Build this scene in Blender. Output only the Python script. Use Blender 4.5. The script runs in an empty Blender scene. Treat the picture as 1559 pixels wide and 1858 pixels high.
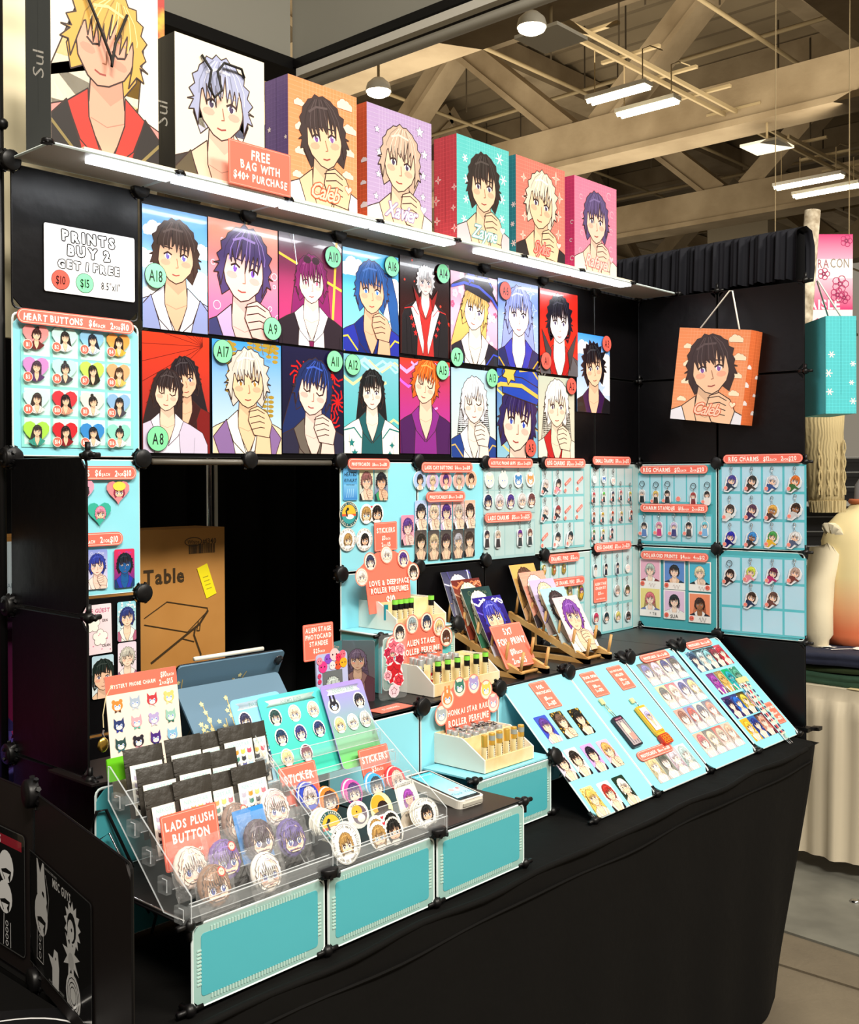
import bpy, math, random
from mathutils import Matrix, Vector
from math import sin, cos, pi, radians
random.seed(7)
SC = bpy.context.scene
COL = SC.collection

# ---------------------------------------------------------------- camera
FPX, PCY = 1971.6, 879.6                      # focal length and optical axis row for a 1559x1858 frame
YAW, PITCH, ROLL = radians(47.85), radians(-0.441), radians(-0.277)
CAM = Vector((-1.0556, -2.0908, 1.5898))
FWD = Vector((sin(YAW)*cos(PITCH), cos(YAW)*cos(PITCH), sin(PITCH)))
_r = Vector((cos(YAW), -sin(YAW), 0)); _u = _r.cross(FWD)
RGT = _r*cos(ROLL) + _u*sin(ROLL); UPV = -_r*sin(ROLL) + _u*cos(ROLL)
cd = bpy.data.cameras.new('camera'); cam = bpy.data.objects.new('camera', cd); COL.objects.link(cam)
cd.sensor_fit = 'HORIZONTAL'; cd.sensor_width = 36; cd.lens = FPX/1559*36
cd.shift_y = -(929-PCY)/1559; cd.clip_end = 200; cd.clip_start = .05
m = Matrix.Identity(4)
for i in range(3):
    m[i][0] = RGT[i]; m[i][1] = UPV[i]; m[i][2] = -FWD[i]; m[i][3] = CAM[i]
cam.matrix_world = m; SC.camera = cam

# ---------------------------------------------------------------- world, lights, exposure
SC.view_settings.view_transform = 'Standard'; SC.view_settings.look = 'None'
SC.view_settings.gamma = 1; SC.view_settings.use_curve_mapping = False
SC.view_settings.exposure = 0.1
w = bpy.data.worlds.new('hall'); SC.world = w; w.use_nodes = True
w.node_tree.nodes['Background'].inputs[0].default_value = (.92, .80, .62, 1)
w.node_tree.nodes['Background'].inputs[1].default_value = .26

def area(name, loc, look, sx, sy, watts, col):
    d = bpy.data.lights.new(name, 'AREA'); d.shape = 'RECTANGLE'; d.size = sx; d.size_y = sy
    d.energy = watts; d.color = col
    o = bpy.data.objects.new(name, d); COL.objects.link(o); o.location = loc
    o.rotation_euler = (Vector(look)-Vector(loc)).to_track_quat('-Z', 'Y').to_euler()
    return o
# fluorescent fixtures of the hall behind and above the viewer, then one added uplight
area('hall_light', (-2.5, -5.5, 7.2), (1.0, -.2, 1.2), 3.0, 1.0, 760, (1, .93, .82))
area('hall_light', (3.2, -6.5, 7.4), (1.6, -.2, 1.0), 3.0, 1.0, 560, (1, .93, .82))
area('hall_light', (7.5, -2.5, 7.4), (3.0, 0, .8), 2.0, 1.0, 330, (1, .92, .78))
area('hall_light', (11, 10, 5.5), (12, 12, 11), 12, 12, 1000, (1, .89, .70))  # added upward light that brightens the ceiling; no fixture hangs here

# ---------------------------------------------------------------- helpers
def H(h, a=1.0):
    if not isinstance(h, str): return h
    c = []
    for i in (0, 2, 4):
        v = int(h[i:i+2], 16)/255
        c.append(v/12.92 if v <= .04045 else ((v+.055)/1.055)**2.4)
    return (c[0], c[1], c[2], a)

_M = {}
def mat(name, col='808080', rough=.5, metal=0, emit=0, alpha=1, trans=0, bump=0, bscale=40, spec=.5, coat=0, ramp=None, vscale=None, wave=None):
    if name in _M: return _M[name]
    m = bpy.data.materials.new(name); m.use_nodes = True; nt = m.node_tree
    b = nt.nodes['Principled BSDF']; c = H(col)
    b.inputs['Base Color'].default_value = c; b.inputs['Roughness'].default_value = rough
    b.inputs['Metallic'].default_value = metal; b.inputs['Alpha'].default_value = alpha
    b.inputs['Transmission Weight'].default_value = trans
    b.inputs['Specular IOR Level'].default_value = spec
    b.inputs['Coat Weight'].default_value = coat
    if emit:
        b.inputs['Emission Color'].default_value = c; b.inputs['Emission Strength'].default_value = emit
    tc = nt.nodes.new('ShaderNodeTexCoord')
    n = nt.nodes.new('ShaderNodeTexNoise'); n.inputs['Scale'].default_value = vscale or bscale
    n.inputs['Detail'].default_value = 5; nt.links.new(tc.outputs['Object'], n.inputs['Vector'])
    if ramp:
        r = nt.nodes.new('ShaderNodeValToRGB')
        r.color_ramp.elements[0].color = H(ramp[0]); r.color_ramp.elements[1].color = H(ramp[1])
        r.color_ramp.elements[0].position = .35; r.color_ramp.elements[1].position = .68
        nt.links.new(n.outputs['Fac'], r.inputs[0]); nt.links.new(r.outputs[0], b.inputs['Base Color'])
    if bump:
        src = n
        if wave or vscale:
            src = nt.nodes.new('ShaderNodeTexWave' if wave else 'ShaderNodeTexNoise')
            src.inputs['Scale'].default_value = bscale; nt.links.new(tc.outputs['Object'], src.inputs['Vector'])
            if wave:
                src.bands_direction = wave; src.inputs['Distortion'].default_value = 6; src.inputs['Detail'].default_value = 3; src.inputs['Detail Scale'].default_value = .5
        bp = nt.nodes.new('ShaderNodeBump'); bp.inputs['Strength'].default_value = bump; bp.inputs['Distance'].default_value = .01
        nt.links.new(src.outputs['Fac'], bp.inputs['Height']); nt.links.new(bp.outputs[0], b.inputs['Normal'])
    _M[name] = m; return m

def inkmat(name, rough, coat=0, spec=.4, bump=0):
    m = mat(name, 'ffffff', rough, coat=coat, spec=spec, bump=bump, bscale=9)
    nt = m.node_tree; a = nt.nodes.new('ShaderNodeAttribute'); a.attribute_name = 'Col'
    nt.links.new(a.outputs['Color'], nt.nodes['Principled BSDF'].inputs['Base Color'])
    return m
INK = inkmat('printed_paper', .5)
GLOSS = inkmat('glossy_print', .25, coat=.4)
ACR = inkmat('printed_acrylic', .12, coat=.8)
BLK = mat('black_plastic', '090809', .42, spec=.35)
BLKP = mat('black_panel', '070608', .36, bump=.35, bscale=7, spec=.22)
BRNP = mat('brown_black_panel', '1e1817', .4, bump=.1, bscale=5, spec=.35)
TEAL = mat('teal_panel', '8fdcec', .35, bump=.12, bscale=8)
TEAL2 = mat('sea_teal_panel', '4dadb8', .3, bump=.12, bscale=8)
FROST = mat('frosted_clear', '98bdb6', .35)
GREYT = mat('grey_frosted_panel', 'b4cfce', .3, bump=.1, bscale=8)
SHELF = mat('shelf_frosted_plastic', 'b9b2a6', .3)
WRIM = mat('pale_rim', 'dfeeee', .35)
CLEAR = mat('clear_acrylic', 'eef4f6', .05, alpha=.06, spec=.8)
CEDGE = mat('acrylic_edge', 'e8eef2', .1, alpha=.42, spec=.8)
WRAP = mat('crinkled_wrap', 'f4f4f4', .12, alpha=.12, spec=1, bump=1, bscale=45)
CHROME = mat('chrome', 'd0d0d0', .18, metal=1)
GOLDM = mat('gold_metal', 'e0b95a', .25, metal=1)
WOOD = mat('bamboo_wood', 'c99a58', .5, ramp=('b98645', 'dcb373'), vscale=14)
PINE = mat('pale_pine', 'eed9a6', .5, ramp=('e3c88c', 'f5e6bd'), vscale=14)
WHITE = mat('white_plastic', 'ece8dc', .35)
CLOTH = mat('black_cloth', '080706', .8, bump=.5, bscale=9, spec=.15)
CONC = mat('concrete_floor', '6c6456', .6, ramp=('5a5143', '7a6f5c'), vscale=1.8, bump=.15, bscale=60)
LED = mat('led_strip', 'f2f8ff', .3, emit=5)
LAMP = mat('lamp_tube', 'fff2d0', .3, emit=14)
CEIL = mat('sprayed_ceiling', '9a876b', .9, ramp=('8a785d', 'a8967a'), vscale=1.2, bump=.5, bscale=9)
DECK = mat('metal_deck', '8a7a60', .8, ramp=('7c6d55', '96866b'), vscale=.5)
PIPE = mat('ceiling_conduit', 'a89571', .7)

class MB:
    """collects solids into one mesh, one material slot per material used"""
    def __init__(s): s.v = []; s.f = []; s.m = []; s.mats = []; s.T = Matrix.Identity(4); s.sm = []
    def mi(s, m):
        if m not in s.mats: s.mats.append(m)
        return s.mats.index(m)
    def add(s, vs, fs, m, smooth=False):
        o = len(s.v); s.v += [s.T @ Vector(p) for p in vs]; k = s.mi(m)
        for f in fs: s.f.append([i+o for i in f]); s.m.append(k); s.sm.append(smooth)
        return s
    def box(s, x0, y0, z0, x1, y1, z1, m):
        v = [(x, y, z) for z in (z0, z1) for y in (y0, y1) for x in (x0, x1)]
        return s.add(v, [(0, 2, 3, 1), (4, 5, 7, 6), (0, 1, 5, 4), (2, 6, 7, 3), (0, 4, 6, 2), (1, 3, 7, 5)], m)
    def prism(s, pts, z0, z1, m, axis='z'):
        n = len(pts)
        def q(p, z): return (p[0], p[1], z) if axis == 'z' else ((p[0], z, p[1]) if axis == 'y' else (z, p[0], p[1]))
        v = [q(p, z0) for p in pts]+[q(p, z1) for p in pts]
        f = [list(range(n))[::-1], list(range(n, 2*n))]+[(i, (i+1) % n, (i+1) % n+n, i+n) for i in range(n)]
        return s.add(v, f, m)
    def lathe(s, prof, m, n=16, c=(0, 0, 0), cap=True, smooth=True):
        v = []; f = []; k = len(prof)
        for r, z in prof:
            for i in range(n): v.append((c[0]+r*cos(2*pi*i/n), c[1]+r*sin(2*pi*i/n), c[2]+z))
        for j in range(k-1):
            for i in range(n): f.append((j*n+i, j*n+(i+1) % n, (j+1)*n+(i+1) % n, (j+1)*n+i))
        s.add(v, f, m, smooth)
        if cap: s.add(v[:n], [list(range(n))[::-1]], m); s.add(v[-n:], [list(range(n))], m)
        return s
    def tube(s, pts, r, m, n=6, closed=False):
        P = [Vector(p) for p in pts]; k = len(P); v = []; f = []
        for j, p in enumerate(P):
            if closed: d = P[(j+1) % k]-P[j-1]
            else: d = P[min(j+1, k-1)]-P[max(j-1, 0)]
            d.normalize(); a = Vector((0, 0, 1)) if abs(d.z) < .9 else Vector((1, 0, 0))
            e = d.cross(a).normalized(); g = d.cross(e)
            rr = r[j] if isinstance(r, (list, tuple)) else r
            for i in range(n): v.append(p+e*(rr*cos(2*pi*i/n))+g*(rr*sin(2*pi*i/n)))
        for j in range(k if closed else k-1):
            b = (j+1) % k
            for i in range(n): f.append((j*n+i, j*n+(i+1) % n, b*n+(i+1) % n, b*n+i))
        if not closed: f.append(list(range(n))[::-1]); f.append([(k-1)*n+i for i in range(n)])
        return s.add(v, f, m, n > 5)
    def ball(s, c, r, m, n=10, sc=(1, 1, 1)):
        v = []; f = []; h = n//2+1
        for j in range(h+1):
            t = pi*j/h
            for i in range(n):
                a = 2*pi*i/n; v.append((c[0]+r*sc[0]*sin(t)*cos(a), c[1]+r*sc[1]*sin(t)*sin(a), c[2]+r*sc[2]*cos(t)))
        for j in range(h):
            for i in range(n): f.append((j*n+i, (j+1)*n+i, (j+1)*n+(i+1) % n, j*n+(i+1) % n))
        return s.add(v, f, m, True)
    def mesh(s, name='mesh'):
        me = bpy.data.meshes.new(name); me.from_pydata([tuple(p) for p in s.v], [], s.f)
        for m in s.mats: me.materials.append(m)
        me.polygons.foreach_set('material_index', s.m); me.polygons.foreach_set('use_smooth', s.sm)
        me.update(); return me

def clip(poly, conv):
    """polygon clipped to a convex counter-clockwise outline"""
    out = poly
    for i in range(len(conv)):
        a = conv[i]; b = conv[(i+1) % len(conv)]
        ex, ey = b[0]-a[0], b[1]-a[1]; inp = out; out = []
        if not inp: break
        def sd(p): return ex*(p[1]-a[1])-ey*(p[0]-a[0])
        for k in range(len(inp)):
            p = inp[k-1]; q = inp[k]; dp = sd(p); dq = sd(q)
            if (dp >= 0) != (dq >= 0):
                t = dp/(dp-dq); out.append((p[0]+(q[0]-p[0])*t, p[1]+(q[1]-p[1])*t))
            if dq >= 0: out.append(q)
    return out

def rrect(x0, y0, x1, y1, r=0, n=3):
    if r <= 0: return [(x0, y0), (x1, y0), (x1, y1), (x0, y1)]
    o = []
    for cx, cy, a in ((x1-r, y0+r, -90), (x1-r, y1-r, 0), (x0+r, y1-r, 90), (x0+r, y0+r, 180)):
        for i in range(n+1):
            t = radians(a+90*i/n); o.append((cx+r*cos(t), cy+r*sin(t)))
    return o
def ell(cx, cy, rx, ry=None, n=18, a0=0, a1=360):
    ry = rx if ry is None else ry
    k = n if a1-a0 == 360 else n+1
    return [(cx+rx*cos(radians(a0+(a1-a0)*i/n)), cy+ry*sin(radians(a0+(a1-a0)*i/n))) for i in range(k)]
def heart(cx, cy, s, n=22):
    o = []
    for i in range(n):
        t = -2*pi*i/n; o.append((cx+s*sin(t)**3, cy+s*(.8125*cos(t)-.3125*cos(2*t)-.125*cos(3*t)-.0625*cos(4*t))+s*.1))
    return o
def star(cx, cy, r, k=5, q=.45, rot=90):
    return [(cx+(r if i % 2 == 0 else r*q)*cos(radians(rot+180*i/k)), cy+(r if i % 2 == 0 else r*q)*sin(radians(rot+180*i/k))) for i in range(2*k)]

_G = {}
_fc = bpy.data.curves.new('glyph', 'FONT'); _fo = bpy.data.objects.new('glyph', _fc); COL.objects.link(_fo)
def glyph(ch, off):
    k = (ch, off)
    if k not in _G:
        _fc.body = ch; _fc.size = 1; _fc.offset = off; _fc.resolution_u = 2
        dg = bpy.context.evaluated_depsgraph_get(); _fo.update_tag(); dg.update()
        ev = _fo.evaluated_get(dg); me = ev.to_mesh()
        v = [(p.co.x, p.co.y) for p in me.vertices]; f = [tuple(q.vertices) for q in me.polygons]
        ev.to_mesh_clear()
        if v:
            x0 = min(p[0] for p in v); x1 = max(p[0] for p in v); v = [(p[0]-x0, p[1]) for p in v]
            _G[k] = (v, f, x1-x0)
        else: _G[k] = ([], [], .3)
    return _G[k]

class Art:
    """flat print: coloured polygons laid one over the other on a sheet"""
    DZ = 1.6e-5
    def __init__(s, conv=None): s.v = []; s.f = []; s.c = []; s.z = 1e-4; s.conv = conv; s.R = None; s.v0 = None
    def poly(s, pts, col, col2=None, raw=False):
        s.z += s.DZ
        if s.R: pts = [s.R(p) for p in pts]
        if s.conv and not raw:
            # orientation does not matter to the clip of the subject
            pts = clip(pts, s.conv)
        if len(pts) < 3: return
        A = sum(pts[i-1][0]*pts[i][1]-pts[i][0]*pts[i-1][1] for i in range(len(pts)))
        if abs(A) < 1e-9: return
        if A < 0: pts = pts[::-1]
        o = len(s.v); s.v += [(p[0], p[1], s.z) for p in pts]; s.f.append(list(range(o, o+len(pts))))
        c = H(col)
        if col2 is None: s.c += [c]*len(pts)
        else:
            d = H(col2); y0 = min(p[1] for p in pts); y1 = max(p[1] for p in pts)
            for p in pts:
                t = (p[1]-y0)/(y1-y0+1e-9); s.c.append(tuple(d[i]*(1-t)+c[i]*t for i in range(4)))
    def grad(s, x0, y0, x1, y1, top, bot, n=6):
        a = H(top); b = H(bot)
        for i in range(n):
            t0 = i/n; t1 = (i+1)/n; mix = lambda t: tuple(b[k]*(1-t)+a[k]*t for k in range(4))
            s.poly(rrect(x0, y0+(y1-y0)*t0, x1, y0+(y1-y0)*t1), mix(t1), mix(t0)); s.z -= s.DZ
    def line(s, pts, w, col, closed=False):
        n = len(pts); w = w/2
        for i in range(n if closed else n-1):
            a = pts[i]; b = pts[(i+1) % n]; dx, dy = b[0]-a[0], b[1]-a[1]; L = math.hypot(dx, dy)
            if L < 1e-7: continue
            ex, ey = dx/L*w*.5, dy/L*w*.5; nx, ny = -dy/L*w, dx/L*w
            s.poly([(a[0]-ex-nx, a[1]-ey-ny), (b[0]+ex-nx, b[1]+ey-ny), (b[0]+ex+nx, b[1]+ey+ny), (a[0]-ex+nx, a[1]-ey+ny)], col); s.z -= s.DZ*.82
        s.z += s.DZ*.8
    def shape(s, pts, col, out=None, w=.001):
        if out: s.poly(pts, col); s.line(pts, w, out, True)
        else: s.poly(pts, col)
    def text(s, t, x, y, size, col, bold=.03, wide=.8, align='c', jit=0, shear=0, rot=0, maxw=None, gap=.09, out=None, outw=.07):
        """capitals full height, lower-case letters as small capitals"""
        it = []; X = 0
        for ch in t:
            k = 1
            if jit >= 0 and ch.islower(): ch = ch.upper(); k = .5
            if ch == ' ': X += .32; continue
            g = glyph(ch, bold); it.append((ch, X, k)); X += (g[2]*wide+gap)*k
        if not it: return
        X -= gap; sc = size/.72
        if maxw and X*sc > maxw: sc = maxw/X
        ox = {'c': -X/2, 'l': 0, 'r': -X}[align]; cr, sr = cos(radians(rot)), sin(radians(rot))
        rnd = random.Random(t+str(round(x, 3)))
        rings = [(outw*sc*cos(q*.785), outw*sc*sin(q*.785), out) for q in range(8)] if out else []
        for ox2, oy2, cc in rings+[(0, 0, col)]:
            s.z += s.DZ*(2 if (ox2, oy2) == (0, 0) else .2)
            cc = H(cc); r2 = random.Random(t)
            for ch, gx, k in it:
                v, f, gw = glyph(ch, bold); jr = radians(r2.uniform(-7, 7)*jit) if jit > 0 else 0; jy = r2.uniform(-.05, .05)*max(jit, 0)
                gw0 = glyph(ch, bold)[2]; o = len(s.v)
                for p in v:
                    px, py = (p[0]-(gw-gw0)/2)*wide*k, p[1]*k+jy+(0 if k == 1 else .0)
                    px, py = px*cos(jr)-py*sin(jr), px*sin(jr)+py*cos(jr)
                    px = (px+gx+ox+py*shear)*sc; py = (py-.36)*sc
                    q = (x+px*cr-py*sr+ox2, y+px*sr+py*cr+oy2)
                    if s.R: q = s.R(q)
                    s.v.append((q[0], q[1], s.z)); s.c.append(cc)
                for q in f: s.f.append([i+o for i in q])
        s.z += s.DZ
    def slab(s, pts, t, col):
        """the sheet itself: outline extruded backwards"""
        A = sum(pts[i-1][0]*pts[i][1]-pts[i][0]*pts[i-1][1] for i in range(len(pts)))
        if A < 0: pts = pts[::-1]
        n = len(pts); o = len(s.v); c = H(col)
        s.v += [(p[0], p[1], 0) for p in pts]+[(p[0], p[1], -t) for p in pts]; s.c += [c]*(2*n)
        s.f.append([o+i for i in range(n)]); s.f.append([o+n+i for i in range(n)][::-1])
        for i in range(n): s.f.append([o+i, o+n+i, o+n+(i+1) % n, o+(i+1) % n])
    def mesh(s, m=None, name='print'):
        if s.z > .004:
            q = .004/s.z; s.v = [(a, b, c*q if c > 0 and s.v0 is None else c) for a, b, c in s.v]
        me = bpy.data.meshes.new(name); me.from_pydata(s.v, [], s.f)
        ca = me.color_attributes.new('Col', 'FLOAT_COLOR', 'POINT')
        ca.data.foreach_set('color', [x for c in s.c for x in c])
        me.materials.append(m or INK); me.update(); return me

class Fr:
    """a flat surface of the place: x to the right, y up along it, z out of it"""
    def __init__(s, o, x, y):
        s.o = Vector(o); s.x = Vector(x).normalized(); y = Vector(y); s.y = (y-s.x*y.dot(s.x)).normalized(); s.z = s.x.cross(s.y)
        s.m = Matrix.Identity(4)
        for i in range(3): s.m[i][0] = s.x[i]; s.m[i][1] = s.y[i]; s.m[i][2] = s.z[i]; s.m[i][3] = s.o[i]
    def loc(s, px, py, d=0):
        r = FWD+RGT*((px-779.5)/FPX)+UPV*((PCY-py)/FPX); o = s.o+s.z*d
        P = CAM+r*((o-CAM).dot(s.z)/r.dot(s.z)); return ((P-s.o).dot(s.x), (P-s.o).dot(s.y))
    def M(s, u, v, d=0, rot=0): return s.m @ Matrix.Translation((u, v, d)) @ Matrix.Rotation(radians(rot), 4, 'Z')
def T(x, y, z): return Matrix.Translation((x, y, z))
def RX(a): return Matrix.Rotation(radians(a), 4, 'X')
def RY(a): return Matrix.Rotation(radians(a), 4, 'Y')
def RZ(a): return Matrix.Rotation(radians(a), 4, 'Z')
def up(x, y, z, yaw=0, lean=0):
    """frame of a sheet standing at x,y,z that faces the aisle (-Y), leaning back"""
    return T(x, y, z) @ RZ(yaw) @ RX(90-lean)

def mk(name, me, M=None, parent=None, label=None, cat=None, group=None, kind=None):
    o = bpy.data.objects.new(name, me); COL.objects.link(o)
    if parent: o.parent = parent
    if M is not None: o.matrix_basis = M
    if label: o['label'] = label
    if cat: o['category'] = cat
    if group: o['group'] = group
    if kind: o['kind'] = kind
    return o
def thing(name, label, cat, M=None, group=None): return mk(name, None, M, None, label, cat, group)
def struct(name, me, M=None): return mk(name, me, M, kind='structure')

U = .3; KZ = .2974; Z0 = 1.632
def R(i): return Z0+i*KZ
WALL = Fr((0, 0, 0), (1, 0, 0), (0, 0, 1))
WING = Fr((2.387, 0, 0), (.028, -.615, 0), (0, 0, 1))
SLANT = Fr((0, -.613, .744), (1, 0, 0), (0, .3, .294))

# ---------------------------------------------------------------- the hall: floor, ceiling, beams
mb = MB(); mb.box(-6, -8, -.06, 34, 34, 0, CONC); floor = struct('floor', mb.mesh())
mb = MB()
for i in range(5):
    for j in range(4): mb.box(2.42+i*1.5, -1.9+j*.95, 0, 2.42+i*1.5+1.488, -1.9+j*.95+.938, .006, CONC)
for k in range(6):
    b = MB(); i, j = k % 3, k//3; b.box(2.3+i*1.1, -2.35+j*1.1, 0, 2.3+i*1.1+1.09, -2.35+j*1.1+1.09, .007, CONC)
    mk('tile', b.mesh(), None, floor)
PLATE = mat('steel_plate', '6e6d64', .5, ramp=('63625a', '7a796f'), vscale=5)
p = thing('floor_plate', 'grey steel access plate with a bolt, lying in the concrete floor', 'floor plate', T(2.93, -.45, .007))
b = MB(); b.prism([(-.42, -.42), (.42, -.46), (.46, .36), (-.36, .42)], 0, .008, PLATE); mk('plate', b.mesh(), None, p)
b = MB(); b.lathe([(.018, .008), (.018, .014), (.01, .017)], CHROME, 10); mk('bolt', b.mesh(), T(.02, -.12, 0), p)

ZC, ZD = 7.0, 10.3
mb = MB(); n = 120; x0, x1 = 4.0, 44.0
v = []; f = []
for i in range(n+1):
    x = x0+(x1-x0)*i/n
    for y in (-10, 44): v.append((x, y, ZD+(.1 if i % 2 else 0)))
for i in range(n): f.append((2*i, 2*i+1, 2*i+3, 2*i+2))
mb.add(v, f, DECK); struct('ceiling', mb.mesh())
def beam(a, b, wd, h, nm='ceiling_beam'):
    A = Vector(a); B = Vector(b); d = (B-A); L = d.length; q = d.to_track_quat('X', 'Z').to_matrix().to_4x4()
    m = MB(); m.box(0, -wd/2, -h/2, L, wd/2, h/2, CEIL)
    m.box(0, -wd/2-.05, -h/2-.02, L, wd/2+.05, -h/2+.08, CEIL)
    struct(nm, m.mesh(), Matrix.Translation(A) @ q)
for i, X in enumerate((9.3, 14.9, 20.5, 26.5)):
    beam((X, -6, ZC+.35), (X, 38, ZC+.35), .55, .7); beam((X, -6, ZD-.25), (X, 38, ZD-.25), .6, .6)
    for j in range(7):
        y = -3+j*5.8
        beam((X, y+.3, ZC+.6), (X, y+2.9, ZD-.4), .42, .42, 'ceiling_brace'); beam((X, y+5.5, ZC+.6), (X, y+2.9, ZD-.4), .42, .42, 'ceiling_brace')
for j in range(5):
    y = -3+j*5.8
    beam((4, y+2.9, ZD-.3), (42, y+2.9, ZD-.3), .5, .55)
    if j in (1, 3): 
        beam((9.3, y, ZC+.35), (42, y, ZC+.35), .5, .6)
        for i, X in enumerate((9.3, 14.9, 20.5)):
            beam((X+.3, y, ZC+.6), (X+2.8, y, ZD-.4), .4, .4, 'ceiling_brace'); beam((X+5.5, y, ZC+.6), (X+2.8, y, ZD-.4), .4, .4, 'ceiling_brace')
# conduits and hanger rods
b = MB(); rr = random.Random(3)
for k in range(9):
    y = -2+k*3.7; b.tube([(5, y, ZC+1.3+rr.random()), (40, y+rr.uniform(-.3, .3), ZC+1.3+rr.random())], .035, PIPE)
for k in range(9):
    x = 7.5+k*3.1; b.tube([(x, -4, ZC+1.6+rr.random()*.8), (x, 34, ZC+1.6+rr.random()*.8)], .04, PIPE)
for k in range(90):
    x = rr.uniform(7, 30); y = rr.uniform(0, 24); z = rr.uniform(ZC+1.0, ZC+2.2); b.tube([(x, y, z), (x, y, ZD)], .018, mat('hanger_rod', '4d4231', .8), 4)
mk('ceiling_conduit', b.mesh(), kind='structure')
# inclined duct and grey box high in the distance
b = MB(); b.box(0, 0, 0, 2.8, 1.6, 1.3, mat('grey_duct', 'a69a84', .7)); struct('ceiling_duct', b.mesh(), T(24, 9.5, ZC-.5))
def depth_pt(px, py, z):
    r = FWD+RGT*((px-779.5)/FPX)+UPV*((PCY-py)/FPX); return CAM+r*((z-CAM.z)/r.z)
def tube_light(px, py, z, L, label, k=2):
    c = depth_pt(px, py, z); t = thing('ceiling_light', label, 'ceiling light', T(*c) @ Matrix.Scale(.62, 4), 'paired tube lights under the trusses')
    b = MB(); b.box(-.17, -L/2, .03, .17, L/2, .12, WHITE); mk('housing', b.mesh(), None, t)
    for sx in (-.09, .09):
        b = MB(); b.T = T(sx, 0, 0); b.tube([(0, -L/2+.03, 0), (0, L/2-.03, 0)], .045, LAMP, 8); mk('tube_lamp', b.mesh(), None, t)
    for y in (-L*.4, L*.4): b = MB(); b.tube([(0, y, .12), (0, y, 1.1)] if y > 0 else [(0, y, .12), (0, y, .8), (.3, y, .95), (.8, y, 1)], .014, PIPE, 5); mk('hanger', b.mesh(), None, t)
tube_light(1122, 172, 6.5, 1.45, 'bright double tube light, nearer upper one of the large pair')
tube_light(1175, 197, 6.5, 1.45, 'bright double tube light, lower right one of the large pair')
tube_light(1467, 331, 6.5, 1.9, 'far double tube light, left one of the small pair at the right edge')
tube_light(1500, 347, 6.5, 1.9, 'far double tube light, right one of the small pair at the right edge')
for px, py, lab in ((965, 50, 'round glowing dome lamp beside a white ceiling panel'), (687, 166, 'round glowing dome lamp under the near beam, above the purple bag')):
    c = depth_pt(px, py, 6.3); t = thing('dome_lamp', lab, 'ceiling light', T(*c) @ Matrix.Scale(.58, 4), 'round dome lamps under the beam')
    b = MB(); b.lathe([(.02, .28), (.12, .27), (.24, .16), (.27, .05), (.27, .0)], WHITE, 18); mk('housing', b.mesh(), None, t)
    b = MB(); b.lathe([(.25, .0), (.24, -.05), (.15, -.10), (.02, -.12)], LAMP, 18); mk('lens', b.mesh(), None, t)
    b = MB(); b.tube([(0, 0, .27), (0, 0, 6.7)], .03, PIPE); mk('bracket', b.mesh(), None, t)
for px, py, lab in ((1000, 72, 'square white panel hanging next to the dome lamp'), (1392, 268, 'white panel hanging above the far tube lights')):
    c = depth_pt(px, py, 6.6); b = MB(); b.box(-.3, -.3, 0, .3, .3, .04, WHITE); b.tube([(0, 0, .04), (0, 0, .6)], .02, PIPE)
    mk('ceiling_panel', b.mesh(), T(*c), None, lab, 'panel')
# cable tray with cross arms
for px, py, L, lab in ((1010, 40, 6.5, 'metal cable tray with cross arms above the near tube lights'), (1420, 250, 7, 'metal cable tray with cross arms above the far tube lights')):
    c = depth_pt(px, py, 7.2); t = thing('cable_tray', lab, 'cable tray', T(*c))
    b = MB()
    for y in (-.1, .1): b.box(0, y-.02, -.03, L, y+.02, .03, PIPE)
    mk('rail', b.mesh(), None, t)
    for k in range(6):
        b = MB(); b.box(.6+k*1.0, -.5, .03, .66+k*1.0, .4, .07, PIPE); mk('cross_arm', b.mesh(), None, t)
# grey bulkhead walls high on the left
GW = mat('grey_bulkhead', 'a9a79c', .6)
D = (PCY-110)/FPX; dpt = 11.2; c = CAM+(FWD+RGT*((531-779.5)/FPX)+UPV*D)*dpt
b = MB(); b.box(c.x-14, c.y, c.z, c.x-.03, c.y+.4, c.z+4, GW); b.box(c.x-14, c.y-.06, c.z-.12, c.x, c.y+.4, c.z, BLK); struct('wall_back', b.mesh())
b = MB(); b.box(c.x, c.y-12, c.z, c.x+.4, c.y, c.z+4, GW); b.box(c.x-.05, c.y-12, c.z-.10, c.x+.4, c.y+.1, c.z-.02, BLK); struct('wall_right', b.mesh())
b = MB(); b.box(c.x-.04, c.y-12, c.z-.20, c.x+.05, c.y-.1, c.z-.12, WHITE); b.tube([(c.x-.02, c.y-12, c.z-.32), (c.x-.02, c.y, c.z-.32)], .05, WHITE); struct('trim_1', b.mesh())
b = MB(); b.box(c.x-3.4, c.y-.5, c.z+.9, c.x-.0, c.y, c.z+1.5, GW); b.box(c.x-1.6, c.y-.02, c.z, c.x-1.57, c.y, c.z+4, BLK); struct('trim_2', b.mesh())

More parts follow.
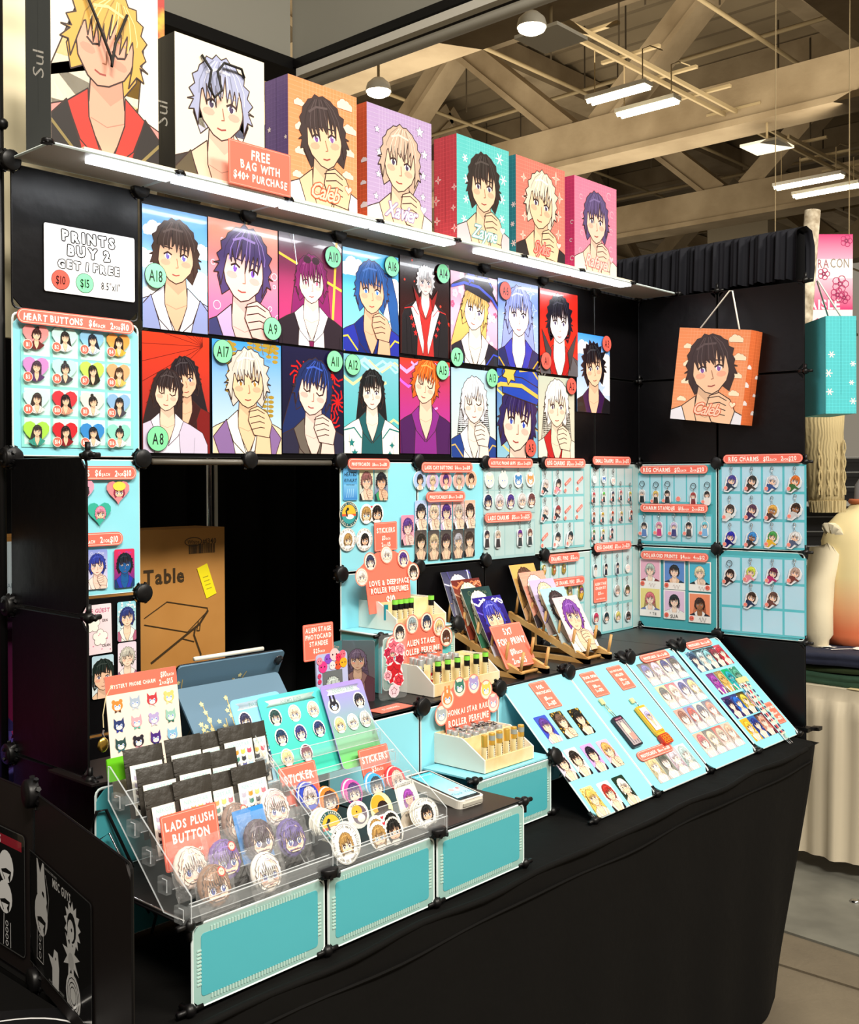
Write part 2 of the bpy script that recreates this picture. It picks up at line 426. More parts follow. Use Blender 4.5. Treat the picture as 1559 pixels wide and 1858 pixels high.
# ---------------------------------------------------------------- drapes
def drape(name, P, Q, z0, z1, folds, amp, label, m, ruffle=None):
    P = Vector(P); Q = Vector(Q); d = Q-P; L = d.length; d.normalize(); nrm = Vector((-d.y, d.x, 0)); N = folds*10; rows = 9
    r = random.Random(label); ph = [r.uniform(.5, 1.4) for _ in range(folds+2)]; v = []; f = []
    for j in range(rows+1):
        t = j/rows; z = z0+(z1-z0)*t
        for i in range(N+1):
            s = i/N; k = s*folds; a = ph[int(k)]*(1-(k % 1))+ph[int(k)+1]*(k % 1)
            o = amp*a*sin(2*pi*k+.4*sin(3*t+k))*(1-.35*t)
            p = P+d*(L*s)+nrm*o; v.append((p.x, p.y, z+(.012*sin(2*pi*k*1.3) if j == rows else 0)))
    for j in range(rows):
        for i in range(N): f.append((j*(N+1)+i, j*(N+1)+i+1, (j+1)*(N+1)+i+1, (j+1)*(N+1)+i))
    mb = MB(); mb.add(v, f, m, True); t = thing(name, label, 'curtain', None)
    mk('curtain_cloth', mb.mesh(), None, t)
    if ruffle:
        v = []; f = []; N = folds*40
        for j, (z, o) in enumerate(((z1-ruffle, .05), (z1-ruffle*.7, .06), (z1-.04, .06), (z1+.01, .04), (z1+.02, 0), (z1, -.05), (z1-ruffle, -.06))):
            for i in range(N+1):
                s = i/N; q = .008*sin(s*folds*9.1)+.006*sin(s*folds*21+1)+.004*sin(s*folds*37); p = P+d*(L*s)+nrm*(o+q*(1 if o >= 0 else -1)); v.append((p.x, p.y, z+q*.25))
        for j in range(6):
            for i in range(N): f.append((j*(N+1)+i, j*(N+1)+i+1, (j+1)*(N+1)+i+1, (j+1)*(N+1)+i))
        mb = MB(); mb.add(v, f, mat('black_hem_cloth', '14151c', .8, spec=.2), True); mk('rod_pocket', mb.mesh(), None, t)
    return t
DR = mat('black_drape', '08080a', .8, spec=.2)
drape('drape', (-.6, .62, 0), (2.6, .62, 0), 0, 2.2, 22, .035, 'black drape hanging behind the opening in the display wall', DR)
drape('drape', (2.56, .45, 0), (2.485, -.585, 0), .5, 2.40, 9, .018, 'black drape with gathered rod pocket behind the right wing of the stall', DR, .16)
b = MB(); b.tube([(.865, .52, 0), (.865, .52, 2.15)], .011, CHROME, 10); b.box(.885, .515, 0, .895, .52, 2.1, WHITE)
mk('drape_pole', b.mesh(), None, None, 'bare metal upright in front of the black drape, above the cardboard box', 'pole')
# cardboard box
CARD = mat('cardboard', 'b07a38', .75, ramp=('a8722f', 'bd8845'), vscale=3)
BX = T(0, .26, 0)
t = thing('cardboard_box', 'flat brown table carton standing upright behind the opening, with a yellow sticker', 'box', BX)
b = MB(); b.box(-.14, 0, 0, .725, .13, 1.458, CARD); mk('carton', b.mesh(), None, t)
bf = Fr((0, .259, 0), (1, 0, 0), (0, 0, 1)); A = Art(); dk = '3a2a14'
def bl(px, py): return bf.loc(px, py)
x, y = bl(298, 1045); A.text('Table', x, y, .037, dk, .03, .92, jit=-1)
x, y = bl(380, 981); A.text('#1340', x, y, .014, dk, .005, .95, jit=-1); x, y = bl(351, 983); A.text('White', x, y, .011, dk, .0, .9, jit=-1); A.line(ell(x, y, .026, .011), .002, dk, True)
mk('carton_lettering', A.mesh(), T(0, -.001, 0) @ Matrix(((1, 0, 0, 0), (0, 0, -1, 0), (0, 1, 0, 0), (0, 0, 0, 1))), t); A = Art()
x0, y0 = bl(343, 988); x1, y1 = bl(391, 1002); r = random.Random(5); x = x0
while x < x1: wv = r.choice((.001, .002, .003)); A.poly(rrect(x, y1, x+wv, y0), dk); x += wv+r.choice((.0012, .002))
def pl(pts, w=.0025, c=False): A.line([bl(*p) for p in pts], w, dk, c)
pl([(262, 1122), (303, 1092), (376, 1103), (377, 1108), (340, 1147), (262, 1134)]); pl([(377, 1108), (362, 1132), (275, 1203)], .006); pl([(354, 1140), (352, 1152), (364, 1186), (364, 1190)], .005)
pl([(360, 1127), (357, 1144), (362, 1144), (364, 1128)]); pl([(328, 1158), (352, 1164)]); pl([(262, 1232), (340, 1205), (352, 1206), (352, 1214)], .002); pl([(325, 1215), (340, 1210)], .006)
mk('carton_print', A.mesh(), T(0, -.001, 0) @ Matrix(((1, 0, 0, 0), (0, 0, -1, 0), (0, 1, 0, 0), (0, 0, 0, 1))), t)
A = Art(); A.slab(rrect(-.017, -.043, .017, .043), .001, 'f2e11a')
for k in range(4): A.line([(-.008, -.02+k*.011), (.008, -.022+k*.011)], .002, '9a8a20')
x, y = bl(375, 1054); mk('sticker', A.mesh(), T(x, -.002, y) @ RX(90) @ RZ(20), t, 'yellow rectangular sticker')

# ---------------------------------------------------------------- neighbouring stall on the right
WC = mat('ivory_tablecloth', 'cfc3aa', .7, bump=.2, bscale=5)
t = thing('skirted_table', 'neighbouring table with a pleated ivory skirt, right of the stall', 'table', T(3.2, -1.6, 0))
b = MB(); b.box(0, 0, .70, .9, 2.6, .745, WC); mk('tabletop_cloth', b.mesh(), None, t)
v = []; f = []; N = 150
prof = ((.745, -.012), (.70, -.014), (.695, -.02), (.62, -.03), (.4, -.035), (.08, -.05))
for j, (z, o) in enumerate(prof):
    for i in range(N+1):
        y = 2.6*i/N; a = .006*sin(i*1.26)+.008*sin(i*.5+j*.4)*(j > 2); v.append((o+(a if j > 1 else 0)*(1 if j < 4 else 1.8), y, z))
for j in range(len(prof)-1):
    for i in range(N): f.append((j*(N+1)+i, j*(N+1)+i+1, (j+1)*(N+1)+i+1, (j+1)*(N+1)+i))
b = MB(); b.add(v, f, WC, True); mk('pleated_skirt', b.mesh(), None, t)
def soft(pts, z0, h, m, seed=0, fold=4):
    """folded cloth: rounded slab with wavy edge layers"""
    b = MB(); r = random.Random(seed); n = len(pts); cx = sum(p[0] for p in pts)/n; cy = sum(p[1] for p in pts)/n
    ring = []
    for i in range(n):
        a = pts[i]; c = pts[(i+1) % n]
        for k in range(5): ring.append((a[0]+(c[0]-a[0])*k/5, a[1]+(c[1]-a[1])*k/5))
    v = []; f = []; N = len(ring); lv = []
    for k in range(fold): lv += [(k/fold, .985), ((k+.25)/fold, 1.0), ((k+.75)/fold, 1.0)]
    lv += [(1, .97), (1.05, .8), (1.08, .4)]
    for z, s in lv:
        for i, p in enumerate(ring):
            q = s+.012*sin(i*2.1+z*9+seed); v.append((cx+(p[0]-cx)*q, cy+(p[1]-cy)*q, z0+z*h+.004*sin(i*1.3+seed)))
    for j in range(len(lv)-1):
        for i in range(N): f.append((j*N+i, j*N+(i+1) % N, (j+1)*N+(i+1) % N, (j+1)*N+i))
    f.append([(len(lv)-1)*N+i for i in range(N)]); b.add(v, f, m, True); return b.mesh()
def cl(name, col): return mat(name, col, .85, bump=.6, bscale=14)
mk('folded_shirt', soft([(3.22, -.62), (3.75, -.62), (3.75, -.14), (3.24, -.14)], .748, .045, cl('dark_green_cloth', '2b4a37'), 1, 2), None, None, 'dark green folded shirt at the bottom of the stack on the ivory table', 'shirt')
mk('folded_shirt', soft([(3.23, -.60), (3.73, -.60), (3.73, -.12), (3.25, -.12)], .797, .025, cl('olive_cloth', '2c3a1c'), 2, 1), None, None, 'thin olive folded shirt between the green and the navy one', 'shirt')
t = thing('folded_shirt', 'navy folded shirt with white lettering on top of the dark stack', 'shirt', T(3.21, -.12, .826))
mk('shirt_cloth', soft([(.02, -.5), (.5, -.5), (.42, 0), (.0, 0)], 0, .045, cl('navy_cloth', '1d2238'), 3, 2), None, t)
A = Art(); A.text('& CO', .2, -.3, .09, 'f2f0ea', .06, 1, rot=-70, jit=-1); A.line([(.1, -.22), (.16, -.27), (.2, -.38)], .012, 'f2f0ea'); mk('shirt_print', A.mesh(), T(0, 0, .053), t)
mk('folded_shirt', soft([(3.79, -.6), (4.05, -.6), (4.05, .55), (3.79, .55)], .75, .10, cl('pale_green_cloth', 'c3cf9a'), 4, 3), None, None, 'pale green and yellow folded shirts lying behind the navy one', 'shirt')
A = Art(); A.slab(rrect(-.16, -.11, .16, .11), .002, 'd9c79a'); r = random.Random(2)
for k in range(40): x = r.uniform(-.15, .12); y = r.uniform(-.1, .08); A.poly(rrect(x, y, x+r.uniform(.01, .04), y+r.uniform(.004, .02)), r.choice(('7a5a3a', 'e8d27a', '4a3a30', 'f5ead0', 'b0563a')))
mk('print_sheet', A.mesh(), T(3.28, -.62, .749) @ RZ(80), None, 'brown and gold printed sheet at the front edge of the ivory table', 'print')
# mannequin torso in a pale jacket
CR = mat('cream_fabric', 'd8cdb0', .75, bump=.3, bscale=10); GR = mat('cream_to_orange_fabric', 'ecd39a', .75)
nt = GR.node_tree; tc = nt.nodes.new('ShaderNodeTexCoord'); sx = nt.nodes.new('ShaderNodeSeparateXYZ'); rp = nt.nodes.new('ShaderNodeValToRGB')
nt.links.new(tc.outputs['Object'], sx.inputs[0]); nt.links.new(sx.outputs['Z'], rp.inputs[0]); nt.links.new(rp.outputs[0], nt.nodes['Principled BSDF'].inputs['Base Color'])
rp.color_ramp.elements[0].position = .05; rp.color_ramp.elements[0].color = H('d9734a'); rp.color_ramp.elements[1].position = .28; rp.color_ramp.elements[1].color = H('ead9a4')
mc = CAM+(FWD+RGT*((1572-779.5)/FPX))*4.62
t = thing('mannequin_torso', 'mannequin torso wearing a cream jacket that fades to orange at the hem', 'mannequin', T(mc.x, mc.y, .885) @ RZ(-48))
b = MB(); v = []; f = []; n = 28
for z, rx, ry in ((-.02, .20, .14), (0, .235, .155), (.03, .245, .16), (.15, .235, .15), (.3, .235, .145), (.42, .245, .14), (.49, .22, .12), (.535, .16, .095), (.56, .10, .07), (.585, .075, .062)):
    for i in range(n): a = 2*pi*i/n; k = 1+.02*sin(a*7+z*20); v.append((rx*.76*k*cos(a), ry*k*sin(a), z))
for j in range(8):
    for i in range(n): f.append((j*n+i, j*n+(i+1) % n, (j+1)*n+(i+1) % n, (j+1)*n+i))
f += [(8*n+i, 8*n+(i+1) % n, 9*n+(i+1) % n, 9*n+i) for i in range(n)]
b.add(v, f, GR, True); mk('jacket_body', b.mesh(), None, t)
for s in (-1, 1):
    b = MB(); b.tube([(s*.07, 0, .48), (s*.15, -.03, .455), (s*.19, -.04, .38), (s*.215, -.05, .26), (s*.225, -.07, .14), (s*.235, -.09, .04), (s*.235, -.09, .015), (s*.236, -.092, -.03)], [.02, .060, .064, .060, .055, .058, .042, .040], CR, 14); mk('sleeve', b.mesh(), None, t)
b = MB(); b.tube([(.062*cos(i*pi/8), .058*sin(i*pi/8)-.0, .590) for i in range(16)], .012, mat('striped_collar', 'b9683f', .7), 6, True); mk('collar', b.mesh(), None, t)
b = MB(); b.lathe([(.05, .58), (.045, .66), (.02, .70)], mat('grey_neck', '8f8f92', .5), 16); mk('neck_form', b.mesh(), None, t)
A = Art(); 
for k in range(26):
    x = -.2+k*.016; z = .075+.02*sin(k*1.9); A.line([(x+.012*cos(a*.7), z+.02*sin(a*.7)) for a in range(8)], .004, 'f6d9b0')
me = A.mesh(); 
for q in me.vertices: a = q.co.x/.2; q.co = (.165*sin(a*1.05), -.155*cos(a*1.05), q.co.y)
mk('hem_embroidery', me, None, t)
# cream knitted sweater hanging above it
t = thing('hanging_sweater', 'cream cable-knit sweater sleeve hanging beside the stall, above the mannequin', 'sweater', T(*(CAM+(FWD+RGT*((1497-779.5)/FPX))*4.2)) @ RZ(-48))
KN = mat('knit_wool', 'bba97c', .9, bump=.3, bscale=30, wave='X')
b = MB(); b.tube([(-.0, 0, .32), (-.01, 0, .2), (.0, 0, .05), (.005, 0, -.04), (.008, 0, -.07)], [.075, .078, .07, .066, .064], KN, 20); mk('sleeve', b.mesh(), None, t)
b = MB()
for i in range(26): a = 2*pi*i/26; b.tube([(.008+.062*cos(a), .062*sin(a), -.06), (.01+.058*cos(a), .058*sin(a), -.105)], .009, KN, 5)
mk('ribbed_cuff', b.mesh(), None, t)
b = MB()
for q in range(4):
    for s in (0, pi): b.tube([(.004+(-.045+q*.03)+.006*sin(k*.9+s), -.066-.004+.6*(abs(-.045+q*.03))**1.5, .17-k*.016) for k in range(14)], .0035, KN, 5)
mk('cable_stitch', b.mesh(), None, t)
# dark gridwall behind the neighbour's goods
t = thing('gridwall_rack', 'black wire gridwall with shelves behind the mannequin', 'rack', T(*(CAM+(FWD+RGT*((1500-779.5)/FPX))*6.2)) @ RZ(-48))
b = MB(); b.box(-.25, .1, -1.6, 1.2, .13, .15, BLK); mk('backing', b.mesh(), None, t)
GM = mat('grid_wire', '6a6a68', .4, metal=.6)
for k in range(14):
    b = MB(); b.tube([(-.2, .05, -.95+k*.085), (1.2, .05, -.95+k*.085)], .004, GM, 5); mk('wire', b.mesh(), None, t)
for k in range(2):
    b = MB(); b.box(-.2, -.1, -.12-k*.33, 1.2, .05, -.10-k*.33, mat('shelf_metal', '8c8c86', .4)); mk('shelf', b.mesh(), None, t)
# birch pole
BIR = mat('birch_bark', 'b9a98c', .8, ramp=('8f8068', 'd6cbb4'), vscale=28, bump=.6, bscale=30)
b = MB(); b.tube([(3.19, -.165, .746), (3.215, -.20, 1.3), (3.235, -.24, 1.9), (3.262, -.285, 2.66)], [.030, .030, .028, .031], BIR, 14)
mk('birch_pole', b.mesh(), None, None, 'pale birch pole rising behind the right end of the stall', 'pole')
# convention banner
bc = CAM+(FWD+RGT*((1470-779.5)/FPX))*8.6; BF = Fr(bc, RGT, (0, 0, 1)); A = Art(); wd, hh = .34, 1.0
x0, yt = BF.loc(1400, 425); x1, yb = BF.loc(1547, 700); A.slab(rrect(x0, yb, x1, yt), .01, 'f6f0f2')
_, ya = BF.loc(1500, 470); _, ybn = BF.loc(1500, 505); _, yc = BF.loc(1500, 562)
A.grad(x0, ya, x1, yt, 'd81b72', 'f3a9c8'); A.grad(x0, yc, x1, ybn, 'f9c6da', 'd81b72')
tx, ty = BF.loc(1537, 477); A.text('CON', x1-.03, ty, .075, '8c7b6a', .0, .62, 'r', jit=-1); A.text('SAKURA', x1-.19, ty-.004, .07, '9c3f52', .0, .66, 'r', jit=-1)
_, ty = BF.loc(1500, 552); A.text('AISLE', x1-.10, ty, .075, 'ffffff', .03, .9, 'r', jit=-1); _, ty = BF.loc(1500, 592); A.text('200', x1-.10, ty-.02, .16, 'e0306c', .04, .9, 'r', jit=-1)
r = random.Random(4)
for px, py, s in ((1536, 437, .05), (1495, 497, .05), (1525, 515, .07), (1520, 535, .06), (1532, 540, .05)):
    x, y = BF.loc(px, py)
    for k in range(5): A.line(ell(x+s*.55*cos(k*1.257), y+s*.55*sin(k*1.257), s*.4, n=10), .006, 'b01860', True)
    for k in range(5): A.poly(ell(x+s*.25*cos(k*1.257), y+s*.25*sin(k*1.257), .006, n=6), '6a1040')
t = mk('hanging_banner', A.mesh(), BF.m, None, 'pink and white aisle banner hanging in the hall at the right', 'banner')
for x in (x0+.03, x1-.03): b = MB(); b.tube([(x, yt, 0), (x, yt+ZD-bc.z-yt-.1, 0)], .004, PIPE, 4); mk('suspension_wire', b.mesh(), None, t)

# ---------------------------------------------------------------- drawn figures for the prints (plain generic people)
OUTL = '3a2622'
def hairpoly(rnd, s, spiky, part, low=-.35, fr=.25):
    o = [(-.84, -.72-.1*rnd.random()), (-.98, -.38), (-1.08-spiky*.4, -.42), (-1.0, -.1), (-1.1-spiky*.5, -.12)]; n = 20
    for i in range(n+1):
        a = radians(188-196*i/n); up_ = max(0, 1-abs(a-pi/2)/1.2)
        k = 1+(spiky*(.35+rnd.random()*.65)*(1-.6*up_) if i % 2 else 0)+.02*sin(i*2.3)
        o.append((.99*k*cos(a), .14+1.16*k*sin(a)))
    o += [(1.1+spiky*.5, -.1), (1.0, -.08), (1.08+spiky*.4, -.4), (.97, -.36), (.82, -.7-.1*rnd.random()), (.80, -.2), (.73, .22)]; tips = 8
    for i in range(tips):
        x = .70-1.36*(i+.3)/tips; d = abs(x-part)
        o.append((x, .52-.08*rnd.random() if d > .16 else .82))
        o.append((x-.10*(1 if x > part else -.1), -.0-.18*rnd.random()+.22*(d < .3)+fr-.25)); o.append((x-.13, .3))
    o += [(-.72, .25), (-.78, -.2)]
    return [(p[0]*s, p[1]*s) for p in o]
def person(A, cx, cy, s, hair='3a2a26', skin='f0c9a8', top='e8e6ee', inner='ffffff', hair2=None, eye='4a3a5c', style='short', tilt=0, seed=0, tie=None, hand=False, closed=False, acc=None, chibi=False, body=True, spiky=.12, lapel=None, blush=True, line=None, fr=.25, hat=None, shades=None, collar_up=None, **kw):
    rnd = random.Random(seed); line = line or OUTL; lw = s*.035; hair2 = hair2 or tuple(min(1, c*1.7+.03) for c in H(hair)[:3])+(1,)
    ct, st = cos(radians(tilt)), sin(radians(tilt))
    def P(pts, rot=True):
        o = []
        for x, y in pts:
            if rot: x, y = x*ct-y*st, x*st+y*ct
            o.append((cx+x*s, cy+y*s))
        return o
    def sh(pts, col, o=True, rot=True, c2=None):
        q = P(pts, rot); A.poly(q, col, c2)
        if o and s > .006: A.line(q, lw, line, True)
    if style == 'long':
        sh([(-1.0, .4), (-1.25, -1.2), (-1.5, -3.2), (-.6, -3.6), (.2, -2), (.9, -3.5), (1.45, -3.1), (1.2, -1.1), (1.0, .4)], hair)
    if style == 'bob': sh([(-1.0, .4), (-1.2, -.6), (-1.0, -1.25), (0, -1.0), (1.0, -1.3), (1.2, -.6), (1.0, .4)], hair)
    if style == 'tail': sh([(.6, .9), (1.3, .8), (1.7, -.4), (1.9, -2.6), (1.35, -1.9), (1.0, -.3)], hair)
    if style == 'bun': sh(ell(.1, 1.45, .38, .36, 12), hair)
    sh([(-.9, .2), (-1.0, -.5), (-.75, -1.05), (-.35, -.7), (.35, -.7), (.75, -1.05), (1.0, -.5), (.9, .2)], hair)
    if body and not chibi:
        sh([(-2.9, -7), (-2.8, -3), (-2.45, -2.3), (-1.6, -1.85), (-.6, -1.45), (.6, -1.45), (1.6, -1.85), (2.45, -2.3), (2.8, -3), (2.9, -7)], top, rot=False)
        sh([(-.75, -1.5), (-1.1, -7), (1.1, -7), (.75, -1.5)], inner, rot=False)
        sh([(-.42, -.5), (.42, -.5), (.5, -1.5), (.62, -1.8), (.02, -3.0), (-.62, -1.8), (-.5, -1.5)], skin, rot=False)
        A.poly(P([(-.42, -.7), (.42, -.7), (.46, -1.2), (.1, -1.5), (-.44, -1.1)], False), tuple(c*.78 for c in H(skin)[:3])+(1,))
        A.line(P([(-.45, -1.9), (0, -2.05), (.5, -1.85)], False), lw*.7, tuple(c*.6 for c in H(skin)[:3])+(1,))
        sh([(-.52, -1.2), (-1.1, -1.65), (-.75, -2.5), (-.05, -3.1), (-.5, -1.9)], inner, rot=False); sh([(.52, -1.2), (1.1, -1.65), (.75, -2.5), (.05, -3.1), (.5, -1.9)], inner, rot=False)
        if lapel:
            sh([(-1.1, -1.6), (-1.75, -2.3), (-1.3, -3.4), (-.3, -6), (-.2, -5), (-.75, -2.6)], lapel, rot=False); sh([(1.1, -1.6), (1.75, -2.3), (1.3, -3.4), (.3, -6), (.2, -5), (.75, -2.6)], lapel, rot=False)
        if tie: sh([(-.16, -2.95), (.16, -2.95), (.12, -3.3), (.3, -6.5), (-.3, -6.5), (-.12, -3.3)], tie, rot=False)
        if acc:
            for k in range(3): A.poly([(cx+q[0]*s, cy+q[1]*s) for q in star(-1.7+k*.25, -3.1-k*.6, .28, 5)], acc); A.poly([(cx+q[0]*s, cy+q[1]*s) for q in star(1.7-k*.2, -3.2-k*.55, .24, 4)], acc)
            A.line(P([(-2.5, -2.4), (-1.5, -2.2), (-.9, -2.8)], False), lw*2.2, acc); A.line(P([(2.5, -2.4), (1.5, -2.2), (.9, -2.8)], False), lw*2.2, acc)
        for q in ((-1.9, -2.6, -1.6, -6), (1.9, -2.6, 1.6, -6), (-2.3, -3, -2.2, -6)): A.line(P([q[:2], q[2:]], False), lw*.8, tuple(c*.6 for c in H(top)[:3])+(1,))
    k = 1.12 if chibi else 1
    for sx in (-1, 1): sh(ell(sx*.82*k, -.12, .14, .24, 8), skin)
    sh([(.8*cos(radians(a))*k, 1.0*sin(radians(a))) for a in range(0, 181, 20)]+([(-.86, -.3), (-.62, -.68), (-.3, -.82), (.3, -.82), (.62, -.68), (.86, -.3)] if chibi else [(-.78, -.3), (-.66, -.62), (-.3, -.98), (0, -1.1), (.3, -.98), (.66, -.62), (.78, -.3)]), skin)
    if blush:
        for sx in (-1, 1): A.poly(P(ell(sx*.46, -.33, .22, .12, 8)), tuple(a*.6+b*.4 for a, b in zip(H(skin), H('f07868'))))
    for sx in (-1, 1):
        ex = sx*(.40 if chibi else .36); ey = -.16 if chibi else -.08; es = 1.45 if chibi else .82
        if closed: A.line(P([(ex-.18, ey), (ex, ey-.09), (ex+.18, ey)]), lw*1.6, line)
        else:
            A.poly(P(ell(ex, ey, .17*es, .15*es, 9)), 'ffffff'); A.poly(P(ell(ex, ey-.01, .10*es, .15*es, 9)), eye)
            A.poly(P(ell(ex+.03, ey+.06, .04*es, .05*es, 6)), 'ffffff'); A.line(P([(ex-.2*es, ey+.05), (ex, ey+.17*es), (ex+.2*es, ey+.06)]), lw*1.9, line)
        A.line(P([(ex-.2, ey+.34), (ex+.2, ey+.37-.08*sx*sx)]), lw*1.4, hair)
    if not chibi: A.line(P([(.04, -.15), (.1, -.48), (0, -.5)]), lw*.9, 'a86a50')
    A.line(P([(-.15, -.62 if chibi else -.76), (0, -.66 if chibi else -.79), (.15, -.61 if chibi else -.75)]), lw*1.3, 'a04840')
    hp = hairpoly(rnd, 1.0, spiky, rnd.choice((-.3, .25, .1)), fr=fr); sh(hp, hair)
    dk = tuple(c*.55 for c in H(hair)[:3])+(1,)
    for i in range(9):
        x = -.8+.2*i+rnd.uniform(-.05, .05); A.line(P([(x*.35, 1.2), (x*.75, .9), (x*.98, .5), (x, .3+rnd.uniform(-.2, .1))]), lw*.8, hair2 if i % 3 else dk)
    A.line(P([(-.55, .78), (-.2, .95), (.3, .92)]), lw*2.2, hair2)
    if hat:
        sh([(-1.0, .75), (-1.15, 1.5), (-.5, 2.05), (.5, 2.1), (1.15, 1.55), (1.0, .75)], hat[0]); sh([(-2.3, .35), (-1.2, .95), (0, 1.15), (1.2, .95), (2.3, .35), (1.9, .75), (1.1, 1.35), (0, 1.5), (-1.1, 1.35), (-1.9, .75)], hat[0])
        A.line(P([(-2.2, .42), (-1.15, 1.02), (0, 1.22), (1.15, 1.02), (2.2, .42)]), lw*4, hat[1]); sh(star(-.75, 1.5, .42, 6, .6), hat[1]); A.line(P([(-.2, 1.7), (.5, 1.9), (1.0, 1.6)]), lw*2, hat[1])
    if shades:
        for sx in (-1, 1): sh(ell(sx*.28, 1.02, .24, .17, 10), '3a1a2a')
    if collar_up:
        sh([(-1.3, -1.2), (-1.5, -.5), (-.7, -1.5), (-.9, -2.4)], collar_up, rot=False); sh([(1.3, -1.2), (1.5, -.5), (.7, -1.5), (.9, -2.4)], collar_up, rot=False)
    if hand and body and not chibi:
        sh([(.2, -6), (.35, -2.8), (.5, -1.9), (1.1, -1.9), (1.2, -2.9), (1.7, -6)], skin, rot=False)
        sh([(.1, -1.15), (.0, -1.6), (.3, -2.2), (1.1, -2.3), (1.25, -1.7), (1.0, -1.25), (.5, -1.0)], skin, rot=False)
        for q in range(4): A.line(P([(.02+q*.06, -1.25-q*.24), (.5+q*.05, -1.15-q*.24), (.85, -1.3-q*.2)], False), lw, line)
def head(A, cx, cy, s, bd='ffffff', **k):
    if bd: A.poly(ell(cx, cy+.12*s, 1.28*s, 1.42*s, 20), bd)
    person(A, cx, cy, s, chibi=True, body=False, **k)
def beast(A, cx, cy, s, col, eye='4a7ad0', ear='t', bd=None, bow=None, flat=False):
    if bd: A.poly(ell(cx, cy, 1.35*s, 1.3*s, 16), bd)
    for q in (-1, 1):
        if ear == 't': A.poly([(cx+q*s*x, cy+s*y) for x, y in ((.25, .5), (.95, 1.35), (1.0, .1))], col); 
        elif ear == 'l': A.poly([(cx+q*s*x, cy+s*y) for x, y in ((.15, .6), (.2, 1.9), (.6, 1.9), (.75, .4))], col)
        else: A.poly(ell(cx+q*.7*s, cy+.75*s, .38*s, n=10), col)
    A.poly(ell(cx, cy, 1.08*s, .86*s, 16), col)
    if not flat:
        A.poly(ell(cx, cy-.35*s, .62*s, .38*s, 12), 'fff4e6')
        for q in (-1, 1): A.poly(ell(cx+q*.42*s, cy+.02*s, .2*s, .24*s, 8), 'ffffff'); A.poly(ell(cx+q*.42*s, cy, .12*s, .18*s, 8), eye)
        A.poly(ell(cx, cy-.22*s, .07*s, .05*s, 6), '402020')
    if bow: 
        for q in (-1, 1): A.poly([(cx, cy-.95*s), (cx+q*.6*s, cy-.7*s), (cx+q*.6*s, cy-1.2*s)], bow)
def cloud(A, x, y, s, col, out=None):
    for o, c in (((1.12, out),) if out else ())+((1, col),):
        for dx, dy, r in ((-.9, 0, .5), (-.3, .3, .65), (.4, .25, .55), (1, 0, .45)): A.poly(ell(x+dx*s, y+dy*s, r*s*o, n=12), c)
        A.poly(rrect(x-1.3*s, y-.45*s*o, x+1.4*s, y+.05*s), c)
def motif(A, *a, **k):
    d = A.DZ; A.DZ = d/4; motif_(A, *a, **k); A.DZ = d
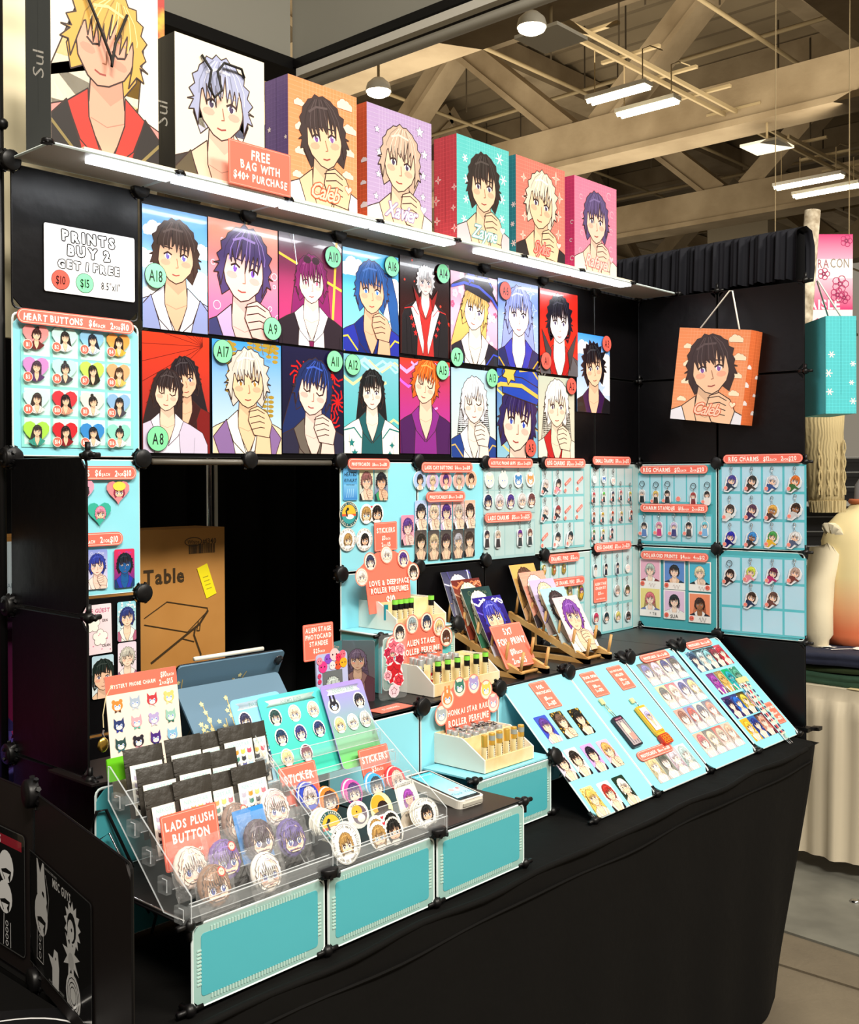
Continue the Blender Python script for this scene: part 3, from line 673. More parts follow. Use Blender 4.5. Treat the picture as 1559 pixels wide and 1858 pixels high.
def motif_(A, kind, x0, y0, x1, y1, seed=0, c='ffffff', c2=None):
    r = random.Random(seed); W = x1-x0; Hh = y1-y0; c2 = c2 or c
    def rp(): return x0+W*r.random(), y0+Hh*r.random()
    if kind == 'sky':
        for k in range(6): x = x0+W*r.choice((.05, .2, .85, .95)); y = y0+Hh*(.15+.13*k); cloud(A, x, y, W*r.uniform(.12, .22), c)
    elif kind == 'petals':
        for k in range(60): x, y = rp(); s = W*.045*r.uniform(.6, 1.4); [A.poly(ell(x+s*.6*cos(q*1.257), y+s*.6*sin(q*1.257), s*.5, n=6), c if k % 3 else c2) for q in range(5)]
    elif kind == 'rays':
        for k in range(9): x, y = rp(); a = r.uniform(0, pi); L = W*.9; A.line([(x-L*cos(a), y-L*sin(a)), (x+L*cos(a), y+L*sin(a))], W*r.uniform(.01, .04), c if k % 2 else c2)
    elif kind == 'lilies':
        for k in range(7):
            x, y = rp(); s = W*.16
            for q in range(9): a = q*.7; A.line([(x, y), (x+s*.6*cos(a), y+s*.6*sin(a)), (x+s*cos(a+.5), y+s*sin(a+.5))], s*.13, c)
    elif kind == 'leaves':
        for k in range(8):
            x, y = rp(); a = r.uniform(.9, 2.2); L = W*.3
            A.line([(x, y), (x+L*cos(a), y+L*sin(a))], W*.012, c2)
            for q in range(5): t = .2+q*.18; s = W*.05; [A.poly(ell(x+L*t*cos(a)+m*s, y+L*t*sin(a), s*.9, s*.45, 8), c) for m in (-1, 1)]
    elif kind == 'bubbles':
        for k in range(16): x, y = rp(); A.line(ell(x, y, W*r.uniform(.015, .05), n=12), W*.008, c, True)
    elif kind == 'embers':
        for k in range(26): x, y = rp(); A.poly(ell(x, y, W*r.uniform(.006, .02), n=6), c)
        for k in range(5): x, y = rp(); A.line([(x, y), (x+W*.3, y+Hh*.1), (x+W*.5, y-Hh*.08)], W*.02, c2)
    elif kind == 'waves':
        for k in range(9): x, y = rp(); A.line([(x+W*.12*q, y+W*.07*sin(q*1.5)) for q in range(-3, 5)], W*r.uniform(.015, .05), c if k % 2 else c2)
    elif kind == 'umbrella':
        for k in range(15): a = pi*.5+k*.22; A.line([(x1-W*.1, y1-Hh*.08), (x1-W*.1+W*1.1*cos(a), y1-Hh*.08+Hh*.8*sin(a)*-1)], W*.008, c)
    elif kind in ('grid', 'stars', 'snow', 'spark', 'clouds', 'swirl'):
        n = max(4, int(W/.011))
        for k in range(n+1): A.line([(x0+W*k/n, y0), (x0+W*k/n, y1)], .0007, c2)
        q = int(Hh/.011)
        for k in range(q+1): A.line([(x0, y0+Hh*k/q), (x1, y0+Hh*k/q)], .0007, c2)
        for k in range(9 if W > .15 else 6):
            x = (x0+W*(.09+.1*r.random())) if k % 2 else (x1-W*(.08+.12*r.random())); y = y0+Hh*(.08+.86*(k+.5)/9); s = .013*r.uniform(.7, 1.3)*min(1, W/.2+.3)
            if kind == 'stars': A.shape(star(x, y, s, 5), c, '5a3a78', .001)
            elif kind == 'spark': A.shape(star(x, y, s*1.2, 4, .28), c2, c, .0016)
            elif kind == 'snow':
                for a in range(3): A.line([(x-s*cos(a*1.047), y-s*sin(a*1.047)), (x+s*cos(a*1.047), y+s*sin(a*1.047))], .0032, c)
                A.poly(ell(x, y, s*.35, n=6), c)
            elif kind == 'clouds': cloud(A, x, y, s*1.1, c, 'b8602a')
            elif kind == 'swirl': A.line(ell(x, y, s*.7, n=9, a0=20, a1=300), .0018, c)
def card_art(w, h, spec, r=.0, border=None, t=.0006):
    """sheet with a portrait; spec is a dict"""
    A = Art(); out = rrect(-w/2, -h/2, w/2, h/2, r); A.slab(out, t, border or spec.get('bg', 'ffffff'))
    b = spec.get('margin', .0); A.conv = rrect(-w/2+b, -h/2+b, w/2-b, h/2-b, max(0, r-b)) if b or r else rrect(-w/2, -h/2, w/2, h/2)
    A.grad(-w/2+b, -h/2+b, w/2-b, h/2-b, spec.get('bg', 'ffffff'), spec.get('bg2', spec.get('bg', 'ffffff')), 4)
    if spec.get('motif'): motif(A, spec['motif'], -w/2, -h/2, w/2, h/2, spec.get('seed', 0), spec.get('mc', 'ffffff'), spec.get('mc2'))
    for q in spec.get('people', [spec]):
        q = dict(spec, **q) if q is not spec else spec
        person(A, w*q.get('x', 0), h*(q.get('y', .12)-.03), w*q.get('s', .26)*1.28, **{k: v for k, v in q.items() if k in PK})
    return A
PK = ('hair', 'skin', 'top', 'inner', 'hair2', 'eye', 'style', 'tilt', 'seed', 'tie', 'hand', 'closed', 'acc', 'spiky', 'lapel', 'blush', 'line', 'fr', 'hat', 'shades', 'collar_up')
def pill(w, text, h=.030, col='f2705f'):
    A = Art(); A.slab(rrect(-w/2, -h/2, w/2, h/2, h*.49, 5), .003, col); A.line(rrect(-w/2+.003, -h/2+.003, w/2-.003, h/2-.003, h*.38, 5), .0012, 'ffd9c9', True)
    A.text(text, 0, -.0005, h*.5, 'fff6ee', .035, .72, jit=.8, maxw=w-.026); return A.mesh(name='pill_sign')
def sign(w, h, lines, col='f4745f', r=.004):
    A = Art(); A.slab(rrect(-w/2, -h/2, w/2, h/2, r), .0015, col); A.line(rrect(-w/2+.003, -h/2+.003, w/2-.003, h/2-.003, r*.6), .0008, 'ffc9b6', True)
    for t, y, sz in lines: A.text(t, 0, y*h, sz*h, 'fff6ee', .035, .75, jit=.8, maxw=w*.86)
    return A.mesh(name='card_sign')

# ---------------------------------------------------------------- the display wall of clipped panels
def panel_mesh(w, h, pm, rm, ch=.022, t=.004, rim=.0024, ribs=None, face=None):
    b = MB(); g = .005; x0, y0, x1, y1 = g, g, w-g, h-g
    oc = [(x0+ch, y0), (x1-ch, y0), (x1, y0+ch), (x1, y1-ch), (x1-ch, y1), (x0+ch, y1), (x0, y1-ch), (x0, y0+ch)]
    b.prism(oc, -t/2, t/2, pm)
    if face:
        q = .016; b.prism(rrect(x0+q, y0+q, x1-q, y1-q, .006), t/2, t/2+.0008, face)
    b.tube([(p[0], p[1], 0) for p in rrect(x0, y0, x1, y1, .012, 3)], rim, rm, 5, True)
    if ribs:
        for k in range(int((w-.08)/.006)):
            for yy in (y0+.008, y1-.016): b.box(.04+k*.006, yy, t/2, .0425+k*.006, yy+.008, t/2+.0014, ribs)
        for k in range(int((h-.08)/.006)):
            for xx in (x0+.008, x1-.016): b.box(xx, .04+k*.006, t/2, xx+.008, .0425+k*.006, t/2+.0014, ribs)
    return b.mesh('panel')
def conn_mesh(stubs=4):
    b = MB(); b.lathe([(.017, -.006), (.021, -.004), (.021, .009), (.019, .0115), (.004, .0118)], BLK, 18)
    for k in range(4):
        a = pi/4+k*pi/2
        for s in (-1, 1): c, d = cos(a+s*.35), sin(a+s*.35); b.T = Matrix.Identity(4); b.tube([(c*.012, d*.012, -.002), (c*.025, d*.025, -.002)], .004, BLK, 5)
    return b.mesh('connector')
def ball_mesh():
    b = MB(); b.ball((0, 0, 0), .011, BLK, 8)
    for d in ((1, 0, 0), (-1, 0, 0), (0, 0, -1), (0, 1, 0)): b.tube([(0, 0, 0), (d[0]*.024, d[1]*.024, d[2]*.024)], .005, BLK, 6)
    return b.mesh('corner_clip')
CONN = conn_mesh(); CLIP = ball_mesh()
wall = thing('display_wall', 'tall stall wall of clipped black and teal panels around the table', 'display stand')
PB = panel_mesh(U, KZ, BLKP, BLK); PT = panel_mesh(U, KZ, TEAL, WRIM); PG = panel_mesh(U, KZ, GREYT, WRIM); PS = panel_mesh(U, KZ, TEAL2, WRIM)
WU = .3076; PBW = panel_mesh(WU, KZ, BLKP, BLK); PSW = panel_mesh(WU, KZ, TEAL2, WRIM)
def put(me, fr, u, v, nm='panel', d=0, lab=None): return mk(nm, me, fr.M(u, v, d), wall, lab)
rowz = {'A': 1, 'B': 0, 'C': -1, 'D': -2, 'E': -3}
for r_, cols in {'A': range(8), 'B': range(1, 8), 'D': (0, 4, 5), 'E': (0, 3, 4, 5, 6, 7)}.items():
    for c_ in cols: put(PB, WALL, c_*U, R(rowz[r_]))
put(PT, WALL, 0, R(0), lab='light teal panel'); put(PT, WALL, 0, R(-1), lab='light teal panel')
for c_ in (3, 4): put(PT, WALL, c_*U, R(-1), lab='light teal panel')
put(PT, WALL, 3*U, R(-2), lab='light teal panel')
for c_, r_ in ((5, 'C'), (6, 'C'), (7, 'C'), (6, 'D'), (7, 'D')): put(PG, WALL, c_*U, R(rowz[r_]), lab='grey-green frosted panel')
for c_ in range(2):
    for r_ in 'AB': put(PBW, WING, c_*WU, R(rowz[r_]))
    for r_ in 'CD': put(PSW, WING, c_*WU, R(rowz[r_]), lab='sea-teal panel')
put(PBW, WING, WU, R(-3))
LW = Fr((0, 0, 0), (-.005, -.3, 0), (0, 0, 1)); LW2 = Fr((0, 0, 0), (.010, -.3, 0), (0, 0, 1))
for r_ in 'CDE': put(PB, LW2 if r_ == 'E' else LW, 0, R(rowz[r_]))
for i in range(9):
    for k in (2, 1, 0, -1, -2):
        if k == 1: continue
        if i in (1, 2) and k < -1: continue
        if i == 2 and k == -1: continue
        if i == 8: continue
        put(CONN, WALL, i*U, R(k), 'connector', .004)
for k in (2, 1, 0, -1, -2): mk('corner_clip', CLIP, WALL.M(8*U-.02, R(k), .01), wall)
for k in (0, -1, -2): put(CONN, WING, WU, R(k), 'connector', .004)
for k in (2, 1): mk('corner_clip', CLIP, WING.M(WU, R(k), 0), wall)
for k in (2, 1, 0, -1, -2): mk('corner_clip', CLIP, WING.M(2*WU, R(k), 0), wall)
for k in (0, -1, -2): put(CONN, LW, .0, R(k), 'connector', .006); mk('corner_clip', CLIP, LW.M(U, R(k), 0), wall)
b = MB(); b.tube([(U+.03, 0, R(0)-.006), (3*U-.03, 0, R(0)-.006)], .007, mat('grey_rod', '5c564c', .35), 8); mk('cross_rod', b.mesh(), None, wall, 'grey rod over the opening')
# foot clamp at the front end of the wing
b = MB(); b.box(-.03, -.05, -.012, .03, .03, .012, BLK); b.tube([(0, -.06, .0), (.02, -.1, .02), (-.02, -.1, .02), (0, -.06, 0)], .004, BLK, 5)
b.prism([(-.02, -.06), (.03, -.06), (.045, -.1), (.0, -.1)], .0, .02, BLK)
mk('binder_clip', b.mesh(), T(2.42, -.595, .752) @ Matrix.Scale(.6, 4), None, 'black clip at the foot of the right wing, on the table corner', 'clip')

# lit canopy shelf along the top
SD = .16; SZ = 2.2327
SHM = panel_mesh(U, SD, SHELF, WRIM, .006, .005, .003)
canopy = thing('light_canopy', 'frosted shelf with bright light strips running along the top of the display wall', 'shelf', T(0, 0, SZ))
for i in range(8):
    pn = mk('shelf_panel', SHM, T(i*U, -SD, 0), canopy)
    if i < 8:
        b = MB(); L0, L1 = (.105, .296) if i == 0 else (.008, .296)
        if i == 4: L0 = .12
        if i == 7: L0, L1 = .01, .20
        b.box(L0, .008, -.010, L1, .050, -.0035, LED)
        if i != 7: mk('light_strip', b.mesh(), None, pn)
    mk('connector', CONN, T(i*U, -SD+.006, 0) @ Matrix.Scale(.55, 4), canopy)
    if i < 7:
        l = area('strip_lamp', (i*U+.15, -SD+.03, SZ-.016), (i*U+.15, -SD+.055, 1.2), .24, .03, .58, (.94, .97, 1))
mk('corner_clip', CLIP, T(8*U, -SD, 0), canopy)
b = MB(); b.box(.02, -.15, .004, 2.05, -.005, .010, mat('foam_board', 'f3e8d2', .6)); mk('foam_board', b.mesh(), T(.06, 0, SZ), None, 'long cream foam board lying on the lit canopy under the paper bags', 'board')

# ---------------------------------------------------------------- table, cloth and risers
b = MB(); b.box(-.15, -.655, .70, 2.30, .06, .732, BRNP)
for x in (0, 2.0):
    for y in (-.5, -.05): b.tube([(x, y, 0), (x, y, .7)], .016, CHROME)
tb = thing('folding_table', 'folding table under the black cloth', 'table'); mk('tabletop', b.mesh(), None, tb)
v = []; f = []; N = 140; prof = []
for j in range(12):
    t_ = j/11; prof.append((.738*(1-t_)+.004*t_, t_))
def edge(s, t_):
    # walks back-left, front-left, front-right, back-right round the table
    pts = [(-.16, .06), (-.16, -.695), (2.305, -.692), (2.335, -.662), (2.36, .06)]; L = [.755, 2.465, .042, .72]; d = s*sum(L)
    for i, l in enumerate(L):
        if d <= l or i == 3:
            k = d/l; x = pts[i][0]*(1-k)+pts[i+1][0]*k; y = pts[i][1]*(1-k)+pts[i+1][1]*k; break
        d -= l
    fx = max(0, (x-1.9)/.48); q = t_**1.15
    x -= .30*q*fx**2*(1.3-.3*q); y += .045*q*fx
    y += .008*sin(x*21+2*t_)*t_*(y < -.3); return x, y
for z, t_ in prof:
    for i in range(N+1): x, y = edge(i/N, t_); v.append((x, y, z))
for j in range(11):
    for i in range(N): f.append((j*(N+1)+i, j*(N+1)+i+1, (j+1)*(N+1)+i+1, (j+1)*(N+1)+i))
top = []
for i in range(31):
    for j in range(9):
        x = -.16+2.5*i/30; y = .06-.752*j/8; x = min(x, 2.335); v.append((x, y, .7395+.0012*sin(i*1.7+j)+(-.004 if j == 8 else 0)))
o = (N+1)*12
for i in range(30):
    for j in range(8): f.append((o+i*9+j, o+i*9+j+1, o+(i+1)*9+j+1, o+(i+1)*9+j))
b = MB(); b.add(v, f, CLOTH, True)
b.tube([(-.15+2.45*i/40, -.694-.004*sin(i*1.1), .735+.003*sin(i*.8)) for i in range(40)], .007, CLOTH, 6)
b.tube([(-.15+2.42*i/40, -.697-.003*sin(i*.9), .688+.004*sin(i*.5)) for i in range(41)], .0035, CLOTH, 5)
mk('tablecloth', b.mesh(), None, None, 'black tablecloth reaching the floor on the long front table', 'tablecloth')

FT = panel_mesh(.29, .142, FROST, WRIM, .014, .003, .0024, mat('rib_marks', 'b4d2ca', .4), TEAL2)
rs = thing('low_riser', 'low front riser with black top and three frosted teal front panels', 'riser', T(-.045, -.66, .742))
for k in range(3):
    b = MB(); b.box(k*.291+.004, .002, .138, k*.291+.287, .31, .143, BRNP); b.tube([(k*.291, 0, .1435), (k*.291+.29, 0, .1435)], .003, BLK); mk('top_panel', b.mesh(), None, rs)
    mk('front_panel', FT, T(k*.291, 0, 0) @ RX(90), rs)
    if k: mk('connector', CONN, T(k*.291, -.004, .145) @ RX(0) @ Matrix.Scale(.95, 4), rs); mk('corner_clip', CLIP, T(k*.291, -.002, .006), rs)
b = MB(); b.tube([(0, 0, .1435), (0, .31, .1435), (.873, .31, .1435)], .003, CHROME); b.tube([(0, 0, .138), (0, .31, .138)], .0025, BLK); mk('edge_rod', b.mesh(), None, rs)
for x in (0, .873): mk('corner_clip', CLIP, T(x, 0, .141), rs); mk('corner_clip', CLIP, T(x, 0, .006), rs)
b = MB(); b.box(.866, .004, .003, .870, .30, .138, TEAL2); mk('side_panel', b.mesh(), None, rs)
# mid riser on the left (behind the acrylic stand)
ms = thing('corner_riser', 'teal riser panel behind the clear stair stand at the left end of the table', 'riser', T(-.02, -.335, .742))
mk('front_panel', panel_mesh(.3, .292, TEAL2, WRIM), RX(90), ms); b = MB(); b.box(0, .004, .292, .30, .16, .296, BRNP); mk('top_panel', b.mesh(), None, ms)
b = MB(); b.tube([(.00, -.008, .02), (.00, -.008, .22), (.012, -.008, .25), (.03, -.01, .25), (.10, -.06, .05), (.09, -.06, .02)], .003, BLK); b.tube([(.015, -.012, .04), (.015, -.012, .20), (.03, -.02, .21), (.085, -.06, .06)], .0022, CHROME)
mk('wire_bookend', b.mesh(), T(-.03, -.335, .742), None, 'bent black wire easel behind the clear stair stand', 'bookend')
# platform
PX0 = .56
pf = thing('black_platform', 'wide black display platform with blue front panels, behind the sloping panels', 'riser', T(0, 0, .742))
for i in range(6):
    x = PX0+.3*i if i < 6 else 0
    b = MB(); b.box(x+.003, -.318, .292, x+.30, -.008, .296, BRNP); b.tube([(x, -.32, .2955), (x+.303, -.32, .2955)], .0032, BLK); mk('top_panel', b.mesh(), None, pf)
FB = panel_mesh(.298, .29, TEAL, WRIM)
for x in (.56, .858, 1.156, 1.46, 1.76, 2.06): mk('front_panel', FB, T(x, -.322, 0) @ RX(90), pf)
for x in (.86, 1.156, 1.47, 1.79, 2.10): mk('connector', CONN, T(x, -.328, .296) @ RX(90) @ Matrix.Scale(1.05, 4), pf)
b = MB(); b.box(.562, -.318, 0, .566, -.01, .290, TEAL2); mk('side_panel', b.mesh(), None, pf)
# perfume step
st = thing('blue_step', 'small blue step with frosted front, carrying the gold-capped perfume box', 'riser', T(.858, -.495, .742))
b = MB(); b.box(.003, 0, .145, .297, .165, .149, TEAL); mk('top_panel', b.mesh(), None, st)
mk('front_panel', panel_mesh(.298, .146, FROST, WRIM, .014, .003, .0024, mat('rib_marks'), TEAL2), RX(90), st)
b = MB(); b.box(.294, 0, .003, .297, .16, .143, TEAL2); mk('side_panel', b.mesh(), None, st)
mk('connector', CONN, T(.303, -.006, .146) @ RX(70), st); mk('corner_clip', CLIP, T(.303, 0, .008), st); mk('corner_clip', CLIP, T(0, 0, .148), st)
# upper blue shelf
us = thing('upper_blue_step', 'small blue step on the platform, carrying the topmost perfume box', 'riser', T(.90, -.152, 1.04))
b = MB(); b.box(-.003, 0, .144, .288, .148, .148, TEAL); b.tube([(-.003, 0, .147), (.29, 0, .147)], .0028, WRIM); b.tube([(-.003, 0, .147), (-.003, .148, .147)], .0028, WRIM); mk('top_panel', b.mesh(), None, us)
mk('front_panel', panel_mesh(.288, .143, FROST, WRIM, .012, .003, .0022, mat('rib_marks'), TEAL2), RX(90), us); b = MB(); b.box(0, 0, 0, .003, .146, .143, TEAL2); mk('side_panel', b.mesh(), None, us)
mk('connector', CONN, T(.292, -.004, .146) @ RX(75), us); mk('corner_clip', CLIP, T(0, 0, .146), us)
# four sloping display panels
SLP = panel_mesh(.296, .416, TEAL, WRIM); SLG = panel_mesh(.296, .416, TEAL, mat('clear_sleeve_rim', 'e4ecec', .2))
sl = []
for i, lab in enumerate(('first sloping blue panel from the left, holding foil photo cards', 'second sloping blue panel, with two hanging phone card holders', 'third sloping blue panel, four rows of faded cards under a clear sleeve', 'fourth sloping blue panel, next to the right wing, with lanyards')):
    x = (1.176, 1.470, 1.768, 2.074)[i]; t = thing('sloping_panel', lab, 'display panel', SLANT.M(x, 0, 0), 'sloping panels along the table front'); sl.append(t)
    mk('panel', SLG if i in (1, 2) else SLP, None, t)
    for q in (0, .298): mk('corner_clip', CLIP, T(q, .004, 0), t)
    if i: mk('connector', CONN, T(0, .418, .002), t)

# ---------------------------------------------------------------- prints on the wall
TH = .0012
def tagdot(code, red=False):
    A = Art(); A.slab(ell(0, 0, .0285, n=28), .0008, '1a1a1a'); A.poly(ell(0, 0, .0272, n=28), 'ee5b4e' if red else '7fdda0')
    A.text(code, 0, 0, .026, '101010', .012, .62, jit=-1, maxw=.046); return A.mesh(name='tag')
def wallprint(TL, BR, spec, lab, tag=None, red=False, fr=WALL, d=.004, group='art prints on the display wall', name='art_print'):
    u0, v1 = fr.loc(*TL, d); u1, v0 = fr.loc(*BR, d); w, h = u1-u0, v1-v0
    o = mk(name, card_art(w, h, spec).mesh(GLOSS), fr.M((u0+u1)/2, (v0+v1)/2, d+.0016), None, lab, 'art print', group)
    if tag: u, v = fr.loc(*tag[1], d); mk('price_tag', tagdot(tag[0], red), T(u-(u0+u1)/2, v-(v0+v1)/2, .0062), o)
    return o
K = dict
NAV = '2b3a6a'
WP = [
 ((257, 369), (376, 607), K(hair='3f2d26', skin='d9a98a', top='9aa4cc', inner='d8d8e6', tie='242228', lapel='8a94c2', eye='6a5aa8', bg='3f9be0', bg2='cfe8f6', motif='sky', y=.16, s=.27, fr=.35, seed=3), ('A18', (279, 501)), 0, 'large print of a brown-haired man in a pale blue suit against sky, tag A18'),
 ((377, 393), (504, 620), K(hair='4a3866', hair2='9a7ac0', skin='f0b8b0', top='3a3a68', inner='b8a0c8', tie='9a94b4', hand=1, bg='f0906a', bg2='e060a8', motif='bubbles', mc='ffd0e0', y=.14, s=.28, spiky=.2, tilt=-8, seed=8, eye='7a4ab0'), ('A9', (491, 597)), 0, 'print of a dark purple-haired man in a striped waistcoat on orange and pink, tag A9'),
 ((505, 419), (620, 635), K(hair='7a1f5a', skin='f6cfc0', top='2a1f28', inner='f4eef4', style='long', bg='3a2a34', bg2='d03a7a', motif='rays', mc='f0c040', mc2='e8f0ff', y=.13, s=.19, tie='7a2050', shades=1, fr=.1, eye='e06080'), ('A10', (601, 467)), 0, 'print of a long magenta-haired woman in a white blouse over crossing light beams, tag A10'),
 ((621, 447), (723, 647), K(hair='24508e', skin='e0a888', top='26309a', inner='14246e', style='tail', hand=1, acc='e0c040', bg='36a8d8', bg2='8ad8e4', motif='sky', y=.16, s=.22, eye='3a70c0'), ('A16', (708, 484)), 0, 'print of a blue-haired man in royal blue robes on summer sky, tag A16'),
 ((725, 462), (815, 651), K(hair='d8d4d4', skin='f0dcd4', top='1e1a1e', inner='b02a28', lapel='e8e6e8', acc='c02a2a', collar_up='8a1a1a', bg='1a0c0e', bg2='3a0c0c', motif='embers', mc='e8402a', mc2='d02a1a', y=.30, s=.13, spiky=.3), ('A14', (801, 497)), 0, 'print of a white-haired figure in black and red on dark embers, tag A14'),
 ((257, 600), (380, 823), K(bg='d8381a', bg2='8a2a30', motif='umbrella', mc='6a1a10', people=[K(x=.12, y=.16, s=.17, hair='241a20', style='long', skin='e8b898', top='7a1a1a', inner='3a1a1a', tilt=8), K(x=-.15, y=.04, s=.17, hair='2e2224', style='long', skin='f0ccb4', top='cfc4dc', inner='e4dcec', closed=1, tilt=-8)]), ('A8', (283, 796)), 0, 'print of two long-haired people in pale robes under a red parasol, tag A8'),
 ((384, 614), (510, 824), K(hair='cfc6bc', hair2='f6f0ea', skin='f2c6a0', top='ecd0b0', inner='f6efe2', lapel='8a6aa0', hand=1, bg='3a94dc', bg2='d6e8ee', motif='leaves', mc='a88a30', mc2='8a7028', y=.18, s=.22, spiky=.2, eye='b08030'), ('A17', (401, 638)), 0, 'print of a silver-haired man in cream before golden leaves, tag A17'),
 ((511, 627), (622, 824), K(hair='1c2a5c', hair2='3a5ac0', skin='f0cfc4', top='2a2840', inner='6a6058', style='long', hand=1, bg='18163a', bg2='100e26', motif='lilies', mc='d01818', y=.14, s=.23, tilt=-12, closed=1), ('A11', (604, 656)), 0, 'print of a navy-haired man among red spider lilies on black, tag A11'),
 ((623, 641), (723, 824), K(hair='16181c', skin='f4e0d0', top='f0eee6', inner='1e5a60', style='long', acc='1e7a7a', bg='7ab8c8', bg2='40b8bc', motif='waves', mc='a8ece8', mc2='e8e0a0', y=.17, s=.17), ('A12', (637, 662)), 0, 'print of a black-haired figure in white above turquoise waves, tag A12'),
 ((725, 648), (816, 824), K(hair='d8601e', hair2='ffa050', skin='f6ccb4', top='4a1a58', inner='8a2a8a', bg='c03a20', bg2='b030b0', motif='waves', mc='f0a0f8', mc2='d060e8', y=.28, s=.2, tilt=-15, spiky=.22, closed=1), ('A15', (800, 672)), 0, 'print of an orange-haired man wrapped in violet lightning, tag A15'),
 ((817, 490), (902, 665), K(hair='d8ac62', hair2='f6dc98', skin='f8dcc8', top='2a2430', inner='f0ece6', style='long', acc='3a4ac0', hat=('241c28', '4a5ad0'), bg='f0b0c4', bg2='e89ab4', motif='petals', mc='f8d0dc', mc2='c85a80', y=.14, s=.21, tilt=-14), ('A7', (826, 648)), 0, 'print of a golden-haired woman in a dark hat amid pink blossom, tag A7'),
 ((903, 504), (976, 671), K(hair='8a94d0', hair2='c8d0f4', skin='f8e0dc', top='2a2a5a', inner='3a3aa8', style='long', acc='c8a030', bg='7a98dc', bg2='a8b8e8', motif='spark', mc='d8e4ff', mc2='8aa4e0', y=.16, s=.25), ('A6', (914, 528)), 1, 'print of a lavender-haired figure in dark uniform on pale blue, red tag A6'),
 ((979, 522), (1048, 684), K(hair='1a1624', skin='f6e4dc', top='4a484e', inner='b01a1a', lapel='5a585e', collar_up='3a383c', bg='e02a1c', bg2='d82418', y=.17, s=.24, spiky=.22), ('A1', (988, 655)), 1, 'print of a black-haired figure in a grey coat on bright red, red tag A1'),
 ((1046, 603), (1106, 751), K(hair='14141c', skin='f0c4a4', top='1c1a1e', inner='3a1a4a', bg='3a8ee0', bg2='d8e6f4', motif='sky', y=.12, s=.24, spiky=.4, tilt=8), ('A3', (1098, 624)), 1, 'print of a spiky black-haired man on blue sky, at the right end, tag A3'),
 ((818, 666), (899, 831), K(hair='e4e4ec', hair2='ffffff', skin='f8e4d8', top='22408e', inner='eef0f4', style='long', acc='d0b060', hand=1, closed=1, bg='a8cce0', bg2='dce4d8', y=.16, s=.22), ('A13', (890, 686)), 0, 'print of a white-haired man with closed eyes in a blue coat, tag A13'),
 ((901, 668), (975, 831), K(hair='2e2058', skin='f8d8c8', top='14161c', inner='e8e4ea', hat=('2244b0', 'e0b850'), bg='2448a8', bg2='8ec4dc', motif='waves', mc='e0b850', mc2='f0d070', y=-.04, s=.34, tilt=-10, eye='3a50b8'), ('A5', (960, 813)), 1, 'print of a violet-haired face under a huge blue and gold hat, red tag A5'),
 ((976, 681), (1042, 831), K(hair='ece8e4', hair2='ffffff', skin='f6dcc4', top='f2e8d8', inner='c02a2a', style='long', bg='b8c0b0', bg2='e8dcc8', hand=1, y=.18, s=.25), ('A2', (1034, 701)), 1, 'print of a long white-haired figure in a cream and red robe, red tag A2'),
]
for TL, BR, sp, tg, red, lab in WP: wallprint(TL, BR, sp, lab, tg, red, d=.004 if TL != (979, 522) else .0062)
# hat on the A5 print is part of its artwork
# white offer sign
u0, v1 = WALL.loc(79, 403, .004); u1, v0 = WALL.loc(244, 549, .004); w, h = u1-u0, v1-v0; A = Art(); A.slab(rrect(-w/2, -h/2, w/2, h/2, .004), .001, 'f4f0f0')
for t, y in (('PRINTS', .36), ('BUY 2', .15), ('GET 1 FREE', -.06)): A.text(t, -w*.02, y*h, h*.145, 'ffffff', .05, .95, jit=.7, out='0c0c0c', outw=.085, maxw=w*.68, gap=.24)
A.shape(ell(-w*.33, -h*.31, .0205, n=26), 'ee5b4e', '222222', .001); A.shape(ell(-w*.07, -h*.31, .0205, n=26), '7fdda0', '222222', .001)
A.text('$10', -w*.33, -h*.31, .018, '101010', .01, .65, jit=-1); A.text('$15', -w*.07, -h*.31, .018, '101010', .01, .65, jit=-1); A.text('8.5"x11"', w*.22, -h*.31, .0165, '181818', .002, .62, jit=-1)
mk('offer_sign', A.mesh(GLOSS), WALL.M((u0+u1)/2, (v0+v1)/2, .0055), None, 'white sign reading PRINTS BUY 2 GET 1 FREE on the black panel at the left', 'sign')

def pills(fr, items):
    for px, py, wd, text, lab in items:
        u, v = fr.loc(px, py, .01); mk('price_banner', pill(wd, text), fr.M(u, v, .016), None, lab, 'sign')
E6 = ' $6each 2for$10'
pills(WALL, [(139, 584, .268, 'HEART BUTTONS  $6each  2for$10', 'coral pill sign HEART BUTTONS above the sixteen heart buttons'),
 (750-3, 0, 0, '', '')][:1])
pills(WALL, [(668, 842, .158, 'PHOTOCARDS  $6each 2for$10', 'coral pill sign PHOTOCARDS over the leftmost teal panel right of the opening'),
 (810, 848, .225, 'LADS CAT BUTTONS  $6each 2for$10', 'coral pill sign LADS CAT BUTTONS'), (807.5, 901, .17, 'PHOTOCARDS $6each 2for$10', 'coral pill sign PHOTOCARDS between the round buttons and the cards'),
 (925, 840, .225, 'ACRYLIC PHONE GRIPS  $12each 2for$20', 'coral pill sign ACRYLIC PHONE GRIPS'), (921.5, 938, .235, 'LADS CHARMS  $15each 2for$25', 'coral pill sign LADS CHARMS'),
 (1024, 840, .232, 'REG CHARMS  $12each 2for$20', 'coral pill sign REG CHARMS over the back wall charm grid'), (1022, 1012, .175, 'ENAMEL PINS  $12each', 'coral pill sign ENAMEL PINS $12'),
 (1026, 1056, .21, 'LARGE ENAMEL PINS  $18each', 'coral pill sign LARGE ENAMEL PINS $18'), (1109, 836, .24, 'SMALL CHARMS  $10each 2for$15', 'coral pill sign SMALL CHARMS'),
 (1111, 991, .235, 'REG CHARMS  $12each 2for$20', 'coral pill sign REG CHARMS below the small charms, nearest the corner')])
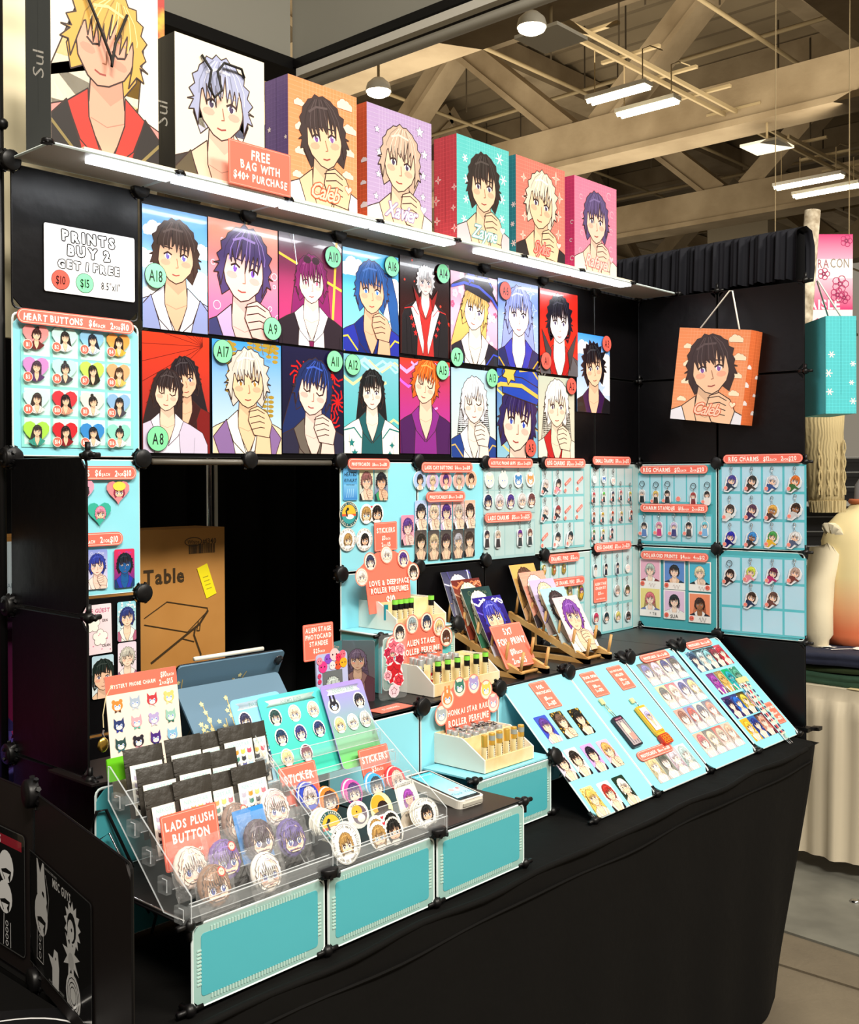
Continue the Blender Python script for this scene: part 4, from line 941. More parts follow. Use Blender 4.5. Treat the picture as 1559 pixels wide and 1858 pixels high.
u, v = WALL.loc(158, 858, .006); mk('price_banner', pill(.235, 'CHIBI BUTTONS  $6each  2for$10', .029), WALL.M(u-.0, v, .010), None, 'coral pill sign $6 EACH, upper one half hidden by the black side wing', 'sign')
u, v = WALL.loc(132, 981, .006); mk('price_banner', pill(.235, 'PHOTOCARDS  $6each  2for$10', .029), WALL.M(u, v, .010), None, 'coral pill sign 2 FOR $10, lower one half hidden by the side wing', 'sign')
pills(WING, [(1223, 852, .262, 'REG CHARMS  $12each  2for$20', 'coral pill sign REG CHARMS on the inner column of the right wing'), (1223, 922, .262, 'CHARM STANDEE  $15each  2for$25', 'coral pill sign CHARM STANDEE'),
 (1224, 1009, .262, 'POLAROID PRINTS  $4each  4for$12', 'coral pill sign POLAROID PRINTS'), (1384, 832, .275, 'REG CHARMS  $12each  2for$20', 'coral pill sign REG CHARMS on the outer column of the right wing')])

# grid sheets behind the charms (printed cells)
def cells(parent_fr, pxa, pxb, nx, ny, col, base, lab, d=.0036, fill=.9):
    """panel insert with nx by ny pale cells between two opposite cell-grid corners"""
    u0, v1 = parent_fr.loc(*pxa, d); u1, v0 = parent_fr.loc(*pxb, d); w, h = u1-u0, v1-v0; A = Art(); A.slab(rrect(-w/2-.003, -h/2-.003, w/2+.003, h/2+.003), .0008, base)
    for i in range(nx):
        for j in range(ny): A.poly(rrect(-w/2+w*(i+.5-fill/2)/nx, -h/2+h*(j+.5-fill/2)/ny, -w/2+w*(i+.5+fill/2)/nx, -h/2+h*(j+.5+fill/2)/ny), col)
    mk('grid_insert', A.mesh(GLOSS), parent_fr.M((u0+u1)/2, (v0+v1)/2, d), wall, lab)
cells(WALL, (40, 592), (240, 812), 4, 4, 'ccf2ea', '8fe0da', 'aqua grid sheet under the heart buttons')
cells(WALL, (982, 852), (1060, 990), 4, 3, 'c6dade', '7fc6cc', 'grid sheet'); cells(WALL, (1072, 848), (1148, 984), 5, 4, 'c6dade', '7fc6cc', 'grid sheet')
cells(WALL, (982, 1020), (1060, 1045), 5, 1, 'c0dce0', '7fc6cc', 'grid sheet'); cells(WALL, (982, 1066), (1060, 1130), 4, 2, 'c0dce0', '7fc6cc', 'grid sheet'); cells(WALL, (1072, 1000), (1148, 1138), 4, 3, 'c0dce0', '7fc6cc', 'grid sheet')
cells(WALL, (878, 848), (970, 928), 5, 2, 'b6d2d4', 'a4c8cc', 'grid sheet', fill=.94); cells(WALL, (878, 948), (970, 1006), 5, 1, 'b6d2d4', 'a4c8cc', 'grid sheet')
cells(WING, (1158, 860), (1292, 914), 6, 1, 'a9d4e4', '54b8c6', 'grid sheet'); cells(WING, (1158, 932), (1292, 988), 5, 1, 'a9d4e4', '54b8c6', 'grid sheet')
cells(WING, (1308, 845), (1462, 997), 4, 3, 'b0d8ec', '58bcca', 'grid sheet'); cells(WING, (1308, 1008), (1462, 1158), 4, 3, 'b0d8ec', '58bcca', 'grid sheet')

# heart buttons
HB = [('e89090', '3a1a1a', '6a2a2a', 'pink heart, dark hair'), ('c4e8e4', '2a2626', 'eef0f0', 'pale heart, long black hair'), ('8ac0e4', '222a3a', 'c8dcf0', 'light blue heart, looking down'), ('f0a050', '2a1e1a', 'e0b040', 'orange heart, yellow collar'),
 ('c88ac8', '4a3848', '5a3a6a', 'mauve heart, hair bun'), ('b8e4dc', '3a3a3e', '4a4a50', 'pale green heart, grey robe'), ('bcd860', '2e2a22', '2a2a22', 'lime heart, small figure'), ('f0a878', '4a3424', 'e0c060', 'peach heart, brown hair'),
 ('c8e6e2', '3e3432', 'e0e0dc', 'pale heart, looking left'), ('cc3a44', '221c20', 'd89a80', 'red heart, horned headband'), ('e4ded4', '2a2624', 'f0f0ea', 'white heart, a couple'), ('8ab4dc', '23262c', '4a4a54', 'blue heart, embracing couple'),
 ('a4d850', '3a3430', '3a9a8a', 'green heart, teal robe'), ('cc2a34', '241c1c', '8a1a24', 'red heart, crimson robe'), ('3a8ad0', '20242c', 'e8f0f4', 'blue heart, long straight hair'), ('8ee0c8', '2a3030', 'e8f4f0', 'mint heart, short hair')]
ua, va = WALL.loc(65, 611, .008); ub, vb = WALL.loc(216, 790, .008)
for i, (bg, hr, tp, lab) in enumerate(HB):
    c_, r_ = i % 4, i//4; u = ua+(ub-ua)*c_/3; v = va+(vb-va)*r_/3; A = Art(); A.slab(heart(0, .0, .0285), .003, bg); A.conv = ell(0, .000, .0235, .026, 16)
    person(A, .001, .004, .0098, hair=hr, top=tp, inner=tp, style='long' if i % 5 else 'bun', tilt=(-8, 6, 12, -4)[c_], seed=i, line='4a3a36', closed=i % 3 == 1)
    A.conv = None; q = mk('heart_button', A.mesh(GLOSS), WALL.M(u, v, .0085), None, 'heart button B%d: %s' % (i+1, lab), 'button badge', 'heart buttons in the aqua grid')
    if i != 12: A = Art(); A.slab(ell(0, 0, .0105, n=16), .0006, 'fbe6dc'); A.poly(ell(0, 0, .0095, n=16), 'ec6a58'); A.text('B%d' % (i+1), 0, 0, .0085, 'fff2ea', .02, .7, jit=-1, maxw=.0155); mk('number_tag', A.mesh(), T(-.019, -.017, .0022), q)
for px, py, bg, hr, hat, lab in ((215, 893, 'f08a90', 'a02a50', 'f0d850', 'pink heart button with a magenta-haired winking face in a yellow cap'), (181, 932, '3ab09a', 'e88aa8', None, 'green heart button with a pink-haired face'), (150, 891, 'e8a0b8', '3a3438', None, 'pink heart button half hidden behind the side wing')):
    u, v = WALL.loc(px, py, .008); A = Art(); A.slab(heart(0, 0, .028), .003, bg); A.conv = ell(0, 0, .027, .028, 16); head(A, .002, 0, .0125, bd=None, hair=hr, seed=px, closed=False)
    if hat: A.poly(ell(0.002, .013, .016, .010, 14), hat)
    mk('heart_button', A.mesh(GLOSS), WALL.M(u, v, .0075), None, lab, 'button badge')

# photo cards
CW, CH = .052, .084
def card(fr, px, py, spec, lab, group=None, w=CW, h=CH, d=.006, rot=0, name='photo_card', cat='photo card', m=None, uv=None, r=.004):
    u, v = uv or fr.loc(px, py, d); spec = dict(dict(s=.30, y=.13), **spec)
    return mk(name, card_art(w, h, spec, r).mesh(m or GLOSS), fr.M(u, v, d, rot), None, lab, cat, group)
card(WALL, 176, 1033, K(hair='2a3a9a', skin='f6d0c0', top='f4ecf0', inner='f6e0d8', bg='8a9ae0', bg2='e8e0f0', motif='bubbles', hand=1), 'holographic card of a blue-haired figure on the light teal panel', w=.05)
card(WALL, 226, 1031, K(hair='0c1c2a', skin='1a5a9a', top='143a6a', inner='2a3ab0', bg='e0305a', bg2='1a2a8a', motif='bubbles', mc='4060e0', blush=False), 'dark blue and crimson card beside the blue-haired one', w=.05)
A = Art(); A.slab(rrect(-.034, -.053, .034, .053, .002), .0008, 'f6e0e6')
A.text('THE GUEST', 0, .040, .009, 'c04a78', .02, .9, jit=.6, maxw=.06)
for x, y in ((-.012, .012), (.006, -.018)):
    for k in range(5): A.poly(ell(x+.0105*cos(k*1.257+.3), y+.0105*sin(k*1.257+.3), .0085, n=12), '7a5a5a'); 
    for k in range(5): A.poly(ell(x+.0105*cos(k*1.257+.3), y+.0105*sin(k*1.257+.3), .0076, n=12), 'fffaf0')
    A.poly(ell(x, y, .011, n=12), 'fffaf0')
A.text('ERN', .018, .018, .006, '3a2a2a', .01, .8); A.text('CRAN', .020, -.036, .006, '3a2a2a', .01, .8)
for k in range(14): A.poly(ell(random.uniform(-.031, .031), random.uniform(-.05, .05), .0014, n=5), 'f06a9a')
u, v = WALL.loc(177, 1142, .006); mk('flower_card', A.mesh(), WALL.M(u, v, .006, 1), None, 'pale pink card with two white flower outlines on the black panel', 'card')
card(WALL, 230, 1127, K(hair='2a3a7a', skin='f6d4b8', top='b86a86', inner='f4f0ea', bg='8ad0e0', bg2='e0eef0', motif='petals', mc='e8f4f4'), 'watercolour card of a blue-haired man in a rose jacket, on the black panel', w=.046, h=.086)
card(WALL, 231, 1200, K(hair='c0bcb0', skin='f4d8c0', top='9a6a88', inner='f0e8e4', bg='e8d8e8', bg2='f0dce0', spiky=.25, closed=1), 'watercolour card of a silver-haired man below the blue-haired one', w=.046, h=.084)
card(WALL, 187, 1228, K(hair='1e2a26', skin='f4c8a8', top='f0b898', inner='f6cca8', bg='b8d8e8', bg2='e8f0f0', s=.42, y=.05, fr=.4), 'watercolour card of a dark green-haired face, lowest on the black panel', w=.052, h=.092)
A = Art(); A.slab(rrect(-CW/2, -CH/2, CW/2, CH/2, .004), .0008, '5aa8e0'); A.grad(-.024, -.04, .024, .0, '7ac0ec', '3a80c8'); A.text('HEATED', 0, .027, .013, '101820', .02, .8, shear=.2, jit=.4, maxw=.045); A.text('RIVALRY', 0, .011, .013, '101820', .02, .8, shear=.2, jit=.4, maxw=.045); A.text('PHOTOCARD', 0, -.001, .004, '101820', .01, .8)
for k in range(4): A.line([(-.015+k*.008, -.034), (-.01+k*.007, -.012)], .0015, 'a8d8f4')
u, v = WALL.loc(636, 879, .006); mk('photo_card', A.mesh(GLOSS), WALL.M(u, v, .006), None, 'blue card lettered HEATED RIVALRY', 'photo card')
card(WALL, 665, 879, K(hair='8a5a5a', skin='f4c8b0', top='26242c', inner='f0d8c8', hand=1, bg='e0d8a8', bg2='b8c8d0'), 'card of a light-brown-haired man, middle one of the top trio')
card(WALL, 692, 880, K(hair='1a1c26', skin='e8b89a', top='1c3a4a', inner='3a9a6a', hand=1, bg='c8dcc8', bg2='3a4aa0'), 'card of a black-haired man, right one of the top trio')
card(WALL, 740, 962, K(hair='5a3a8a', skin='f4c8c0', top='20242e', inner='e8a8b8', hand=1, bg='f090b0', bg2='f0b0c0'), 'pink card of a purple-haired man stuck across the panel joint', d=.0085)
cols5 = [('2a2a34', 'a8c4ee'), ('d8c8b0', 'c8b8e4'), ('4a2a7a', 'f0a0a8'), ('b8b0a8', 'f0b0a8'), ('3a2824', 'f0b498')]; nm5 = ['black-haired on blue', 'blond on lilac', 'purple-haired on pink', 'grey-haired on coral', 'dark-haired on orange']
for k, (px, py) in enumerate(((762, 872), (785, 873), (809, 871.5), (833, 872), (855, 870))):
    u, v = WALL.loc(px, py, .008); A = Art(); A.slab(ell(0, 0, .026, .027, 24), .003, 'f8f4f4'); A.conv = ell(0, 0, .0255, .0265, 20); A.poly(ell(0, 0, .0255, .0265, 20), cols5[k][1]); person(A, 0, .002, .0125, hair=cols5[k][0], top='24222a', inner='f4f0f0', seed=k+40)
    mk('round_button', A.mesh(GLOSS), WALL.M(u, v, .0085), None, 'round button, %s, in the row under the cat button sign' % nm5[k], 'button badge', 'round buttons')
for k, (px, py) in enumerate(((764, 935), (787.5, 935), (810, 935), (832.5, 934), (853, 933))):
    card(WALL, px, py, K(hair=cols5[k][0], skin='f6d4bc', top='2a2830' if k != 2 else 'c8b0e0', inner='f4eef0', bg=cols5[k][1], bg2='f4e4e8', motif='stars', mc='ffffff', mc2='e8d8e8', hand=1, seed=k), 'card of a man making a heart with his hands, %s' % nm5[k], 'upper row of hand-heart cards', w=.049)
for k, (px, py) in enumerate(((764, 989), (787.5, 989), (809.5, 988.5), (831.5, 987), (852, 984.5))):
    card(WALL, px, py, K(hair=('2a2620', 'c0b090', '3a2a30', 'a8a8b4', '3a2c26')[k], skin='e4c8ac', top=('1e2228', '50463a', '2a2224', '3a3c46', '201e22')[k], inner='d8b8a0', bg='4a4444', bg2='8a8078', motif='bubbles', mc='b8a890', seed=k+9), 'dark card in the lower row of five, %s' % ('black hair', 'blond hair', 'brown hair', 'silver hair', 'dark hair and chains')[k], 'lower row of dark cards', w=.049)

def goose(A, s):
    A.slab(ell(0, 0, s, n=30), .0006, 'f0ead8'); A.poly(ell(0, 0, s*.96, n=30), '2a5a5e'); A.poly(ell(0, .0, s*.74, n=26), 'f0b83a'); A.conv = ell(0, 0, s*.74, n=26)
    A.poly(rrect(-s, -s, s, -s*.15), '3a9a9c'); A.poly(rrect(-s, -.15*s, s, .02*s), 'e0583a'); A.poly(ell(.1*s, -.2*s, .42*s, .2*s, 14), 'f4f0e6'); A.line([(-.2*s, -.15*s), (-.3*s, .25*s), (-.12*s, .4*s)], .16*s, '1e2a2c'); A.poly(ell(-.12*s, .4*s, .13*s, n=10), '1e2a2c'); A.conv = None
    n = 13
    for i, ch in enumerate('STUPID CANADIAN'):
        a = radians(165-i*150/14)
        if ch != ' ': A.text(ch, s*.85*cos(a), s*.85*sin(a), s*.15, 'f4eeda', .02, .7, rot=math.degrees(a)-90, jit=-1)
    for i, ch in enumerate('WOLF BIRD'):
        a = radians(215+i*110/8)
        if ch != ' ': A.text(ch, s*.85*cos(a), s*.85*sin(a), s*.15, 'f4eeda', .02, .7, rot=math.degrees(a)+90, jit=-1)
def ringhead(A, s, hair, skin, txt='IN MY LIFE HAVE I BLUSHED  SHANE DO NOT DO THIS '):
    A.slab(ell(0, 0, s, n=30), .0006, 'faf8f2'); A.line(ell(0, 0, s*.97, n=30), s*.02, '2a2a2a', True)
    for i, ch in enumerate(txt):
        a = radians(150-i*360/len(txt))
        if ch != ' ': A.text(ch, s*.84*cos(a), s*.84*sin(a), s*.14, '2a2622', .01, .7, rot=math.degrees(a)-90, jit=-1)
    person(A, 0, -.05*s, s*.46, chibi=True, body=False, hair=hair, skin=skin, spiky=.12, eye='5a4a4a')
def duo(A, s):
    for x in (-.8*s, .85*s): A.poly(ell(x, 0, s*1.05, s*1.12, 20), 'fbf8f0')
    A.poly(heart(0, s*.75, s*.17), 'd83a4a')
    person(A, -.82*s, -.1*s, s*.72, chibi=True, body=False, hair='b08a50', skin='f6d4b4', eye='4a7a9a', seed=2); person(A, .85*s, -.05*s, s*.74, chibi=True, body=False, hair='1c1a1a', skin='eec0a0', eye='3a2a2a', seed=5)
def sticker(fn, M, lab, group=None, nm='sticker'):
    A = Art(); fn(A); return mk(nm, A.mesh(GLOSS), M, None, lab, 'sticker', group)
for px, py, fn, lab in ((633, 933, lambda A: goose(A, .034), 'round goose sticker on the teal panel'), (630.5, 979, lambda A: ringhead(A, .031, 'b08a50', 'f6d4b4'), 'round sticker of a sandy-haired face, left of the STICKERS sign on the panel'), (661, 979, lambda A: ringhead(A, .031, '1c1a1a', 'eec0a0'), 'round sticker of a black-haired face, next to the STICKERS sign on the panel')):
    u, v = WALL.loc(px, py, .006); sticker(fn, WALL.M(u, v, .0068), lab)
u, v = WALL.loc(674, 932, .006); A = Art(); A.slab(rrect(-.04, -.02, .04, .02, .018, 4), .0006, 'fbf8f0'); duo(A, .024); mk('sticker', A.mesh(GLOSS), WALL.M(u, v, .0068), None, 'two-headed sticker beside the goose sticker', 'sticker')
u, v = WALL.loc(699.5, 973, .01); mk('card_sign', sign(.088, .078, [('STICKERS', .22, .17), ('$3each', -.05, .15), ('2for$5', -.28, .15)]), WALL.M(u, v, .012, 1), None, 'coral square sign STICKERS $3 on the teal wall panel', 'sign')

# charms
def clasp():
    b = MB(); b.tube([(.0035*cos(t*pi/5), .0035*sin(t*pi/5)+.004, 0) for t in range(10)], .0008, CHROME, 5, True)
    b.tube([(0, .007, 0), (.001, .012, .0005), (-.001, .017, 0)], .0012, CHROME, 5); b.tube([(.0045*cos(t*pi/5), .0065*sin(t*pi/5)+.023, 0) for t in range(10)], .0013, CHROME, 5, True); return b.mesh('clasp')
def ring():
    b = MB(); b.tube([(.010*cos(t*pi/6), .010*sin(t*pi/6)+.020, 0) for t in range(12)], .0012, mat('dark_chrome', '5a5a5c', .25, metal=1), 5, True); b.tube([(0, 0, 0), (.001, .005, 0), (-.001, .01, 0)], .0012, CHROME, 5); return b.mesh('key_ring')
CL = clasp(); RG = ring()
def charm(fr, px, py, kind, cols, lab, group, s=.012, d=.010, ringed=False, tag=True, uv=None, rot=0):
    u, v = uv or fr.loc(px, py, d); t = thing('charm', lab, 'charm', fr.M(u, v, d, rot), group); A = Art(); hr, bdc = cols[0], cols[1]; sk = cols[2] if len(cols) > 2 else 'f6d0b8'
    if kind == 'head': A.slab(ell(0, 0, s*1.3, s*1.4, 16), .003, 'e6e4e6'); head(A, 0, -.1*s, s, bd=None, hair=hr, skin=sk, seed=int(px))
    elif kind == 'lean':   # small leaning figure, head and body
        A.slab([(s*x, s*y) for x, y in ((-1.6, -2.2), (-.5, -2.4), (.4, -1.7), (1.6, -1.0), (2.0, .2), (1.4, 1.5), (.2, 1.8), (-.9, 1.2), (-1.2, 0))], .003, 'dfe4ea')
        A.poly([(s*x, s*y) for x, y in ((-1.4, -1.9), (-.6, -2.1), (.6, -.9), (.2, -.1), (-.9, -.2))], bdc); head(A, .4*s, .4*s, s*1.0, bd=None, hair=hr, skin=sk, seed=int(px), tilt=-18)
        A.poly([(s*x, s*y) for x, y in ((.3, -.6), (1.3, -1.3), (1.1, -1.6), (.2, -1.2))], bdc)
    elif kind == 'tall':
        A.slab(rrect(-s*.95, -2.3*s, s*.95, 1.5*s, s*.8, 4), .003, 'e4e8ec'); A.poly([(s*x, s*y) for x, y in ((-.75, -2.1), (.75, -2.1), (.55, -.3), (-.55, -.3))], bdc); head(A, 0, .45*s, s*.72, bd=None, hair=hr, skin=sk, seed=int(px))
    elif kind == 'beast': A.slab(ell(0, 0, s*1.25, s*1.35, 16), .003, 'eef0f0'); beast(A, 0, -.1*s, s*.9, hr, ear=bdc)
    if tag and kind != 'beast': A.poly(ell(-s*1.1, -s*1.35, s*.5, n=12), 'fbe0d8'); A.poly(ell(-s*1.1, -s*1.35, s*.43, n=12), 'ee8478')
    mk('charm_plate', A.mesh(ACR), None, t); top = {'head': 1.4, 'lean': 1.6, 'tall': 1.5, 'beast': 1.35}[kind]*s
    mk('key_ring' if ringed else 'clasp', RG if ringed else CL, T(.2*s if kind == 'lean' else 0, top, -.001), t)
G1 = 'charms in the back wall grid'
for k, (px, py, kd, c, lab) in enumerate([(889, 871, 'beast', ('f6ead8', 'c'), 'white seal phone grip'), (914, 871, 'beast', ('f4f0ec', 'l'), 'white octopus-like phone grip'), (941, 871, 'beast', ('3a8ad0', 'c'), 'blue whale phone grip'), (963, 870, 'beast', ('e89a4a', 't'), 'orange cat phone grip')]): charm(WALL, px, py, kd, c, lab+' in the top row', 'phone grips', .018, .008)
for k, (px, py, h_) in enumerate([(886, 910, '1c2450'), (907.5, 910, 'd8d0dc'), (927, 909, '4a2a8a'), (948, 908, 'e0d4d0'), (965, 907, '6a2a24')]): charm(WALL, px, py, 'head', (h_, 'f8f8f8'), 'face-shaped phone grip, %s hair, second row' % ('navy', 'white', 'violet', 'pale cream', 'dark red')[k], 'phone grips', .017, .008, tag=False)
for k, (px, py, h_) in enumerate([(884, 975, '3a3040'), (904, 975, 'c8bcae'), (944, 973, '6a2a90'), (962, 971, '7a4a44')]): charm(WALL, px, py, 'tall', (h_, '3a3438'), 'long double charm, %s hair, under the LADS CHARMS sign' % ('dark', 'ash blond', 'purple', 'brown')[k], 'long double charms', .015, .009, tag=False)
for px, py, c, lab in [(989, 882, ('d8d4d4', '2a2a30'), 'pale hair, upper left'), (1012, 881, ('2a2226', 'e88a9a'), 'black hair with pink bow'), (989, 931, ('e8e4e4', '1e1e24'), 'white hair, second row'), (1011, 929, ('9a2a2a', '3a1a1a'), 'dark red hair, second row'), (1011, 978, ('1c1a1e', 'e8e8ea'), 'black hair white coat, third row'), (1034, 976, ('22262e', 'd8d4c8'), 'black hair pale coat, third row')]:
    charm(WALL, px, py, 'lean', c, 'leaning figure charm, '+lab, G1, .013)
for px, py, sl_ in ((1031, 874, 'top row, third cell'), (1053, 871, 'top row, last cell'), (1031, 924, 'second row, third cell'), (1052, 922, 'second row, last cell'), (989, 974, 'bottom row, first cell')):
    u, v = WALL.loc(px, py, .006); A = Art(); A.slab(rrect(-.019, -.005, .019, .005, .002), .0006, 'f0705f'); A.text('SOLD OUT', 0, 0, .005, 'fff2ea', .02, .8, maxw=.032); mk('sold_out_label', A.mesh(), WALL.M(u, v, .0065, 32), None, 'small tilted coral SOLD OUT label in the charm grid, '+sl_, 'label', 'sold out labels')
    u, v = WALL.loc(px-5, py+16, .006); A = Art(); A.slab(ell(0, 0, .0075, n=12), .0006, 'fbe0d8'); A.poly(ell(0, 0, .0065, n=12), 'ee8478'); mk('number_label', A.mesh(), WALL.M(u, v, .0065), None, 'small round coral number label under the SOLD OUT label, '+sl_, 'label', 'round number labels')
for px, py, a, lab in [(988, 1034, 'd8a040', 'first small enamel pin'), (1006, 1034, 'c06a2a', 'second small enamel pin'), (1024, 1032, 'b08a3a', 'third small enamel pin, broad'), (1034, 1077, 'c8b060', 'large enamel pin, pale'), (1055, 1075, 'd8b03a', 'large gold enamel pin with arch')]:
    u, v = WALL.loc(px, py, .008); sc = 1.5 if py > 1050 else 1; t = thing('enamel_pin', lab+' on the grey panel', 'pin', WALL.M(u, v, .006)); b = MB(); b.prism([(sc*.010*x, sc*.017*y) for x, y in ((-1, -.6), (-.3, -1), (.5, -.9), (1, -.2), (.8, .6), (.3, 1), (-.5, .9), (-1, .3))], 0, .003, GOLDM); mk('pin_rim', b.mesh(), None, t)
    A = Art(); A.poly([(sc*.0085*x, sc*.015*y) for x, y in ((-.9, -.6), (0, -.95), (.9, -.2), (.6, .7), (-.4, .9))], a); person(A, 0, .004*sc, .006*sc, chibi=True, body=False, hair=('6a3a8a', '8a3a2a', '3a2a20', 'e8e0c8', '7a6a5a')[int(px) % 5]); mk('enamel', A.mesh(ACR), T(0, 0, .003), t)
SMC = [(1080, 870, 'e8eaf0'), (1096.5, 870, '4a7ac8'), (1113.6, 873, 'e8c8c0'), (1078, 901, 'c83a4a'), (1096, 900, '5ac83a'), (1112.6, 899, '4a4a6a'), (1127, 897, 'd86a70'), (1144, 899, 'e8d040'), (1078, 937, 'b0562a'), (1094, 937, 'd8b02a'), (1112, 935, 'c84a2a'), (1128, 935, 'd8c07a'), (1146, 933, 'a02a1a'), (1078, 969, '5a9a4a'), (1095, 968, 'c8b83a'), (1111, 966, '3a2a5a')]
for k, (px, py, c) in enumerate(SMC): charm(WALL, px, py, 'beast' if k < 3 else 'tall', (c, 'c' if k < 3 else '2a2a2e'), 'small charm under the SMALL CHARMS sign, row %s, %s coloured' % (('one', 'two', 'three', 'four')[0 if k < 3 else 1 if k < 8 else 2 if k < 13 else 3], ('white', 'blue', 'cream', 'red', 'lime', 'slate', 'rose', 'yellow', 'rust', 'gold', 'scarlet', 'straw', 'dark red', 'green', 'mustard', 'indigo')[k]), 'small charms', .0105 if k > 2 else .010)
for px, py, kd, c, lab in [(1081, 1033, 'tall', ('1c1c20', 'd8d4d0'), 'black hair white shirt'), (1100, 1031, 'tall', ('18181c', '1c1c20'), 'black hair black coat'), (1121, 1029, 'tall', ('1a181c', '3a3a3e'), 'black hair grey coat'), (1140, 1031, 'beast', ('f4e4e0', 'c'), 'round white animal'), (1121, 1071, 'head', ('b0aaa0', 'x'), 'ash grey head'), (1139, 1070, 'head', ('1a1618', 'x'), 'black-haired head'), (1082, 1121, 'head', ('c82a5a', 'x'), 'crimson pink head'), (1101, 1120, 'head', ('1e2430', 'x'), 'dark blue-black head'), (1122, 1118, 'head', ('e0d070', 'x'), 'yellow head'), (1140.5, 1118, 'head', ('2a1a18', 'x', '8a5a44'), 'brown head with dark hair')]:
    charm(WALL, px, py, kd, c, 'charm next to the wall corner, '+lab, 'charms beside the corner', .014 if kd == 'head' else .0115, tag=False)
u, v = WALL.loc(1091, 1071, .01); mk('card_sign', sign(.082, .082, [('ALIEN STAGE', .28, .12), ('CHARM SET', .1, .12), ('$25each', -.12, .12), ('SELECT THREE CHARMS', -.36, .05)]), WALL.M(u, v, .008), None, 'coral square sign ALIEN STAGE CHARM SET by the wall corner', 'sign')
# wing charms
for k, (px, py, c, lab) in enumerate([(1165, 898, ('d8d8dc', '1c1c22'), 'silver hair black coat'), (1190, 900, ('d8b860', '2a241e'), 'blond dark clothes'), (1211, 899, ('1c1a20', '26242a'), 'black hair'), (1258, 903, ('a02a2a', '7a1a20'), 'long red hair'), (1283, 901, ('1c1a20', 'e4e0e0'), 'long black hair white top')]):
    charm(WING, px, py, 'tall', c, 'key-ring charm on the right wing, '+lab, 'key-ring charms', .0135, ringed=True, tag=k in (1, 2, 4))
u, v = WING.loc(1231, 905, .006); A = Art(); A.slab(ell(0, 0, .009, n=14), .0006, 'fbe0d8'); A.poly(ell(0, 0, .008, n=14), 'ee8478'); mk('number_label', A.mesh(), WING.M(u, v, .0065), None, 'round coral number label in the empty cell between the key-ring charms', 'label')
for k, (px, py, c, lab) in enumerate([(1169, 958, ('2a2430', '5a7ab8'), 'dark hair blue coat'), (1196, 957, ('e08ab0', 'c03a7a'), 'pink hair'), (1223, 958, ('c8b8e8', '3a3a7a'), 'lilac hair'), (1250, 958, ('26222a', '3a3a42'), 'black hair dark clothes'), (1279, 957, ('6ac8e8', '7ab0e0'), 'sky-blue hair')]):
    charm(WING, px, py, 'tall', c, 'standing charm under the CHARM STANDEE sign, '+lab, 'charm standees', .0145)
WC1 = [(1325, 875, '3a2a8a', '1c1c3a', 'indigo hair'), (1362, 876, '16201e', '1c2422', 'black-green hair'), (1399, 876, 'd8dce8', '2a4a8a', 'half white half blue hair'), (1440, 876, 'd8702a', '3a6a3a', 'orange hair'), (1322, 928, '1e2222', 'd8d8d4', 'black hair white coat'), (1362, 928, '4a2a4a', '3a2a5a', 'plum hair'), (1399, 929, 'e0a84a', '3a2a2a', 'golden hair'), (1441, 926, '2a1a18', 'c8c8cc', 'dark brown hair'), (1323, 977, '2a2ab0', '1c1c6a', 'cobalt hair'), (1362, 978, '3a8ad8', '2a2a2e', 'bright blue hair'), (1399, 977, '3a9a4a', 'e0b030', 'green and yellow hair'), (1440, 978, 'e8ecf0', '4a5a7a', 'white hair')]
for px, py, a, c, lab in WC1: charm(WING, px, py, 'lean', (a, c, '9a6a4a' if lab in ('golden hair', 'dark brown hair', 'bright blue hair') else 'f4ccb0'), 'leaning figure charm on the right wing upper panel, '+lab, 'leaning charms on the right wing', .0145)
for px, py, a, c, lab in [(1322, 1045, '2a1c20', '3a2a2e', 'dark hair with round ring'), (1360, 1041, 'c8e03a', 'e08a9a', 'lime hair'), (1400, 1043, '5a1a3a', 'b02a6a', 'wine hair pink coat'), (1440, 1043, 'b09a90', '5a2a2a', 'ash hair brown coat'), (1361, 1087, '3a2a22', '2a3a5a', 'brown hair blue coat'), (1400, 1087, '4a2a26', '5a2a2e', 'maroon-brown hair')]:
    charm(WING, px, py, 'lean', (a, c), 'leaning figure charm on the lowest panel of the right wing, '+lab, 'leaning charms on the lowest panel', .0145, ringed=(px == 1322))
PO = [(1180, 1040, 'b0c0b8', 'e8b0c8', '7a2a2a', 'short'), (1224, 1043, '141c22', '5a8ad0', '1c3a54', 'short'), (1270, 1046, 'e8d8b0', '4ab8d8', '22242a', 'short'), (1180, 1092, 'd86a7a', 'e8d88a', '6a7ab0', 'long'), (1224, 1097, '101a20', 'e0c0e0', 'eef0f0', 'bob'), (1270, 1103, '3a201a', 'f0906a', '2a3040', 'long')]
